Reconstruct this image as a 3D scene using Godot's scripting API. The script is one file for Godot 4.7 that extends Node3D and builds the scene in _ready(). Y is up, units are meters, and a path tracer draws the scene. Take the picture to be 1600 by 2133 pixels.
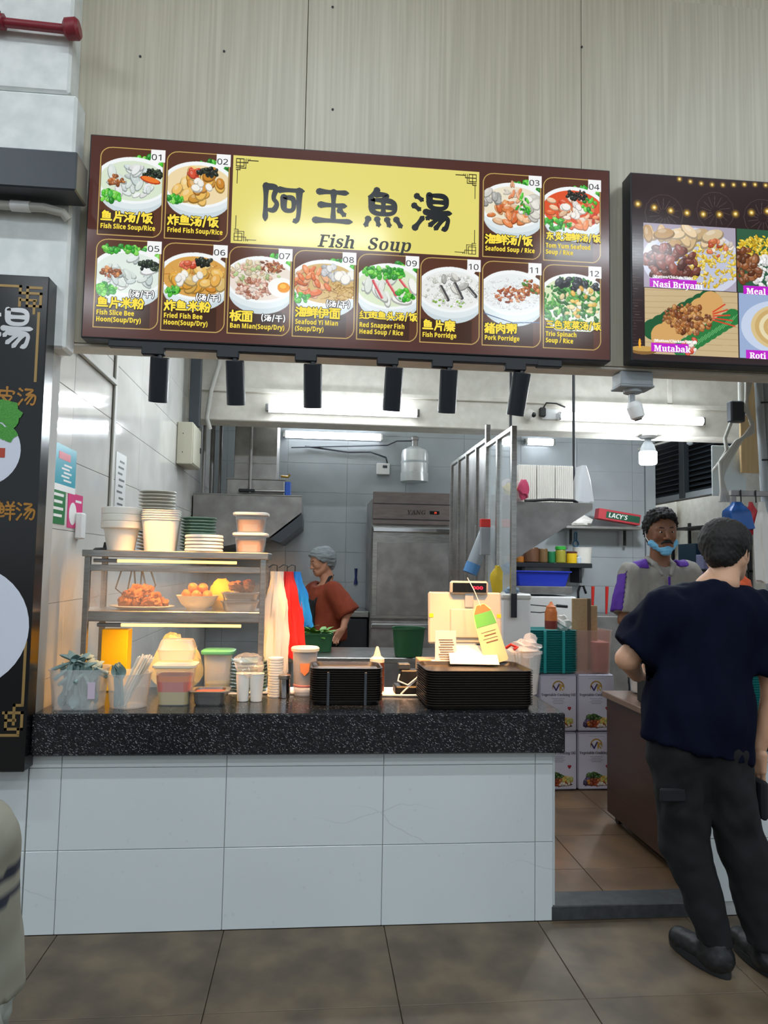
extends Node3D

# ---------- mesh builder ----------
class B:
	var v := PackedVector3Array()
	var c := PackedColorArray()
	var t := Transform3D()
	var col := Color.WHITE
	var coloured := false
	func tri(p: Vector3, q: Vector3, r: Vector3) -> void:
		v.append(t * p); v.append(t * q); v.append(t * r)
		if coloured:
			c.append(col); c.append(col); c.append(col)
	func quad(p: Vector3, q: Vector3, r: Vector3, s: Vector3) -> void:
		tri(p, q, r); tri(p, r, s)
	func orient(from: int) -> void:
		var mid := Vector3.ZERO
		for i in range(from, v.size()):
			mid += v[i]
		mid /= maxf(1.0, v.size() - from)
		var vol := 0.0
		for i in range(from, v.size(), 3):
			vol += (v[i] - mid).dot((v[i + 2] - mid).cross(v[i + 1] - mid))
		if vol < 0.0:
			for i in range(from, v.size(), 3):
				var k := v[i + 1]
				v[i + 1] = v[i + 2]
				v[i + 2] = k
	func loft(rings: Array, cap0 := true, cap1 := true) -> B:
		var from := v.size()
		for i in rings.size() - 1:
			var a: PackedVector3Array = rings[i]
			var b: PackedVector3Array = rings[i + 1]
			var n := a.size()
			for j in n:
				quad(a[j], a[(j + 1) % n], b[(j + 1) % n], b[j])
		for k in 2:
			if (k == 0 and cap0) or (k == 1 and cap1):
				var g: PackedVector3Array = rings[0] if k == 0 else rings[-1]
				var mid := Vector3.ZERO
				for p in g:
					mid += p
				mid /= g.size()
				for j in g.size():
					if k == 0:
						tri(mid, g[(j + 1) % g.size()], g[j])
					else:
						tri(mid, g[j], g[(j + 1) % g.size()])
		orient(from)
		return self
	static func rr(y: float, w: float, d: float, r: float, n := 4, cx := 0.0, cz := 0.0) -> PackedVector3Array:
		var out := PackedVector3Array()
		for k in 4:
			var sx := [1.0, -1.0, -1.0, 1.0][k] as float
			var sz := [1.0, 1.0, -1.0, -1.0][k] as float
			for i in n + 1:
				var a := (k + float(i) / n) * PI / 2
				out.append(Vector3(cx + sx * (w / 2 - r) + r * cos(a), y, cz + sz * (d / 2 - r) + r * sin(a)))
		return out
	static func circ(y: float, rx: float, rz: float, n := 20, cx := 0.0, cz := 0.0) -> PackedVector3Array:
		var out := PackedVector3Array()
		for i in n:
			var a := TAU * i / n
			out.append(Vector3(cx + rx * cos(a), y, cz + rz * sin(a)))
		return out
	func lathe(prof: Array, n := 20, at := Vector3.ZERO) -> B:
		var rings := []
		for p in prof:
			rings.append(circ(at.y + p[1], maxf(p[0], 0.0002), maxf(p[0], 0.0002), n, at.x, at.z))
		return loft(rings)
	func tub(prof: Array, corner := 0.02, at := Vector3.ZERO) -> B:      # prof: [w, d, y]
		var rings := []
		for p in prof:
			rings.append(rr(at.y + p[2], p[0], p[1], minf(corner, minf(p[0], p[1]) * 0.49), 3, at.x, at.z))
		return loft(rings)
	func box(at: Vector3, s: Vector3, bev := 0.0) -> B:
		var from := v.size()
		var h := s / 2
		var e := minf(bev, minf(h.x, minf(h.y, h.z)) * 0.9)
		if e <= 0.0:
			for ax in 3:
				for sg in [-1.0, 1.0]:
					var n := Vector3.ZERO
					n[ax] = sg
					var u := Vector3.ZERO
					u[(ax + 1) % 3] = 1.0
					var w := n.cross(u)
					var o: Vector3 = at + n * h
					var U: Vector3 = u * h
					var W: Vector3 = w * h
					quad(o - U - W, o - U + W, o + U + W, o + U - W)
		else:
			rings_box(at, h, e)
			return self
		orient(from)
		return self
	func rings_box(at: Vector3, h: Vector3, e: float) -> void:
		var rings := []
		for p in [[-h.y, e], [-h.y + e, 0.0], [h.y - e, 0.0], [h.y, e]]:
			var y: float = p[0]
			var i: float = p[1]
			var a := h.x - i
			var b := h.z - i
			var k := maxf(e - i, 0.0001) if i < e else 0.0001
			rings.append(PackedVector3Array([at + Vector3(a, y, b - k), at + Vector3(a - k, y, b), at + Vector3(-a + k, y, b), at + Vector3(-a, y, b - k), at + Vector3(-a, y, -b + k), at + Vector3(-a + k, y, -b), at + Vector3(a - k, y, -b), at + Vector3(a, y, -b + k)]))
		loft(rings)
	func prism(poly: PackedVector2Array, z0: float, z1: float) -> B:
		var from := v.size()
		var ix := Geometry2D.triangulate_polygon(poly)
		for z in [z0, z1]:
			for i in range(0, ix.size(), 3):
				var p := poly[ix[i]]
				var q := poly[ix[i + 1]]
				var r := poly[ix[i + 2]]
				var cw := (q - p).cross(r - p) < 0
				var front: bool = z == maxf(z0, z1)
				if cw == front:
					tri(Vector3(p.x, p.y, z), Vector3(q.x, q.y, z), Vector3(r.x, r.y, z))
				else:
					tri(Vector3(p.x, p.y, z), Vector3(r.x, r.y, z), Vector3(q.x, q.y, z))
		var n := poly.size()
		for i in n:
			var p := poly[i]
			var q := poly[(i + 1) % n]
			quad(Vector3(p.x, p.y, z0), Vector3(q.x, q.y, z0), Vector3(q.x, q.y, z1), Vector3(p.x, p.y, z1))
		# sides: orient against the polygon's direction
		var area := 0.0
		for i in n:
			area += poly[i].cross(poly[(i + 1) % n])
		if (area > 0) == (z1 > z0):
			for i in range(v.size() - n * 6, v.size(), 3):
				var k := v[i + 1]
				v[i + 1] = v[i + 2]
				v[i + 2] = k
		orient(from)
		return self
	func tube(pts: Array, r, n := 8) -> B:
		var rings := []
		var up := Vector3.UP
		for i in pts.size():
			var p: Vector3 = pts[i]
			var d: Vector3 = (pts[mini(i + 1, pts.size() - 1)] - pts[maxi(i - 1, 0)])
			d = d.normalized()
			if absf(d.dot(up)) > 0.95:
				up = Vector3.RIGHT if absf(d.x) < 0.9 else Vector3.BACK
			var s := d.cross(up).normalized()
			up = s.cross(d).normalized()
			var ring := PackedVector3Array()
			var rad: float = r[i] if r is Array else r
			for j in n:
				var a := TAU * j / n
				ring.append(p + (s * cos(a) + up * sin(a)) * rad)
			rings.append(ring)
		return loft(rings)
	func blob(at: Vector3, rad: Vector3, rough := 0.0, seed_ := 1, n := 10) -> B:
		var rings := []
		var rng := RandomNumberGenerator.new()
		rng.seed = seed_
		for i in n + 1:
			var a := PI * i / n
			var ring := PackedVector3Array()
			for j in n + 2:
				var q := TAU * j / (n + 2)
				var k := 1.0 + (rng.randf() - 0.5) * rough
				ring.append(at + Vector3(sin(a) * cos(q), -cos(a), sin(a) * sin(q)) * rad * k if i > 0 and i < n else at + Vector3(0, -cos(a) * rad.y, 0) + Vector3(cos(q), 0, sin(q)) * 0.0003)
			rings.append(ring)
		return loft(rings)
	func mesh(angle := 38.0) -> ArrayMesh:
		var lim := cos(deg_to_rad(angle))
		var fn := PackedVector3Array()
		var at := {}
		fn.resize(v.size() / 3)
		for i in v.size() / 3:
			var k := (v[i * 3 + 2] - v[i * 3]).cross(v[i * 3 + 1] - v[i * 3])
			fn[i] = k
			if k.length_squared() < 1e-18:
				continue
			for j in 3:
				var key := Vector3i((v[i * 3 + j] * 20000.0).round())
				if at.has(key):
					at[key].append(i)
				else:
					at[key] = [i]
		var nn := PackedVector3Array()
		nn.resize(v.size())
		for i in v.size():
			var own := fn[i / 3]
			var ol := own.length()
			var sum := Vector3.ZERO
			var key := Vector3i((v[i] * 20000.0).round())
			if at.has(key) and ol > 1e-9:
				for f in at[key]:
					var g: Vector3 = fn[f]
					if g.dot(own) > lim * ol * g.length():
						sum += g
			nn[i] = sum.normalized() if sum.length_squared() > 1e-20 else (own / ol if ol > 1e-9 else Vector3.UP)
		var arr := []
		arr.resize(Mesh.ARRAY_MAX)
		arr[Mesh.ARRAY_VERTEX] = v
		arr[Mesh.ARRAY_NORMAL] = nn
		if coloured:
			arr[Mesh.ARRAY_COLOR] = c
		var m := ArrayMesh.new()
		m.add_surface_from_arrays(Mesh.PRIMITIVE_TRIANGLES, arr)
		return m

# ---------- scene helpers ----------
var M := {}
var rng := RandomNumberGenerator.new()
var used := {}

func numbered(called: String) -> String:
	if not used.has(called):
		used[called] = 0
		return called
	used[called] += 1
	return "%s_%03d" % [called, used[called]]

func V(x: float, y: float, z: float) -> Vector3:
	return Vector3(x, y, z)

func mat(hex: String, rough := 0.6, metal := 0.0, more := {}) -> StandardMaterial3D:
	var m := StandardMaterial3D.new()
	m.albedo_color = Color.html(hex)
	m.roughness = rough
	m.metallic = metal
	for k in more:
		m.set(k, more[k])
	return m

func clear(hex: String, alpha: float, rough := 0.08) -> StandardMaterial3D:
	var m := mat(hex, rough)
	m.albedo_color.a = alpha
	m.transparency = BaseMaterial3D.TRANSPARENCY_ALPHA
	return m

func glow(hex: String, energy := 1.0, rough := 0.4) -> StandardMaterial3D:
	var m := mat(hex, rough)
	m.emission_enabled = true
	m.emission = Color.html(hex)
	m.emission_energy_multiplier = energy
	return m

func noisy(hex: String, hex2: String, freq: float, rough := 0.7, scale := Vector3.ONE, octaves := 4, contrast := 1.0) -> StandardMaterial3D:
	var m := mat("ffffff", rough)
	var nt := NoiseTexture2D.new()
	var fl := FastNoiseLite.new()
	fl.frequency = freq
	fl.fractal_octaves = octaves
	fl.seed = 7
	nt.noise = fl
	nt.width = 512
	nt.height = 512
	nt.seamless = true
	var g := Gradient.new()
	g.set_color(0, Color.html(hex))
	g.set_color(1, Color.html(hex2))
	g.set_offset(0, 0.5 - 0.5 * contrast)
	g.set_offset(1, 0.5 + 0.5 * contrast)
	nt.color_ramp = g
	m.albedo_texture = nt
	m.uv1_triplanar = true
	m.uv1_world_triplanar = true
	m.uv1_scale = scale
	return m

func tri_tex(img: Image, rough: float, scale: Vector3, metal := 0.0) -> StandardMaterial3D:
	var m := mat("ffffff", rough, metal)
	m.albedo_texture = ImageTexture.create_from_image(img)
	m.uv1_triplanar = true
	m.uv1_world_triplanar = true
	m.uv1_scale = scale
	return m

func node(called: String, mesh: Mesh, m: Material, parent: Node, at := Transform3D()) -> MeshInstance3D:
	var o := MeshInstance3D.new()
	o.name = called
	o.mesh = mesh
	if m:
		o.material_override = m
	o.transform = at
	parent.add_child(o, true)
	return o

func tag(o: Node, label: String, category: String, group := "") -> void:
	o.set_meta("label", label)
	o.set_meta("category", category)
	if group:
		o.set_meta("group", group)

func thing(called: String, label: String, category: String, at := Vector3.ZERO, turn := 0.0, group := "") -> Node3D:
	var o := Node3D.new()
	o.name = numbered(called)
	add_child(o)
	o.position = at
	o.rotation.y = turn
	tag(o, label, category, group)
	return o

func part(parent: Node, called: String, b: B, m: Material, angle := 38.0) -> MeshInstance3D:
	return node(called, b.mesh(angle), m, parent)

func one(called: String, b: B, m: Material, label: String, category: String, at := Vector3.ZERO, turn := 0.0, group := "") -> MeshInstance3D:
	var o := node(numbered(called), b.mesh(), m, self)
	o.position = at
	o.rotation.y = turn
	tag(o, label, category, group)
	return o

func struct(called: String, b: B, m: Material) -> MeshInstance3D:
	var o := node(numbered(called), b.mesh(), m, self)
	o.set_meta("kind", "structure")
	return o

func bb() -> B:
	return B.new()

var font_sans: SystemFont
var font_bold: SystemFont
var font_serif: SystemFont
func text(parent: Node, s: String, at: Vector3, height: float, m: Material, font: Font = null, align := 0, shear := 0.0, called := "lettering", squeeze := 1.0) -> MeshInstance3D:
	var tm := TextMesh.new()
	tm.font = font if font else font_bold
	tm.font_size = 48
	tm.pixel_size = height / 34.0        # cap height is about 0.71 of the font size
	tm.depth = 0.002
	tm.curve_step = 2.0
	tm.horizontal_alignment = [HORIZONTAL_ALIGNMENT_LEFT, HORIZONTAL_ALIGNMENT_CENTER, HORIZONTAL_ALIGNMENT_RIGHT][align]
	tm.text = s
	var o := node(called, tm, m, parent)
	o.transform = Transform3D(Basis(Vector3(squeeze, 0, 0), Vector3(shear, 1, 0), Vector3(0, 0, 1)), at)
	return o

const CJK := {
	"鱼": "35 5 18 25,32 14 62 14 52 26,22 28 22 62 78 62 78 28 22 28,50 28 50 62,22 45 78 45,8 82 92 82",
	"片": "32 8 32 50 15 92,32 38 88 38,58 8 58 38,34 60 70 60 70 95",
	"汤": "12 12 26 22,6 36 20 46,8 90 28 62,40 14 82 14 46 40,46 40 90 40 84 82 74 90 66 84,62 42 38 70,76 42 48 88",
	"湯": "12 12 26 22,6 36 20 46,8 90 28 62,42 8 42 40 84 40 84 8 42 8,42 24 84 24,34 50 95 50,48 52 36 68,48 60 90 60 84 88 74 92,66 62 42 84,78 62 56 92",
	"饭": "22 6 8 34,18 20 42 20 36 32,24 34 24 84 42 70,86 10 54 18 54 50 44 92,56 38 88 38 76 64 54 92,60 50 74 72 94 92",
	"炸": "10 30 16 46,46 24 38 40,28 8 28 50 8 92,30 56 44 84,62 6 50 34,56 24 96 24,68 24 68 94,68 46 92 46,68 68 92 68",
	"海": "12 12 26 22,6 36 20 46,8 90 28 62,50 6 38 26,46 18 92 18,48 32 42 84 84 84 90 32 48 32,34 58 98 58,62 40 70 50,60 64 68 74",
	"鲜": "20 6 8 24,16 14 36 14 30 24,10 26 10 60 44 60 44 26 10 26,27 26 27 60,10 43 44 43,4 82 48 74,60 8 66 22,88 8 80 22,54 26 96 26,56 44 94 44,52 64 98 64,75 26 75 96",
	"东": "14 18 86 18,46 4 26 46 84 46,54 30 54 92 44 86,32 58 16 82,70 58 88 80",
	"炎": "28 8 34 22,72 6 62 22,50 2 50 24 24 46,50 26 76 44,28 54 34 68,72 52 62 68,50 48 50 70 14 96,50 70 88 94",
	"米": "24 14 36 32,78 12 64 32,8 44 92 44,50 6 50 96,48 46 12 82,52 46 90 82",
	"粉": "8 20 16 34,42 16 34 34,4 44 46 44,25 8 25 94,24 46 6 76,27 48 44 68,66 12 50 46,76 10 94 42,58 52 88 52 82 88 70 90,70 54 50 92",
	"板": "4 30 44 30,24 6 24 94,24 34 6 66,26 38 42 56,90 10 56 18 56 50 46 92,58 38 90 38 78 64 56 92,60 50 74 72 96 92",
	"面": "6 12 94 12,50 12 42 30,14 30 14 92 86 92 86 30 14 30,38 30 38 90,62 30 62 90,38 50 62 50,38 70 62 70",
	"伊": "28 6 8 48,20 34 20 94,40 22 84 22 84 66 38 66,34 44 96 44,58 22 58 62 38 94",
	"红": "30 8 10 34 32 34 8 62 38 56,6 86 42 76,50 20 92 20,71 20 71 84,46 84 98 84",
	"斑": "4 18 34 18,6 46 32 46,2 78 34 70,19 18 19 74,50 8 54 20,40 28 64 28,60 34 42 74,42 36 62 74,68 18 98 18,70 46 96 46,66 78 98 78,83 18 83 78",
	"头": "30 10 44 24,18 30 34 44,8 58 94 58,56 6 56 56 10 94,58 68 86 92",
	"糜": "50 2 54 12,14 16 92 16,14 16 12 60 4 92,22 34 50 34,36 22 36 54,34 36 22 52,38 36 50 50,56 34 92 34,74 22 74 54,72 36 58 52,76 36 92 50,34 58 42 66,78 56 70 66,20 72 92 72,56 56 56 98,54 74 28 94,58 74 88 94",
	"猪": "34 8 8 38,14 14 34 44 32 88 22 84,32 42 6 70,34 58 10 90,46 20 84 20,64 6 64 40,40 40 96 40,90 10 44 66,54 58 54 94 86 94 86 58 54 58,54 76 86 76",
	"肉": "14 22 14 94,14 22 86 22 86 88 76 92,50 6 44 30 26 48,48 30 72 48,48 50 26 74,50 54 74 76",
	"粥": "8 12 26 12 26 30 8 30 8 46 26 46 22 82 14 84,74 12 92 12 92 30 74 30 74 46 92 46 88 82 80 84,38 14 44 26,62 14 56 26,32 36 70 36,50 6 50 92,49 38 34 66,51 38 68 66",
	"三": "16 16 84 16,22 48 78 48,8 84 92 84",
	"色": "38 4 16 32,32 16 66 16 56 32,20 34 20 82 30 92 86 92 90 74,20 34 80 34 80 60 20 60,50 34 50 60",
	"苋": "8 18 92 18,34 6 34 28,66 6 66 28,26 36 26 68,26 36 74 36 74 68,50 42 48 62 14 94,58 60 58 88 90 88 90 76",
	"菜": "8 14 92 14,34 4 34 24,66 4 66 24,80 28 20 36,22 42 30 54,46 40 52 52,78 38 66 54,8 62 92 62,50 52 50 98,48 64 12 90,52 64 90 90",
	"干": "18 16 82 16,6 48 94 48,50 16 50 96",
	"阿": "10 10 10 94,10 12 36 12 26 40 38 52 30 70 14 68,42 18 98 18,52 36 52 68 76 68 76 36 52 36,88 18 88 88 76 94",
	"玉": "16 16 84 16,20 48 80 48,8 86 94 86,50 16 50 86,66 60 78 72",
	"魚": "34 4 16 26,32 14 62 14 50 26,22 28 22 62 78 62 78 28 22 28,50 28 50 62,22 45 78 45,14 76 8 94,36 76 40 92,60 76 66 92,82 74 94 92",
	"皮": "18 24 16 60 6 94,18 24 88 24 82 40,52 6 52 44,22 48 80 48 64 74 20 96,34 56 60 80 94 94",
	"/": "66 6 34 96",
	"(": "60 2 44 26 40 50 44 74 60 98",
	")": "40 2 56 26 60 50 56 74 40 98",
}

func brush(k: float, taper: float) -> float:
	return 1.0 + taper * (0.35 * cos(k * TAU) * (1.0 - k) - 0.75 * smoothstep(0.72, 1.0, k) + 0.1 * sin(k * 9.0))

# strokes of a Chinese character as flat print, brush-like when taper > 0
func han(parent: Node, s: String, at: Vector3, size: float, width: float, m: Material, adv := 1.0, taper := 0.0, called := "lettering", narrow := {}) -> MeshInstance3D:
	var b := bb()
	var x := 0.0
	var lift := 0.0
	for ch in s:
		var sc := size / 100.0
		var wide := 0.45 if ch in "/()" else 1.0
		for stroke in (CJK[ch] as String).split(","):
			var f := stroke.split_floats(" ")
			var pts := []
			for i in range(0, f.size(), 2):
				pts.append(V(x + ((f[i] - 50) * (1.0 if wide == 1.0 else 0.6) + 50 * wide) * sc, (50 - f[i + 1]) * sc, 0))
			if taper > 0:                      # a brush turns softly: round the corners, then divide finely
				for pass_ in 3:
					var soft := [pts[0]]
					for i in pts.size() - 1:
						soft.append(pts[i].lerp(pts[i + 1], 0.22))
						soft.append(pts[i].lerp(pts[i + 1], 0.78))
					soft.append(pts[-1])
					pts = soft
			# one ribbon for each stroke, each a hair above the one before
			lift += 0.00006
			var n := pts.size()
			var left := []
			var right := []
			for i in n:
				var p: Vector3 = pts[i] + V(0, 0, lift)
				var d0: Vector3 = (pts[i] - pts[maxi(i - 1, 0)]).normalized()
				var d1: Vector3 = (pts[mini(i + 1, n - 1)] - pts[i]).normalized()
				var d := (d0 + d1).normalized()
				var wide_k := 1.0 / maxf(0.66, d.dot(d1 if i < n - 1 else d0))
				var w0 := width * 0.5 * brush(float(i) / maxi(1, n - 1), taper) * wide_k
				var side := V(-d.y, d.x, 0)
				left.append(p + side * w0)
				right.append(p - side * w0)
				if i == 0 or i == n - 1:          # rounded ends
					var along := -d1 if i == 0 else d0
					var s0 := V(-along.y, along.x, 0)
					for j in 4:
						var a := -PI / 2 + PI * j / 4
						var a2 := -PI / 2 + PI * (j + 1) / 4
						b.tri(p, p + (along * cos(a2) + s0 * sin(a2)) * w0, p + (along * cos(a) + s0 * sin(a)) * w0)
			for i in n - 1:
				b.quad(left[i], left[i + 1], right[i + 1], right[i])
		x += size * adv * wide
	var o := part(parent, called, b, m)
	o.position = at
	return o

# ---------- textures ----------
func streak_image(base: Color, other: Color, w: int, h: int, fx: float, fy: float, sd: int) -> Image:
	var img := Image.create(w, h, false, Image.FORMAT_RGB8)
	var n := FastNoiseLite.new()
	n.seed = sd
	n.frequency = 1.0
	n.fractal_octaves = 2
	for y in h:
		for x in w:
			var a := TAU * x / w
			var k := n.get_noise_3d(cos(a) * w * fx / TAU, sin(a) * w * fx / TAU, y * fy)
			img.set_pixel(x, y, base.lerp(other, clampf(k + 0.5, 0, 1)))
	return img

func granite_image() -> Image:
	var img := Image.create(1024, 1024, false, Image.FORMAT_RGB8)
	img.fill(Color8(21, 23, 26))
	var r := RandomNumberGenerator.new()
	r.seed = 5
	for i in 9000:
		var s := r.randi_range(2, 9)
		var g := r.randf_range(0.12, 0.22)
		img.fill_rect(Rect2i(r.randi_range(0, 1023), r.randi_range(0, 1023), s, s), Color(g * 0.92, g * 0.98, g * 1.05))
	for i in 3600:
		var x := r.randi_range(0, 1010)
		var y := r.randi_range(0, 1010)
		var l := r.randi_range(2, 10)
		var g := r.randf_range(0.3, 0.85)
		var sl := r.randf_range(-0.2, 1.1)
		for k in l:
			img.fill_rect(Rect2i(x + k, y + int(k * sl), 2, 2), Color(g, g, g))
	return img

func blotch_image(cols: Array, n: int, smin: int, smax: int, sd: int) -> Image:
	var img := Image.create(512, 512, false, Image.FORMAT_RGB8)
	img.fill(cols[0])
	var r := RandomNumberGenerator.new()
	r.seed = sd
	for i in n:
		var s := r.randi_range(smin, smax)
		img.fill_rect(Rect2i(r.randi_range(-8, 511), r.randi_range(-8, 511), s, r.randi_range(smin, smax)), cols[r.randi_range(0, cols.size() - 1)])
	return img

func vein_image(base: Color, vein: Color) -> Image:
	var img := Image.create(1024, 1024, false, Image.FORMAT_RGB8)
	img.fill(base)
	var r := RandomNumberGenerator.new()
	r.seed = 19
	for k in 300:                         # faint clouds of the glaze
		var s := r.randi_range(2, 5)
		img.fill_rect(Rect2i(r.randi_range(0, 1020), r.randi_range(0, 1020), s, s), base.lerp(vein, 0.25))
	for k in 9:
		var x := r.randf_range(0, 1024)
		var y := r.randf_range(0, 1024)
		var a := r.randf_range(-0.5, 0.6)
		for j in 260:
			a += r.randf_range(-0.12, 0.12)
			a = lerpf(a, 0.25, 0.02)
			x += cos(a)
			y += sin(a)
			img.fill_rect(Rect2i(posmod(int(x), 1022), posmod(int(y), 1022), 2, 1), base.lerp(vein, 0.8 * sin(PI * j / 260.0)))
	return img

func make_materials() -> void:
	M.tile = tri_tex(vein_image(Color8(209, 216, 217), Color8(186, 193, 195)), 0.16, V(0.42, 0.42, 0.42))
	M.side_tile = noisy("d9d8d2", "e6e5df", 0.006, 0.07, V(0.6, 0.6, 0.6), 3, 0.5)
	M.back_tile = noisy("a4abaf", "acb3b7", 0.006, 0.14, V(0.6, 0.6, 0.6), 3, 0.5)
	M.grout = mat("b4b6b3", 0.9)
	M.plaster = noisy("dfe4e2", "eef1ef", 0.02, 0.75, V(0.7, 0.7, 0.7), 4, 0.6)
	M.paint = noisy("d8d4c8", "e4e0d5", 0.02, 0.6, V(0.7, 0.7, 0.7), 4, 0.6)
	M.beige = tri_tex(streak_image(Color8(182, 176, 156), Color8(199, 193, 174), 512, 512, 0.11, 0.002, 3), 0.45, V(0.9, 0.9, 0.9))
	M.floor_tile = noisy("4a3f33", "76664f", 0.02, 0.45, V(0.35, 0.35, 0.35), 6, 1.0)
	M.inner_floor = noisy("5c4836", "73583f", 0.012, 0.38, V(0.5, 0.5, 0.5), 5, 0.6)
	M.floor_joint = mat("4d453b", 0.9)
	M.granite = tri_tex(granite_image(), 0.2, V(1.5, 1.5, 1.5))
	M.kerb = noisy("2f3133", "45474a", 0.03, 0.5, V(1, 1, 1))
	M.steel = noisy("9c9b97", "b2b1ad", 0.03, 0.3, V(0.4, 3, 0.4), 3, 0.7)
	M.steel.metallic = 0.9
	M.dull_steel = noisy("8a8886", "a3a19e", 0.012, 0.42, V(0.7, 0.7, 0.7), 4, 0.7)
	M.dull_steel.metallic = 0.75
	M.chrome = mat("c9c9c9", 0.15, 1.0)
	M.dark_metal = mat("23262a", 0.45, 0.2)
	M.black = mat("141516", 0.5)
	M.black_gloss = mat("101113", 0.2)
	M.dark_grey = mat("3b4148", 0.4)
	M.navy_black = mat("1d232b", 0.38)
	M.white = mat("ececea", 0.45)
	M.white_gloss = mat("dcd8d0", 0.25)
	M.foam = mat("f0ece2", 0.55, 0.0, {"backlight_enabled": true, "backlight": Color(0.2, 0.19, 0.17)})
	M.cream = mat("e6dcc3", 0.4)
	M.ivory_box = mat("c9c5b0", 0.5)
	M.grey_plastic = mat("a9b0b4", 0.45)
	M.conduit = mat("c6c5bd", 0.55)
	M.red_pipe = noisy("7b2430", "93303b", 0.05, 0.4, V(4, 4, 4))
	M.brown_panel = noisy("2f1a14", "3e251c", 0.01, 0.33, V(0.5, 3, 0.5))
	M.wood = noisy("caa877", "dcbd8d", 0.01, 0.6, V(4, 0.4, 4))
	M.clear = clear("f4f6f6", 0.14)
	M.clear_tub = clear("eaeeee", 0.24, 0.12)
	M.glass = clear("ffffff", 0.06, 0.02)
	M.teal = mat("12807f", 0.4)
	M.green = mat("175430", 0.45)
	M.blue = mat("2740c8", 0.4)
	M.blue_bag = mat("1f8ee8", 0.35, 0.0, {"backlight_enabled": true, "backlight": Color(0.1, 0.25, 0.4)})
	M.red_bag = mat("d8261f", 0.35, 0.0, {"backlight_enabled": true, "backlight": Color(0.4, 0.08, 0.06)})
	M.white_bag = mat("e9e6df", 0.35, 0.0, {"backlight_enabled": true, "backlight": Color(0.3, 0.3, 0.28)})
	M.tray = mat("221e1b", 0.3)
	M.tray_top = noisy("221d19", "2b2520", 0.05, 0.35, V(3, 3, 3))
	M.cutlery = mat("8fa9a6", 0.35)
	M.plate = mat("d8d4c8", 0.3)
	M.green_plate = mat("7f9c8b", 0.3)
	M.kraft = noisy("a98d68", "b99c76", 0.04, 0.8, V(2, 2, 2))
	M.paper = mat("f3eee0", 0.7)
	M.yellow = mat("f2c713", 0.5)
	M.orange = mat("e8602a", 0.4)
	M.red = mat("cc2a22", 0.4)
	M.pink = mat("e68c83", 0.45)
	M.tube_glow = glow("f2f8ff", 10.0)
	M.warm_glow = glow("ffd27a", 2.2)
	M.skin_a = mat("c79a7c", 0.55, 0.0, {"subsurf_scatter_enabled": true, "subsurf_scatter_strength": 0.05})
	M.skin_b = mat("7c5138", 0.5)
	M.skin_c = mat("b98468", 0.55)
	M.egg = mat("c8713a", 0.45)
	M.stick = mat("d9b483", 0.6)
	M.hair = mat("0d0b0a", 0.72)

func make_camera_and_light() -> void:
	var cam := Camera3D.new()
	cam.name = "camera"
	cam.transform = Transform3D(Basis(Vector3(0.99529, 0.01741, 0.09535), Vector3(-0.02420, 0.99721, 0.07057), Vector3(-0.09386, -0.07254, 0.99294)), Vector3(0, 1.55, 3.2725))
	cam.fov = 69.77
	cam.far = 200.0
	add_child(cam)
	cam.current = true
	var we := WorldEnvironment.new()
	we.name = "surroundings"
	var e := Environment.new()
	var sky := Sky.new()
	var sm := ProceduralSkyMaterial.new()
	sm.sky_top_color = Color(0.72, 0.78, 0.84)
	sm.sky_horizon_color = Color(0.84, 0.88, 0.90)
	sm.ground_bottom_color = Color(0.45, 0.45, 0.44)
	sm.ground_horizon_color = Color(0.6, 0.6, 0.6)
	sky.sky_material = sm
	e.background_mode = Environment.BG_SKY
	e.sky = sky
	e.background_energy_multiplier = SKY_ENERGY
	e.tonemap_mode = Environment.TONE_MAPPER_LINEAR
	e.tonemap_exposure = 1.0
	e.sdfgi_enabled = true
	e.ssao_enabled = true
	e.ssil_enabled = true
	we.environment = e
	add_child(we)

const SKY_ENERGY := 1.1
const HALL_TUBE := 3.5
const STALL_TUBE := 4.5
const CEILING_TUBE := 2.6
const SPOT := 2.7

# a tube fitting: housing, two end caps, glowing tube and the light it gives (towards: the way its face looks)
func tube_light(called: String, label: String, at: Vector3, length: float, basis: Basis, energy: float, r := 0.04, group := "", glow_m: Material = null, count := 1) -> Node3D:
	var t := thing(called, label, "light fitting", at, 0.0, group)
	t.basis = basis                       # local x along the tube, local z out of the mounting face
	part(t, "housing", bb().box(V(0, 0, -0.025), V(length, 0.06 + 0.05 * (count - 1), 0.05), 0.006), M.white)
	for k in count:
		var y := (k - (count - 1) * 0.5) * 0.06
		for s in [-1, 1]:
			part(t, "end_cap", bb().box(V(s * (length * 0.5 + 0.012), y, 0.005), V(0.035, 0.075, 0.09), 0.006), M.chrome if count == 1 else M.white)
		part(t, "tube", bb().tube([V(-length / 2, y, 0.03), V(length / 2, y, 0.03)], r, 12), glow_m if glow_m else M.tube_glow)
	var l := AreaLight3D.new()
	l.name = "tube_light"
	l.area_size = Vector2(length, 0.08)
	l.light_energy = energy
	l.light_color = Color(0.93, 0.97, 1.0)
	l.shadow_enabled = true
	l.position = V(0, 0, 0.06)
	l.basis = Basis(Vector3.RIGHT, PI)     # area lights shine along their -z
	l.area_range = 20.0
	t.add_child(l)
	return t

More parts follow.
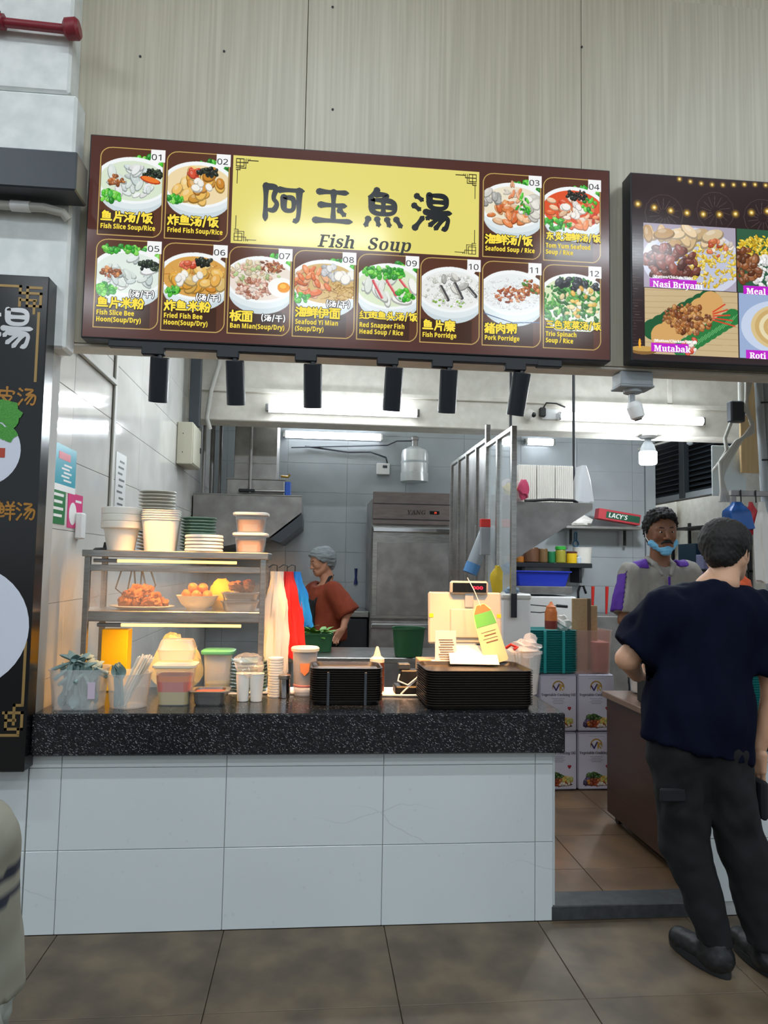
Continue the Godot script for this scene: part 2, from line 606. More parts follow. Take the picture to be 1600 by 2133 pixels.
func tiles(parent: Node, xs: Array, ys: Array, origin: Vector3, ux: Vector3, uy: Vector3, m: Material, thick := 0.008, gap := 0.004, called := "tile") -> void:
	var shapes := {}
	var nrm := ux.cross(uy).normalized()
	for i in xs.size() - 1:
		for j in ys.size() - 1:
			var w: float = xs[i + 1] - xs[i] - gap
			var h: float = ys[j + 1] - ys[j] - gap
			var key := Vector2i(roundi(w * 2000), roundi(h * 2000))
			if not shapes.has(key):
				shapes[key] = bb().box(Vector3.ZERO, V(w, h, thick), 0.0015).mesh()
			var c: Vector3 = origin + ux * (xs[i] + xs[i + 1]) / 2 + uy * (ys[j] + ys[j + 1]) / 2 + nrm * thick / 2
			node(called, shapes[key], m, parent, Transform3D(Basis(ux, uy, nrm), c))

func span(a: float, b: float, step: float, start: float) -> Array:
	var out := [a]
	var x := start
	while x <= a + 0.02:
		x += step
	while x < b - 0.02:
		out.append(x)
		x += step
	out.append(b)
	return out

func make_structure() -> void:
	# hall floor in front, each tile its own piece, joints recessed
	var fl := struct("floor", bb().box(V(0, -0.06, 4.5), V(16, 0.1, 9)), M.floor_joint)
	tiles(fl, span(-3.74, 4.42, 0.68, -3.06), span(-4.6, -0.0, 0.68, -3.98), V(0, -0.01, 0), Vector3.RIGHT, V(0, 0, -1), M.floor_tile, 0.01, 0.003, "floor_tile")
	var inner := struct("floor_stall", bb().box(V(1.4, -0.02, -4.3), V(8.6, 0.14, 8.3)), M.floor_joint)
	tiles(inner, span(1.12, 2.6, 0.45, 0.93), span(0.15, 2.85, 0.45, 0.4), V(0, 0.05, 0), Vector3.RIGHT, V(0, 0, -1), M.inner_floor, 0.006, 0.004, "floor_tile")
	part(inner, "floor_surface", bb().box(V(-0.04, 0.053, -1.7), V(2.28, 0.006, 2.1)), M.inner_floor)
	part(inner, "floor_surface", bb().box(V(1.4, 0.053, -4.9), V(8.4, 0.006, 4.0)), M.inner_floor)
	var ceil := struct("ceiling", bb().box(V(0, 5.3, 4.4), V(16, 0.2, 9.2)), M.plaster)
	struct("ceiling_stall", bb().box(V(1.4, 3.75, -4.3), V(8.6, 0.15, 8.2)), M.plaster)

	# beige panelled wall above the stall front
	var wf := struct("wall_front", bb().box(V(1.2, 3.92, -0.19), V(10, 2.76, 0.1)), M.floor_joint)
	tiles(wf, [-3.2, -1.452, -0.09, 1.272, 2.634, 4.0, 6.0], [2.535, 5.2], V(0, 0, -0.14), Vector3.RIGHT, Vector3.UP, M.beige, 0.02, 0.003, "wall_panel")
	for p in [[0.027, 4.249], [0.039, 3.731], [1.274, 4.155], [-0.483, 3.979], [-0.87, 3.92]]:
		part(wf, "screw", bb().lathe([[0.006, 0], [0.006, 0.003], [0.002, 0.004]], 8), M.dark_metal).transform = Transform3D(Basis(Vector3.RIGHT, PI / 2), V(p[0], p[1], -0.12))
	struct("trim_1", bb().box(V(1.2, 2.528, -0.19), V(10, 0.014, 0.13), 0.003), M.paint)

	# white pillar at the left, wider above
	var wp := struct("wall_pillar", bb().box(V(-1.689, 1.26, -0.074), V(1.042, 2.52, 0.132)), M.grout)
	tiles(wp, [-2.21, -1.714, -1.168], span(0.0, 2.52, 0.338, 0.338), V(0, 0, -0.008), Vector3.RIGHT, Vector3.UP, M.tile, 0.008, 0.0025)
	struct("wall_pillar_upper", bb().box(V(-1.62, 3.05, -0.06), V(1.03, 1.16, 0.13), 0.012), M.plaster)
	struct("wall_pillar_top", bb().box(V(-1.64, 4.42, -0.06), V(1.0, 1.57, 0.13), 0.012), M.plaster)

	# left wall of the stall with its tiles
	var wl := struct("wall_left", bb().box(V(-1.26, 1.8, -2.7), V(0.14, 3.8, 5.1)), M.grout)
	tiles(wl, span(0.15, 5.1, 0.68, 0.39), span(0.0, 3.6, 0.338, 0.338), V(-1.19, 0, 0), V(0, 0, -1), Vector3.UP, M.side_tile, 0.008, 0.002)
	struct("trim_2", bb().box(V(-1.172, 2.0, -1.075), V(0.012, 3.0, 0.045), 0.003), M.conduit)
	struct("trim_3", bb().box(V(-1.168, 2.578, -0.62), V(0.02, 0.03, 0.88), 0.003), M.conduit)

	# back and right walls of the kitchen
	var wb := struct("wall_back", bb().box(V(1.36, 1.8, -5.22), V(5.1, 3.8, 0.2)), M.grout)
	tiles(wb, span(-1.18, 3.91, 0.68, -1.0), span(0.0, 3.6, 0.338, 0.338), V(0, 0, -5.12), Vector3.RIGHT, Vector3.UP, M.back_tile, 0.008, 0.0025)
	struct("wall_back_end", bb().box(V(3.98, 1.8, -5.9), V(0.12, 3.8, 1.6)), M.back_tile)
	struct("wall_far", bb().box(V(5.2, 1.8, -8.3), V(6.5, 3.8, 0.2)), M.paint)
	struct("wall_right", bb().box(V(5.7, 1.8, -4.3), V(0.2, 3.8, 8.2)), M.paint)
	# concrete beam across the kitchen, with a ledge
	var beam := struct("ceiling_beam", bb().box(V(2.15, 3.265, -3.65), V(6.7, 0.82, 0.3), 0.008), M.paint)
	part(beam, "ledge", bb().box(V(2.15, 3.14, -3.487), V(6.7, 0.045, 0.03), 0.006), M.paint)
	part(beam, "panel_edge", bb().box(V(3.42, 3.42, -3.495), V(0.05, 0.5, 0.02), 0.004), M.paint)
	part(beam, "joint_cover", bb().box(V(1.83, 3.0, -3.492), V(0.012, 0.28, 0.012), 0.002), M.grout)
	# threshold of the doorway
	struct("trim_4", bb().box(V(1.44, 0.031, -0.07), V(0.715, 0.062, 0.145), 0.004), M.kerb)

	# hall lights above and behind the viewer
	for r in 3:
		for k in 3:
			var bs := Basis(Vector3.RIGHT, PI / 2)
			tube_light("hall_light", "twin tube light under the hall ceiling above the tables", V(-3.2 + 3.2 * k, 5.14, 2.0 + 2.4 * r), 1.4, bs, HALL_TUBE, 0.03, "twin tube lights under the hall ceiling", null, 2)
	# tube lights under the stall ceiling, hidden from the front by the beige wall
	for k in 2:
		tube_light("ceiling_light", ["twin tube light under the stall ceiling over the soup kitchen", "twin tube light under the stall ceiling over the doorway"][k], V(0.1 + 2.3 * k, 3.64, -1.7), 1.4, Basis(Vector3.RIGHT, PI / 2), CEILING_TUBE, 0.03, "", null, 2)
	# tube lights of the stall
	var face := Basis()
	tube_light("tube_light", "long bright tube light on the beam over the soup kitchen", V(0.24, 2.965, -3.44), 1.36, face, STALL_TUBE)
	tube_light("tube_light", "long bright tube light on the beam beside the wall socket", V(3.0, 2.99, -3.44), 1.4, face, STALL_TUBE)
	tube_light("tube_light", "tube light on the rear tiled wall beside the gas cylinder", V(0.19, 3.01, -5.04), 1.08, face, STALL_TUBE)
	tube_light("tube_light", "short tube light on the rear wall beyond the steel partition", V(2.6, 3.02, -5.04), 0.3, face, STALL_TUBE * 0.3)

func make_counter() -> void:
	var t := thing("service_counter", "white tiled service counter under the speckled black top", "counter")
	part(t, "core", bb().box(V(-0.037, 0.365, -0.07), V(2.254, 0.73, 0.124)), M.grout)
	var n := Node3D.new()
	tiles(t, [-1.165, -1.034, -0.35, 0.328, 1.008, 1.09], [0.0, 0.338, 0.676, 0.733], V(0, 0, -0.008), Vector3.RIGHT, Vector3.UP, M.tile, 0.008, 0.0026)
	n.free()
	part(t, "end_tile", bb().box(V(1.096, 0.366, -0.075), V(0.012, 0.73, 0.13), 0.002), M.tile)
	one("countertop", bb().box(V(-0.009, 0.823, -0.29), V(2.276, 0.174, 0.68), 0.006), M.granite, "black granite countertop with white flecks on the tiled counter", "countertop")
	part(get_node("countertop"), "back_sheet", bb().box(V(0.35, 0.9115, -0.52), V(1.5, 0.003, 0.2), 0.001), M.white)
	# the neighbour's counter
	var k := thing("service_counter", "white tiled counter of the next stall behind the man in navy", "counter")
	part(k, "core", bb().box(V(3.3, 0.365, -0.07), V(2.98, 0.73, 0.124)), M.grout)
	tiles(k, [1.81, 2.4, 3.08, 3.76, 4.44], [0.06, 0.338, 0.676, 0.733], V(0, 0, -0.008), Vector3.RIGHT, Vector3.UP, M.tile, 0.008, 0.0035)
	part(k, "end_tile", bb().box(V(1.806, 0.366, -0.07), V(0.012, 0.73, 0.13), 0.002), M.tile)
	one("countertop", bb().box(V(3.4, 0.823, -0.05), V(2.8, 0.174, 0.2), 0.006), M.granite, "black granite top of the next stall's counter beside the man in navy", "countertop")

# ---------- printed pictures ----------
class Paint:
	var img: Image
	var r := RandomNumberGenerator.new()
	func _init(w: int, h: int, c: Color) -> void:
		img = Image.create(w, h, false, Image.FORMAT_RGB8)
		img.fill(c)
	var clip := Rect2i(0, 0, 4096, 4096)
	func row(y: int, x0: float, x1: float, c: Color) -> void:
		if y < clip.position.y or y >= clip.end.y:
			return
		var a := maxi(roundi(x0), clip.position.x)
		var b := mini(roundi(x1), clip.end.x)
		if b > a:
			img.fill_rect(Rect2i(a, y, b - a, 1), c)
	func ell(cx: float, cy: float, rx: float, ry: float, c: Color, ang := 0.0) -> void:
		var ca := cos(ang)
		var sa := sin(ang)
		var hy := sqrt(rx * rx * sa * sa + ry * ry * ca * ca)
		var A := ca * ca / (rx * rx) + sa * sa / (ry * ry)
		for y in range(floori(cy - hy), ceili(cy + hy) + 1):
			var dy := y - cy
			var Bq := 2 * dy * ca * sa * (1 / (rx * rx) - 1 / (ry * ry))
			var C := dy * dy * (sa * sa / (rx * rx) + ca * ca / (ry * ry)) - 1
			var D := Bq * Bq - 4 * A * C
			if D > 0:
				var s := sqrt(D)
				row(y, cx + (-Bq - s) / (2 * A), cx + (-Bq + s) / (2 * A), c)
	func rect(x: float, y: float, w: float, h: float, c: Color) -> void:
		img.fill_rect(Rect2i(roundi(x), roundi(y), roundi(w), roundi(h)).intersection(clip), c)
	func line(x0: float, y0: float, x1: float, y1: float, w: float, c: Color) -> void:
		var n := int(maxf(absf(x1 - x0), absf(y1 - y0)) / maxf(1.0, w * 0.4)) + 1
		for i in n + 1:
			var k := float(i) / n
			ell(lerpf(x0, x1, k), lerpf(y0, y1, k), w / 2, w / 2, c)
	# a heap of pieces: each a dark edge, a body and a lighter top
	func heap(cx: float, cy: float, rx: float, ry: float, n: int, s0: float, s1: float, cols: Array, flat := 0.7) -> void:
		for i in int(n * 1.7):
			var a := r.randf() * TAU
			var k := sqrt(r.randf())
			var x := cx + cos(a) * rx * k * 1.2
			var y := cy + sin(a) * ry * k * 1.2
			var s := r.randf_range(s0, s1) * 1.25
			var c: Color = Color.html(cols[r.randi_range(0, cols.size() - 1)])
			c = c.lerp(Color.WHITE if r.randf() > 0.5 else Color.BLACK, r.randf() * 0.12)
			var g := r.randf() * PI
			ell(x, y + s * 0.12, s, s * flat, c.darkened(0.28), g)
			ell(x, y, s * 0.88, s * flat * 0.86, c, g)
			ell(x - s * 0.15, y - s * 0.2, s * 0.4, s * flat * 0.34, c.lightened(0.3), g)
	func strands(cx: float, cy: float, rx: float, ry: float, n: int, w: float, cols: Array) -> void:
		for i in n:
			var a := r.randf() * TAU
			var k := sqrt(r.randf())
			var x := cx + cos(a) * rx * k
			var y := cy + sin(a) * ry * k
			var d := r.randf() * TAU
			var l := r.randf_range(rx * 0.2, rx * 0.5)
			var c: Color = Color.html(cols[r.randi_range(0, cols.size() - 1)])
			line(x, y, x + cos(d) * l, y + sin(d) * l * 0.6, w, c)

const GREENS := ["2fae2a", "52cc33", "1d8a22", "7ede4d"]
# where: x, y, w, h of the picture in pixels
func paint_dish(p: Paint, n: int, x: float, y: float, w: float, h: float) -> void:
	p.clip = Rect2i(roundi(x), roundi(y), roundi(w), roundi(h))
	p.r.seed = 100 + n
	var cx := x + w * 0.52
	var cy := y + h * 0.43
	var R := w * 0.61
	var ry := R * 0.66
	if n in [1, 2, 3, 4, 5, 7, 8, 9]:
		p.heap(x + w * 0.74, y + h * 0.16, w * 0.24, h * 0.10, 26, 4, 11, GREENS)
	# bowl: foot, outside, rim, soup
	if n != 12:
		p.ell(cx, cy + ry * 0.62, R * 0.86, ry * 0.86, Color.html("cfdde2"))
		p.ell(cx, cy + ry * 0.30, R * 0.98, ry * 0.95, Color.html("e3edf0"))
	else:
		p.ell(cx, cy + ry * 0.5, R * 0.94, ry * 1.25, Color.html("e9f0dc"))
	p.ell(cx, cy, R, ry, Color.html("f7fbfb"))
	p.ell(cx, cy + 2, R * 0.9, ry * 0.86, Color.html({4: "e2552a", 1: "dcead2", 5: "e4efe6", 9: "dfeccb", 10: "eef1ee", 11: "eef3f3", 12: "dfe9c0", 3: "f1e7cf", 2: "f2dcae", 6: "dca552", 7: "efe3d6", 8: "d8b878"}.get(n, "e8eedd")))
	match n:
		1, 5:
			p.heap(cx, cy, R * 0.6, ry * 0.55, 16, 11, 22, ["e3ece9", "cfdcda", "f2f6f4", "d9e4dd"], 0.5)
			p.heap(x + w * 0.24, cy + 2, w * 0.13, h * 0.06, 16, 3, 8, ["b9662f", "d98a47", "8a4a22"])
			p.heap(x + w * 0.16, cy + ry * 0.72, w * 0.13, h * 0.07, 20, 4, 10, GREENS)
			p.heap(x + w * 0.84, cy - ry * 0.34, w * 0.15, h * 0.06, 24, 3, 8, ["23301f", "141c18", "31402a"])
			if n == 1:
				p.ell(x + w * 0.8, cy - 4, w * 0.17, h * 0.05, Color.html("b83a16"), 0.25)
				p.ell(x + w * 0.8, cy - 6, w * 0.15, h * 0.04, Color.html("f07c2e"), 0.25)
			else:
				p.heap(x + w * 0.38, y + h * 0.07, w * 0.26, h * 0.05, 20, 5, 10, GREENS)
		2, 6:
			if n == 6:
				p.strands(cx, cy, R * 0.7, ry * 0.6, 90, 2.4, ["e9b968", "d49a45", "f4d38e", "b97a33"])
			p.heap(cx + 4, cy + 6, R * 0.58, ry * 0.52, 13, 15, 24, ["e8a83e", "f0bd5a", "d88f2f", "f5cf7f"], 0.7)
			p.heap(x + w * 0.4, cy - ry * 0.5, w * 0.1, h * 0.04, 5, 8, 13, ["d8492c", "e86a4a"])
			p.heap(x + w * 0.66, cy - ry * 0.6, w * 0.14, h * 0.05, 20, 4, 8, ["222a1e", "161a14"])
			p.heap(x + w * 0.14, cy + ry * 0.66, w * 0.1, h * 0.05, 12, 4, 9, GREENS)
			p.heap(cx, cy + 8, R * 0.4, ry * 0.3, 4, 10, 13, ["f7f4ea"], 0.8)
		3:
			p.heap(cx - R * 0.1, cy + ry * 0.35, R * 0.55, ry * 0.4, 15, 11, 20, ["ee8a4c", "f3a86a", "e06f38", "f7c79a"], 0.5)
			p.heap(cx + R * 0.55, cy + 4, R * 0.28, ry * 0.4, 7, 12, 20, ["e9e6da", "f6f3ea", "c9c6ba"], 0.7)
			p.heap(cx - R * 0.65, cy - ry * 0.2, R * 0.2, ry * 0.3, 5, 12, 18, ["d5d3cb", "b9b9b4"], 0.6)
			p.heap(cx + 2, cy - ry * 0.5, R * 0.2, ry * 0.4, 8, 9, 15, ["e88b5a", "f2b48a", "d9d0c0"], 0.4)
			p.heap(cx + R * 0.25, cy, R * 0.18, ry * 0.4, 9, 5, 12, GREENS, 0.4)
		4:
			p.heap(cx, cy + ry * 0.1, R * 0.7, ry * 0.6, 30, 8, 17, ["f08a4e", "d9431f", "f6c9a0", "e86a34", "fbe9d6"], 0.5)
			p.heap(cx - R * 0.1, cy, R * 0.4, ry * 0.4, 5, 9, 13, ["f9f2ea"], 0.8)
			p.heap(cx + R * 0.1, cy - ry * 0.65, R * 0.25, ry * 0.2, 22, 3, 7, ["1d1f1a", "2c2f28"])
			p.heap(cx - R * 0.5, cy + ry * 0.75, R * 0.4, ry * 0.2, 22, 4, 9, GREENS)
			p.heap(cx + R * 0.5, cy - ry * 0.2, R * 0.2, ry * 0.3, 6, 5, 9, GREENS)
		7:
			p.heap(cx - R * 0.2, cy - ry * 0.2, R * 0.6, ry * 0.5, 60, 4, 9, ["e9d9b8", "f3e8d0", "dcc79c", "b8d08a", "e6b7a0"])
			p.heap(cx - R * 0.2, cy + ry * 0.4, R * 0.4, ry * 0.35, 60, 3, 7, ["eec9b6", "d99f86", "f6e0d4", "b56e52"])
			p.heap(cx + R * 0.3, cy - ry * 0.6, R * 0.3, ry * 0.2, 26, 3, 8, ["a65428", "c8763a", "7d3a1c"], 0.4)
			p.ell(cx + R * 0.55, cy + ry * 0.3, R * 0.36, ry * 0.42, Color.html("fbfbf6"))
			p.ell(cx + R * 0.62, cy + ry * 0.3, R * 0.17, ry * 0.22, Color.html("f39a12"))
			p.ell(cx + R * 0.6, cy + ry * 0.24, R * 0.09, ry * 0.1, Color.html("fdc54a"))
		8:
			p.strands(cx + R * 0.35, cy + ry * 0.3, R * 0.5, ry * 0.45, 110, 2.4, ["c9a04e", "b98a38", "e0c07a", "8f6a2a"])
			p.heap(cx - R * 0.4, cy + ry * 0.1, R * 0.4, ry * 0.6, 18, 10, 18, ["f2955a", "f6b98a", "e5733a", "fbd9bd"], 0.5)
			p.heap(cx + R * 0.1, cy - ry * 0.5, R * 0.25, ry * 0.25, 8, 9, 14, ["cfcfd0", "b4b5ba", "e6e6e6"])
			p.heap(cx + R * 0.55, cy - ry * 0.3, R * 0.2, ry * 0.1, 3, 13, 16, ["faf7ee"], 0.9)
			p.heap(cx - R * 0.7, cy + ry * 0.7, R * 0.22, ry * 0.2, 14, 4, 9, GREENS)
		9:
			p.heap(cx, cy + ry * 0.1, R * 0.6, ry * 0.5, 9, 16, 28, ["eef2ea", "dfe6dc", "f7f8f2"], 0.45)
			for k in 3:
				p.line(cx - R * 0.45 + k * R * 0.38, cy - ry * 0.2 - k * 4, cx - R * 0.2 + k * R * 0.4, cy + ry * 0.5 - k * 10, 9, Color.html("d4525a"))
				p.line(cx - R * 0.42 + k * R * 0.38, cy - ry * 0.2 - k * 4, cx - R * 0.17 + k * R * 0.4, cy + ry * 0.5 - k * 10, 3, Color.html("f0a0a0"))
			p.heap(cx - R * 0.15, cy - ry * 0.6, R * 0.5, ry * 0.22, 36, 4, 10, GREENS)
			p.heap(cx + R * 0.45, cy + ry * 0.3, R * 0.2, ry * 0.2, 14, 4, 9, GREENS)
		10:
			p.heap(cx, cy, R * 0.75, ry * 0.6, 120, 2, 5, ["f4f4ee", "e6e6df", "fafaf7", "d6d9cd"])
			p.heap(cx, cy - ry * 0.3, R * 0.3, ry * 0.3, 4, 12, 18, ["dddcd4", "c2c2bc"], 0.5)
			for k in 3:
				p.line(cx - R * 0.3 + k * R * 0.4, cy - ry * 0.1 - (k % 2) * 12, cx - R * 0.1 + k * R * 0.4, cy + ry * 0.45 - k * 8, 12, Color.html("4a4a4c"))
				p.line(cx - R * 0.33 + k * R * 0.4, cy - ry * 0.1 - (k % 2) * 12, cx - R * 0.13 + k * R * 0.4, cy + ry * 0.45 - k * 8, 4, Color.html("b9b6ae"))
			p.heap(cx - R * 0.1, cy + ry * 0.6, R * 0.5, ry * 0.12, 8, 2, 4, ["8fc24a"])
		11:
			p.heap(cx, cy, R * 0.75, ry * 0.6, 120, 2, 4, ["f7f9f8", "eceff0", "ffffff"])
			p.heap(cx - R * 0.05, cy + ry * 0.1, R * 0.4, ry * 0.3, 46, 2, 6, ["b9562c", "d27a45", "8f3c1c", "e09a62"])
			p.heap(cx + R * 0.5, cy - ry * 0.3, R * 0.24, ry * 0.3, 30, 3, 7, ["c46a2c", "9a4a1c", "e09048", "4a8a2a"])
			p.line(x, cy + ry * 0.95, cx, cy + ry * 1.32, 3, Color.html("3e5f8a"))
			p.line(cx, cy + ry * 1.32, x + w, cy + ry * 1.25, 3, Color.html("3e5f8a"))
		12:
			p.heap(cx, cy + ry * 0.3, R * 0.8, ry * 0.95, 120, 5, 12, ["2f8f2c", "1f6f22", "49a83a", "186018", "6cc04a"], 0.45)
			p.heap(cx + R * 0.1, cy - ry * 0.5, R * 0.55, ry * 0.25, 13, 8, 13, ["23282c", "3a4046", "14181c"])
			p.heap(cx + R * 0.2, cy + ry * 0.3, R * 0.5, ry * 0.6, 20, 5, 10, ["f4c95a", "fbe6a8", "f6f2e2", "e8b23a"])
	p.clip = Rect2i(0, 0, 4096, 4096)

const MENU := [
	["01", 0, 0, "鱼片汤/饭", ["Fish Slice Soup/Rice"], false], ["02", 1, 0, "炸鱼汤/饭", ["Fried Fish Soup/Rice"], false], ["03", 6, 0, "海鲜汤/饭", ["Seafood Soup / Rice"], false], ["04", 7, 0, "东炎海鲜汤/饭", ["Tom Yum Seafood", "Soup / Rice"], false],
	["05", 0, 1, "鱼片米粉", ["Fish Slice Bee", "Hoon(Soup/Dry)"], true], ["06", 1, 1, "炸鱼米粉", ["Fried Fish Bee", "Hoon(Soup/Dry)"], true], ["07", 2, 1, "板面", ["Ban Mian(Soup/Dry)"], true], ["08", 3, 1, "海鲜伊面", ["Seafood Yi Mian", "(Soup/Dry)"], true],
	["09", 4, 1, "红斑鱼头汤/饭", ["Red Snapper Fish", "Head Soup / Rice"], false], ["10", 5, 1, "鱼片糜", ["Fish Porridge"], false], ["11", 6, 1, "猪肉粥", ["Pork Porridge"], false], ["12", 7, 1, "三色苋菜汤/饭", ["Trio Spinach", "Soup / Rice"], false]]
const BOARD_GLOW := 0.95

func lit_print(img: Image, energy: float, rough := 0.14) -> StandardMaterial3D:
	var m := mat("0a0a0a", rough)
	m.emission_enabled = true
	m.emission_texture = ImageTexture.create_from_image(img)
	m.emission_operator = BaseMaterial3D.EMISSION_OP_MULTIPLY
	m.emission = Color.WHITE
	m.emission_energy_multiplier = energy
	m.texture_repeat = false
	return m

func face(parent: Node, called: String, w: float, h: float, at: Vector3, m: Material) -> MeshInstance3D:
	var q := QuadMesh.new()
	q.size = Vector2(w, h)
	return node(called, q, m, parent, Transform3D(Basis(), at))

func panel_light(parent: Node, size: Vector2, at: Vector3, energy: float, c: Color) -> void:
	var l := AreaLight3D.new()
	l.name = "panel_light"
	l.area_size = size
	l.light_energy = energy
	l.light_color = c
	l.shadow_enabled = true
	l.position = at
	l.area_range = 15.0
	l.basis = Basis(Vector3.UP, PI)
	parent.add_child(l)

func make_menu_board() -> void:
	var W := 2.415
	var H := 0.926
	var x0 := -1.043
	var ytop := 3.464
	var t := thing("menu_sign", "brown illuminated menu sign with twelve numbered dishes and a gold name panel", "sign", V(x0, ytop - H, -0.11))
	part(t, "case", bb().box(V(W / 2, H / 2, 0.042), V(W + 0.012, H + 0.012, 0.084), 0.003), M.dark_metal)
	var S := 690.0
	var p := Paint.new(int(W * S), int(H * S), Color.html("52302a"))
	var gold := Color.html("c9ac62")
	var tw := 0.283
	for k in MENU.size():
		var e: Array = MENU[k]
		var tx: float = (0.042 + e[1] * 0.2925) * S
		var ty: float = (0.048 if e[2] == 0 else 0.476) * S
		var th: float = (0.412 if e[2] == 0 else 0.408) * S
		var w := tw * S
		# frame: rounded at the upper left and lower right corners
		for q in [[0.0, gold], [3.0, Color.html("5a3626")]]:
			var i: float = q[0]
			var rad := 34.0
			for yy in range(int(i), int(th - i)):
				var l := i
				var r: float = w - i
				if yy < rad:
					l = maxf(i, rad - sqrt(maxf(0, (rad - i) * (rad - i) - (rad - yy) * (rad - yy))))
				if th - yy < rad:
					r = minf(w - i, w - rad + sqrt(maxf(0, (rad - i) * (rad - i) - (rad - (th - yy)) * (rad - (th - yy)))))
				p.row(int(ty) + yy, tx + l, tx + r, q[1])
		p.rect(tx + 4, ty + th * 0.72, w - 30, th * 0.26, Color.html("402619"))
		paint_dish(p, k + 1, tx + 5, ty + 14, w - 9, th * 0.73)
		p.rect(tx + w - 42, ty, 44, 40, Color.html("fbfbfb"))
		p.ell(tx + w - 30, ty + 36, 14, 14, Color.html("fbfbfb"))
	# gold name panel with lattice corners
	var gx := 0.632 * S
	var gy := 0.048 * S
	var gw := 1.148 * S
	var gh := 0.415 * S
	p.rect(gx, gy, gw, gh, Color.html("e9de78"))
	var dk := Color.html("2a2413")
	for sx in [0, 1]:
		for sy in [0, 1]:
			for seg in [[10, 10, 34, 10], [10, 10, 10, 34], [34, 10, 34, 34], [10, 34, 34, 34], [10, 22, 46, 22], [22, 10, 22, 46], [46, 10, 46, 22], [10, 46, 22, 46], [40, 10, 40, 40], [10, 40, 40, 40], [46, 14, 78, 14], [14, 46, 14, 90], [52, 10, 52, 14]]:
				var q := []
				for i in 2:
					q.append(gx + (gw - seg[i * 2] if sx else seg[i * 2]))
					q.append(gy + (gh - seg[i * 2 + 1] if sy else seg[i * 2 + 1]))
				p.line(q[0], q[1], q[2], q[3], 2.6, dk)
	face(t, "lit_face", W, H, V(W / 2, H / 2, 0.0855), lit_print(p.img, BOARD_GLOW))
	var yel := glow("ffe23a", BOARD_GLOW, 0.3)
	yel.albedo_color = Color(0.05, 0.04, 0.01)
	var dark := mat("0d0b08", 0.2)
	var ink := mat("23272a", 0.2)
	var whi := glow("ffffff", BOARD_GLOW, 0.3)
	whi.albedo_color = Color(0.05, 0.05, 0.05)
	for k in MENU.size():
		var e: Array = MENU[k]
		var tx: float = 0.042 + e[1] * 0.2925
		var ty: float = H - (0.048 if e[2] == 0 else 0.476)
		text(t, e[0], V(tx + tw - 0.032, ty - 0.036, 0.0865), 0.027, ink, font_sans, 1, 0.0, "dish_number", 1.3)
		var han_text: String = e[3]
		var lines: Array = e[4]
		var size := 0.053 if han_text.length() < 6 else 0.043
		var by := ty - 0.408 + 0.022 + lines.size() * 0.032 + 0.03
		han(t, han_text, V(tx + 0.012, by, 0.0862), size, size * 0.26, dark, 0.97)
		han(t, han_text, V(tx + 0.012, by, 0.0868), size, size * 0.15, yel, 0.97)
		for i in lines.size():
			text(t, lines[i], V(tx + 0.013, by - 0.046 - 0.031 * i, 0.0866), 0.0215, yel, font_bold, 0, 0.0, "lettering", 0.84)
		if e[5]:
			han(t, "(汤/干)", V(tx + 0.15, by + (0.045 if k != 6 else -0.004), 0.0864), 0.034, 0.011, dark, 1.0)
			han(t, "(汤/干)", V(tx + 0.15, by + (0.045 if k != 6 else -0.004), 0.087), 0.034, 0.0052, whi, 1.0)
	for i in 4:
		han(t, ["阿", "玉", "魚", "湯"][i], V(0.765 + i * 0.232, 0.665, 0.0868), 0.195, 0.026, ink, 1.0, 0.8, "brush_character")
	text(t, "Fish   Soup", V(1.03, 0.497, 0.0868), 0.058, mat("191712", 0.25), font_serif, 0, 0.22, "lettering", 0.98)
	panel_light(t, Vector2(W * 0.96, H * 0.92), V(W / 2, H / 2, 0.1), 0.5, Color(1.0, 0.9, 0.75))
	# track with six spotlights under the sign
	var rail := thing("light_track", "black light track running under the brown menu sign", "track", V(0.1, 2.513, -0.04))
	part(rail, "rail", bb().box(V(0, 0, 0), V(2.06, 0.03, 0.035), 0.003), M.dark_metal)
	part(rail, "end_feed", bb().box(V(0.98, -0.004, 0), V(0.12, 0.034, 0.04), 0.004), M.dark_metal)
	var xs := [-0.716, -0.387, -0.037, 0.337, 0.592, 0.938]
	var near := ["at the left wall end of the track", "under the Ban Mian dish", "under the Seafood Yi Mian dish", "under the Fish Porridge dish", "under the Pork Porridge dish", "under the Trio Spinach dish"]
	for i in 6:
		var s := thing("track_spotlight", "black cylinder track spotlight hanging %s" % near[i], "spotlight", V(xs[i], 2.505, -0.01), 0.0, "track spotlights under the menu sign")
		part(s, "adapter", bb().box(V(-0.02, -0.018, -0.03), V(0.1, 0.036, 0.035), 0.004), M.dark_metal)
		part(s, "neck", bb().tube([V(0.012, -0.03, -0.03), V(0.012, -0.06, -0.02)], 0.012, 8), M.dark_metal)
		var tilt: float = [0.07, -0.03, -0.02, 0.03, 0.0, 0.1][i]
		var can := part(s, "lamp_can", bb().lathe([[0.034, -0.196], [0.0405, -0.2], [0.042, -0.196], [0.042, -0.004], [0.038, 0.0]], 20), M.navy_black)
		can.transform = Transform3D(Basis(Vector3.BACK, -tilt) * Basis(Vector3.RIGHT, 0.27), V(0.012, -0.045, -0.02))
		var lens := part(s, "lamp_lens", bb().lathe([[0.033, 0.0], [0.033, 0.004]], 16), M.warm_glow)
		lens.transform = can.transform * Transform3D(Basis(), V(0, -0.1985, 0))
		var l := SpotLight3D.new()
		l.name = "lamp_light"
		l.light_energy = SPOT
		l.light_color = Color(1.0, 0.71, 0.40)
		l.spot_angle = 19.0
		l.spot_angle_attenuation = 0.6
		l.spot_range = 8.0
		l.light_size = 0.03
		l.shadow_enabled = true
		l.position = can.transform * V(0, -0.215, 0)
		l.basis = can.transform.basis * Basis(Vector3.RIGHT, -PI / 2)
		s.add_child(l)

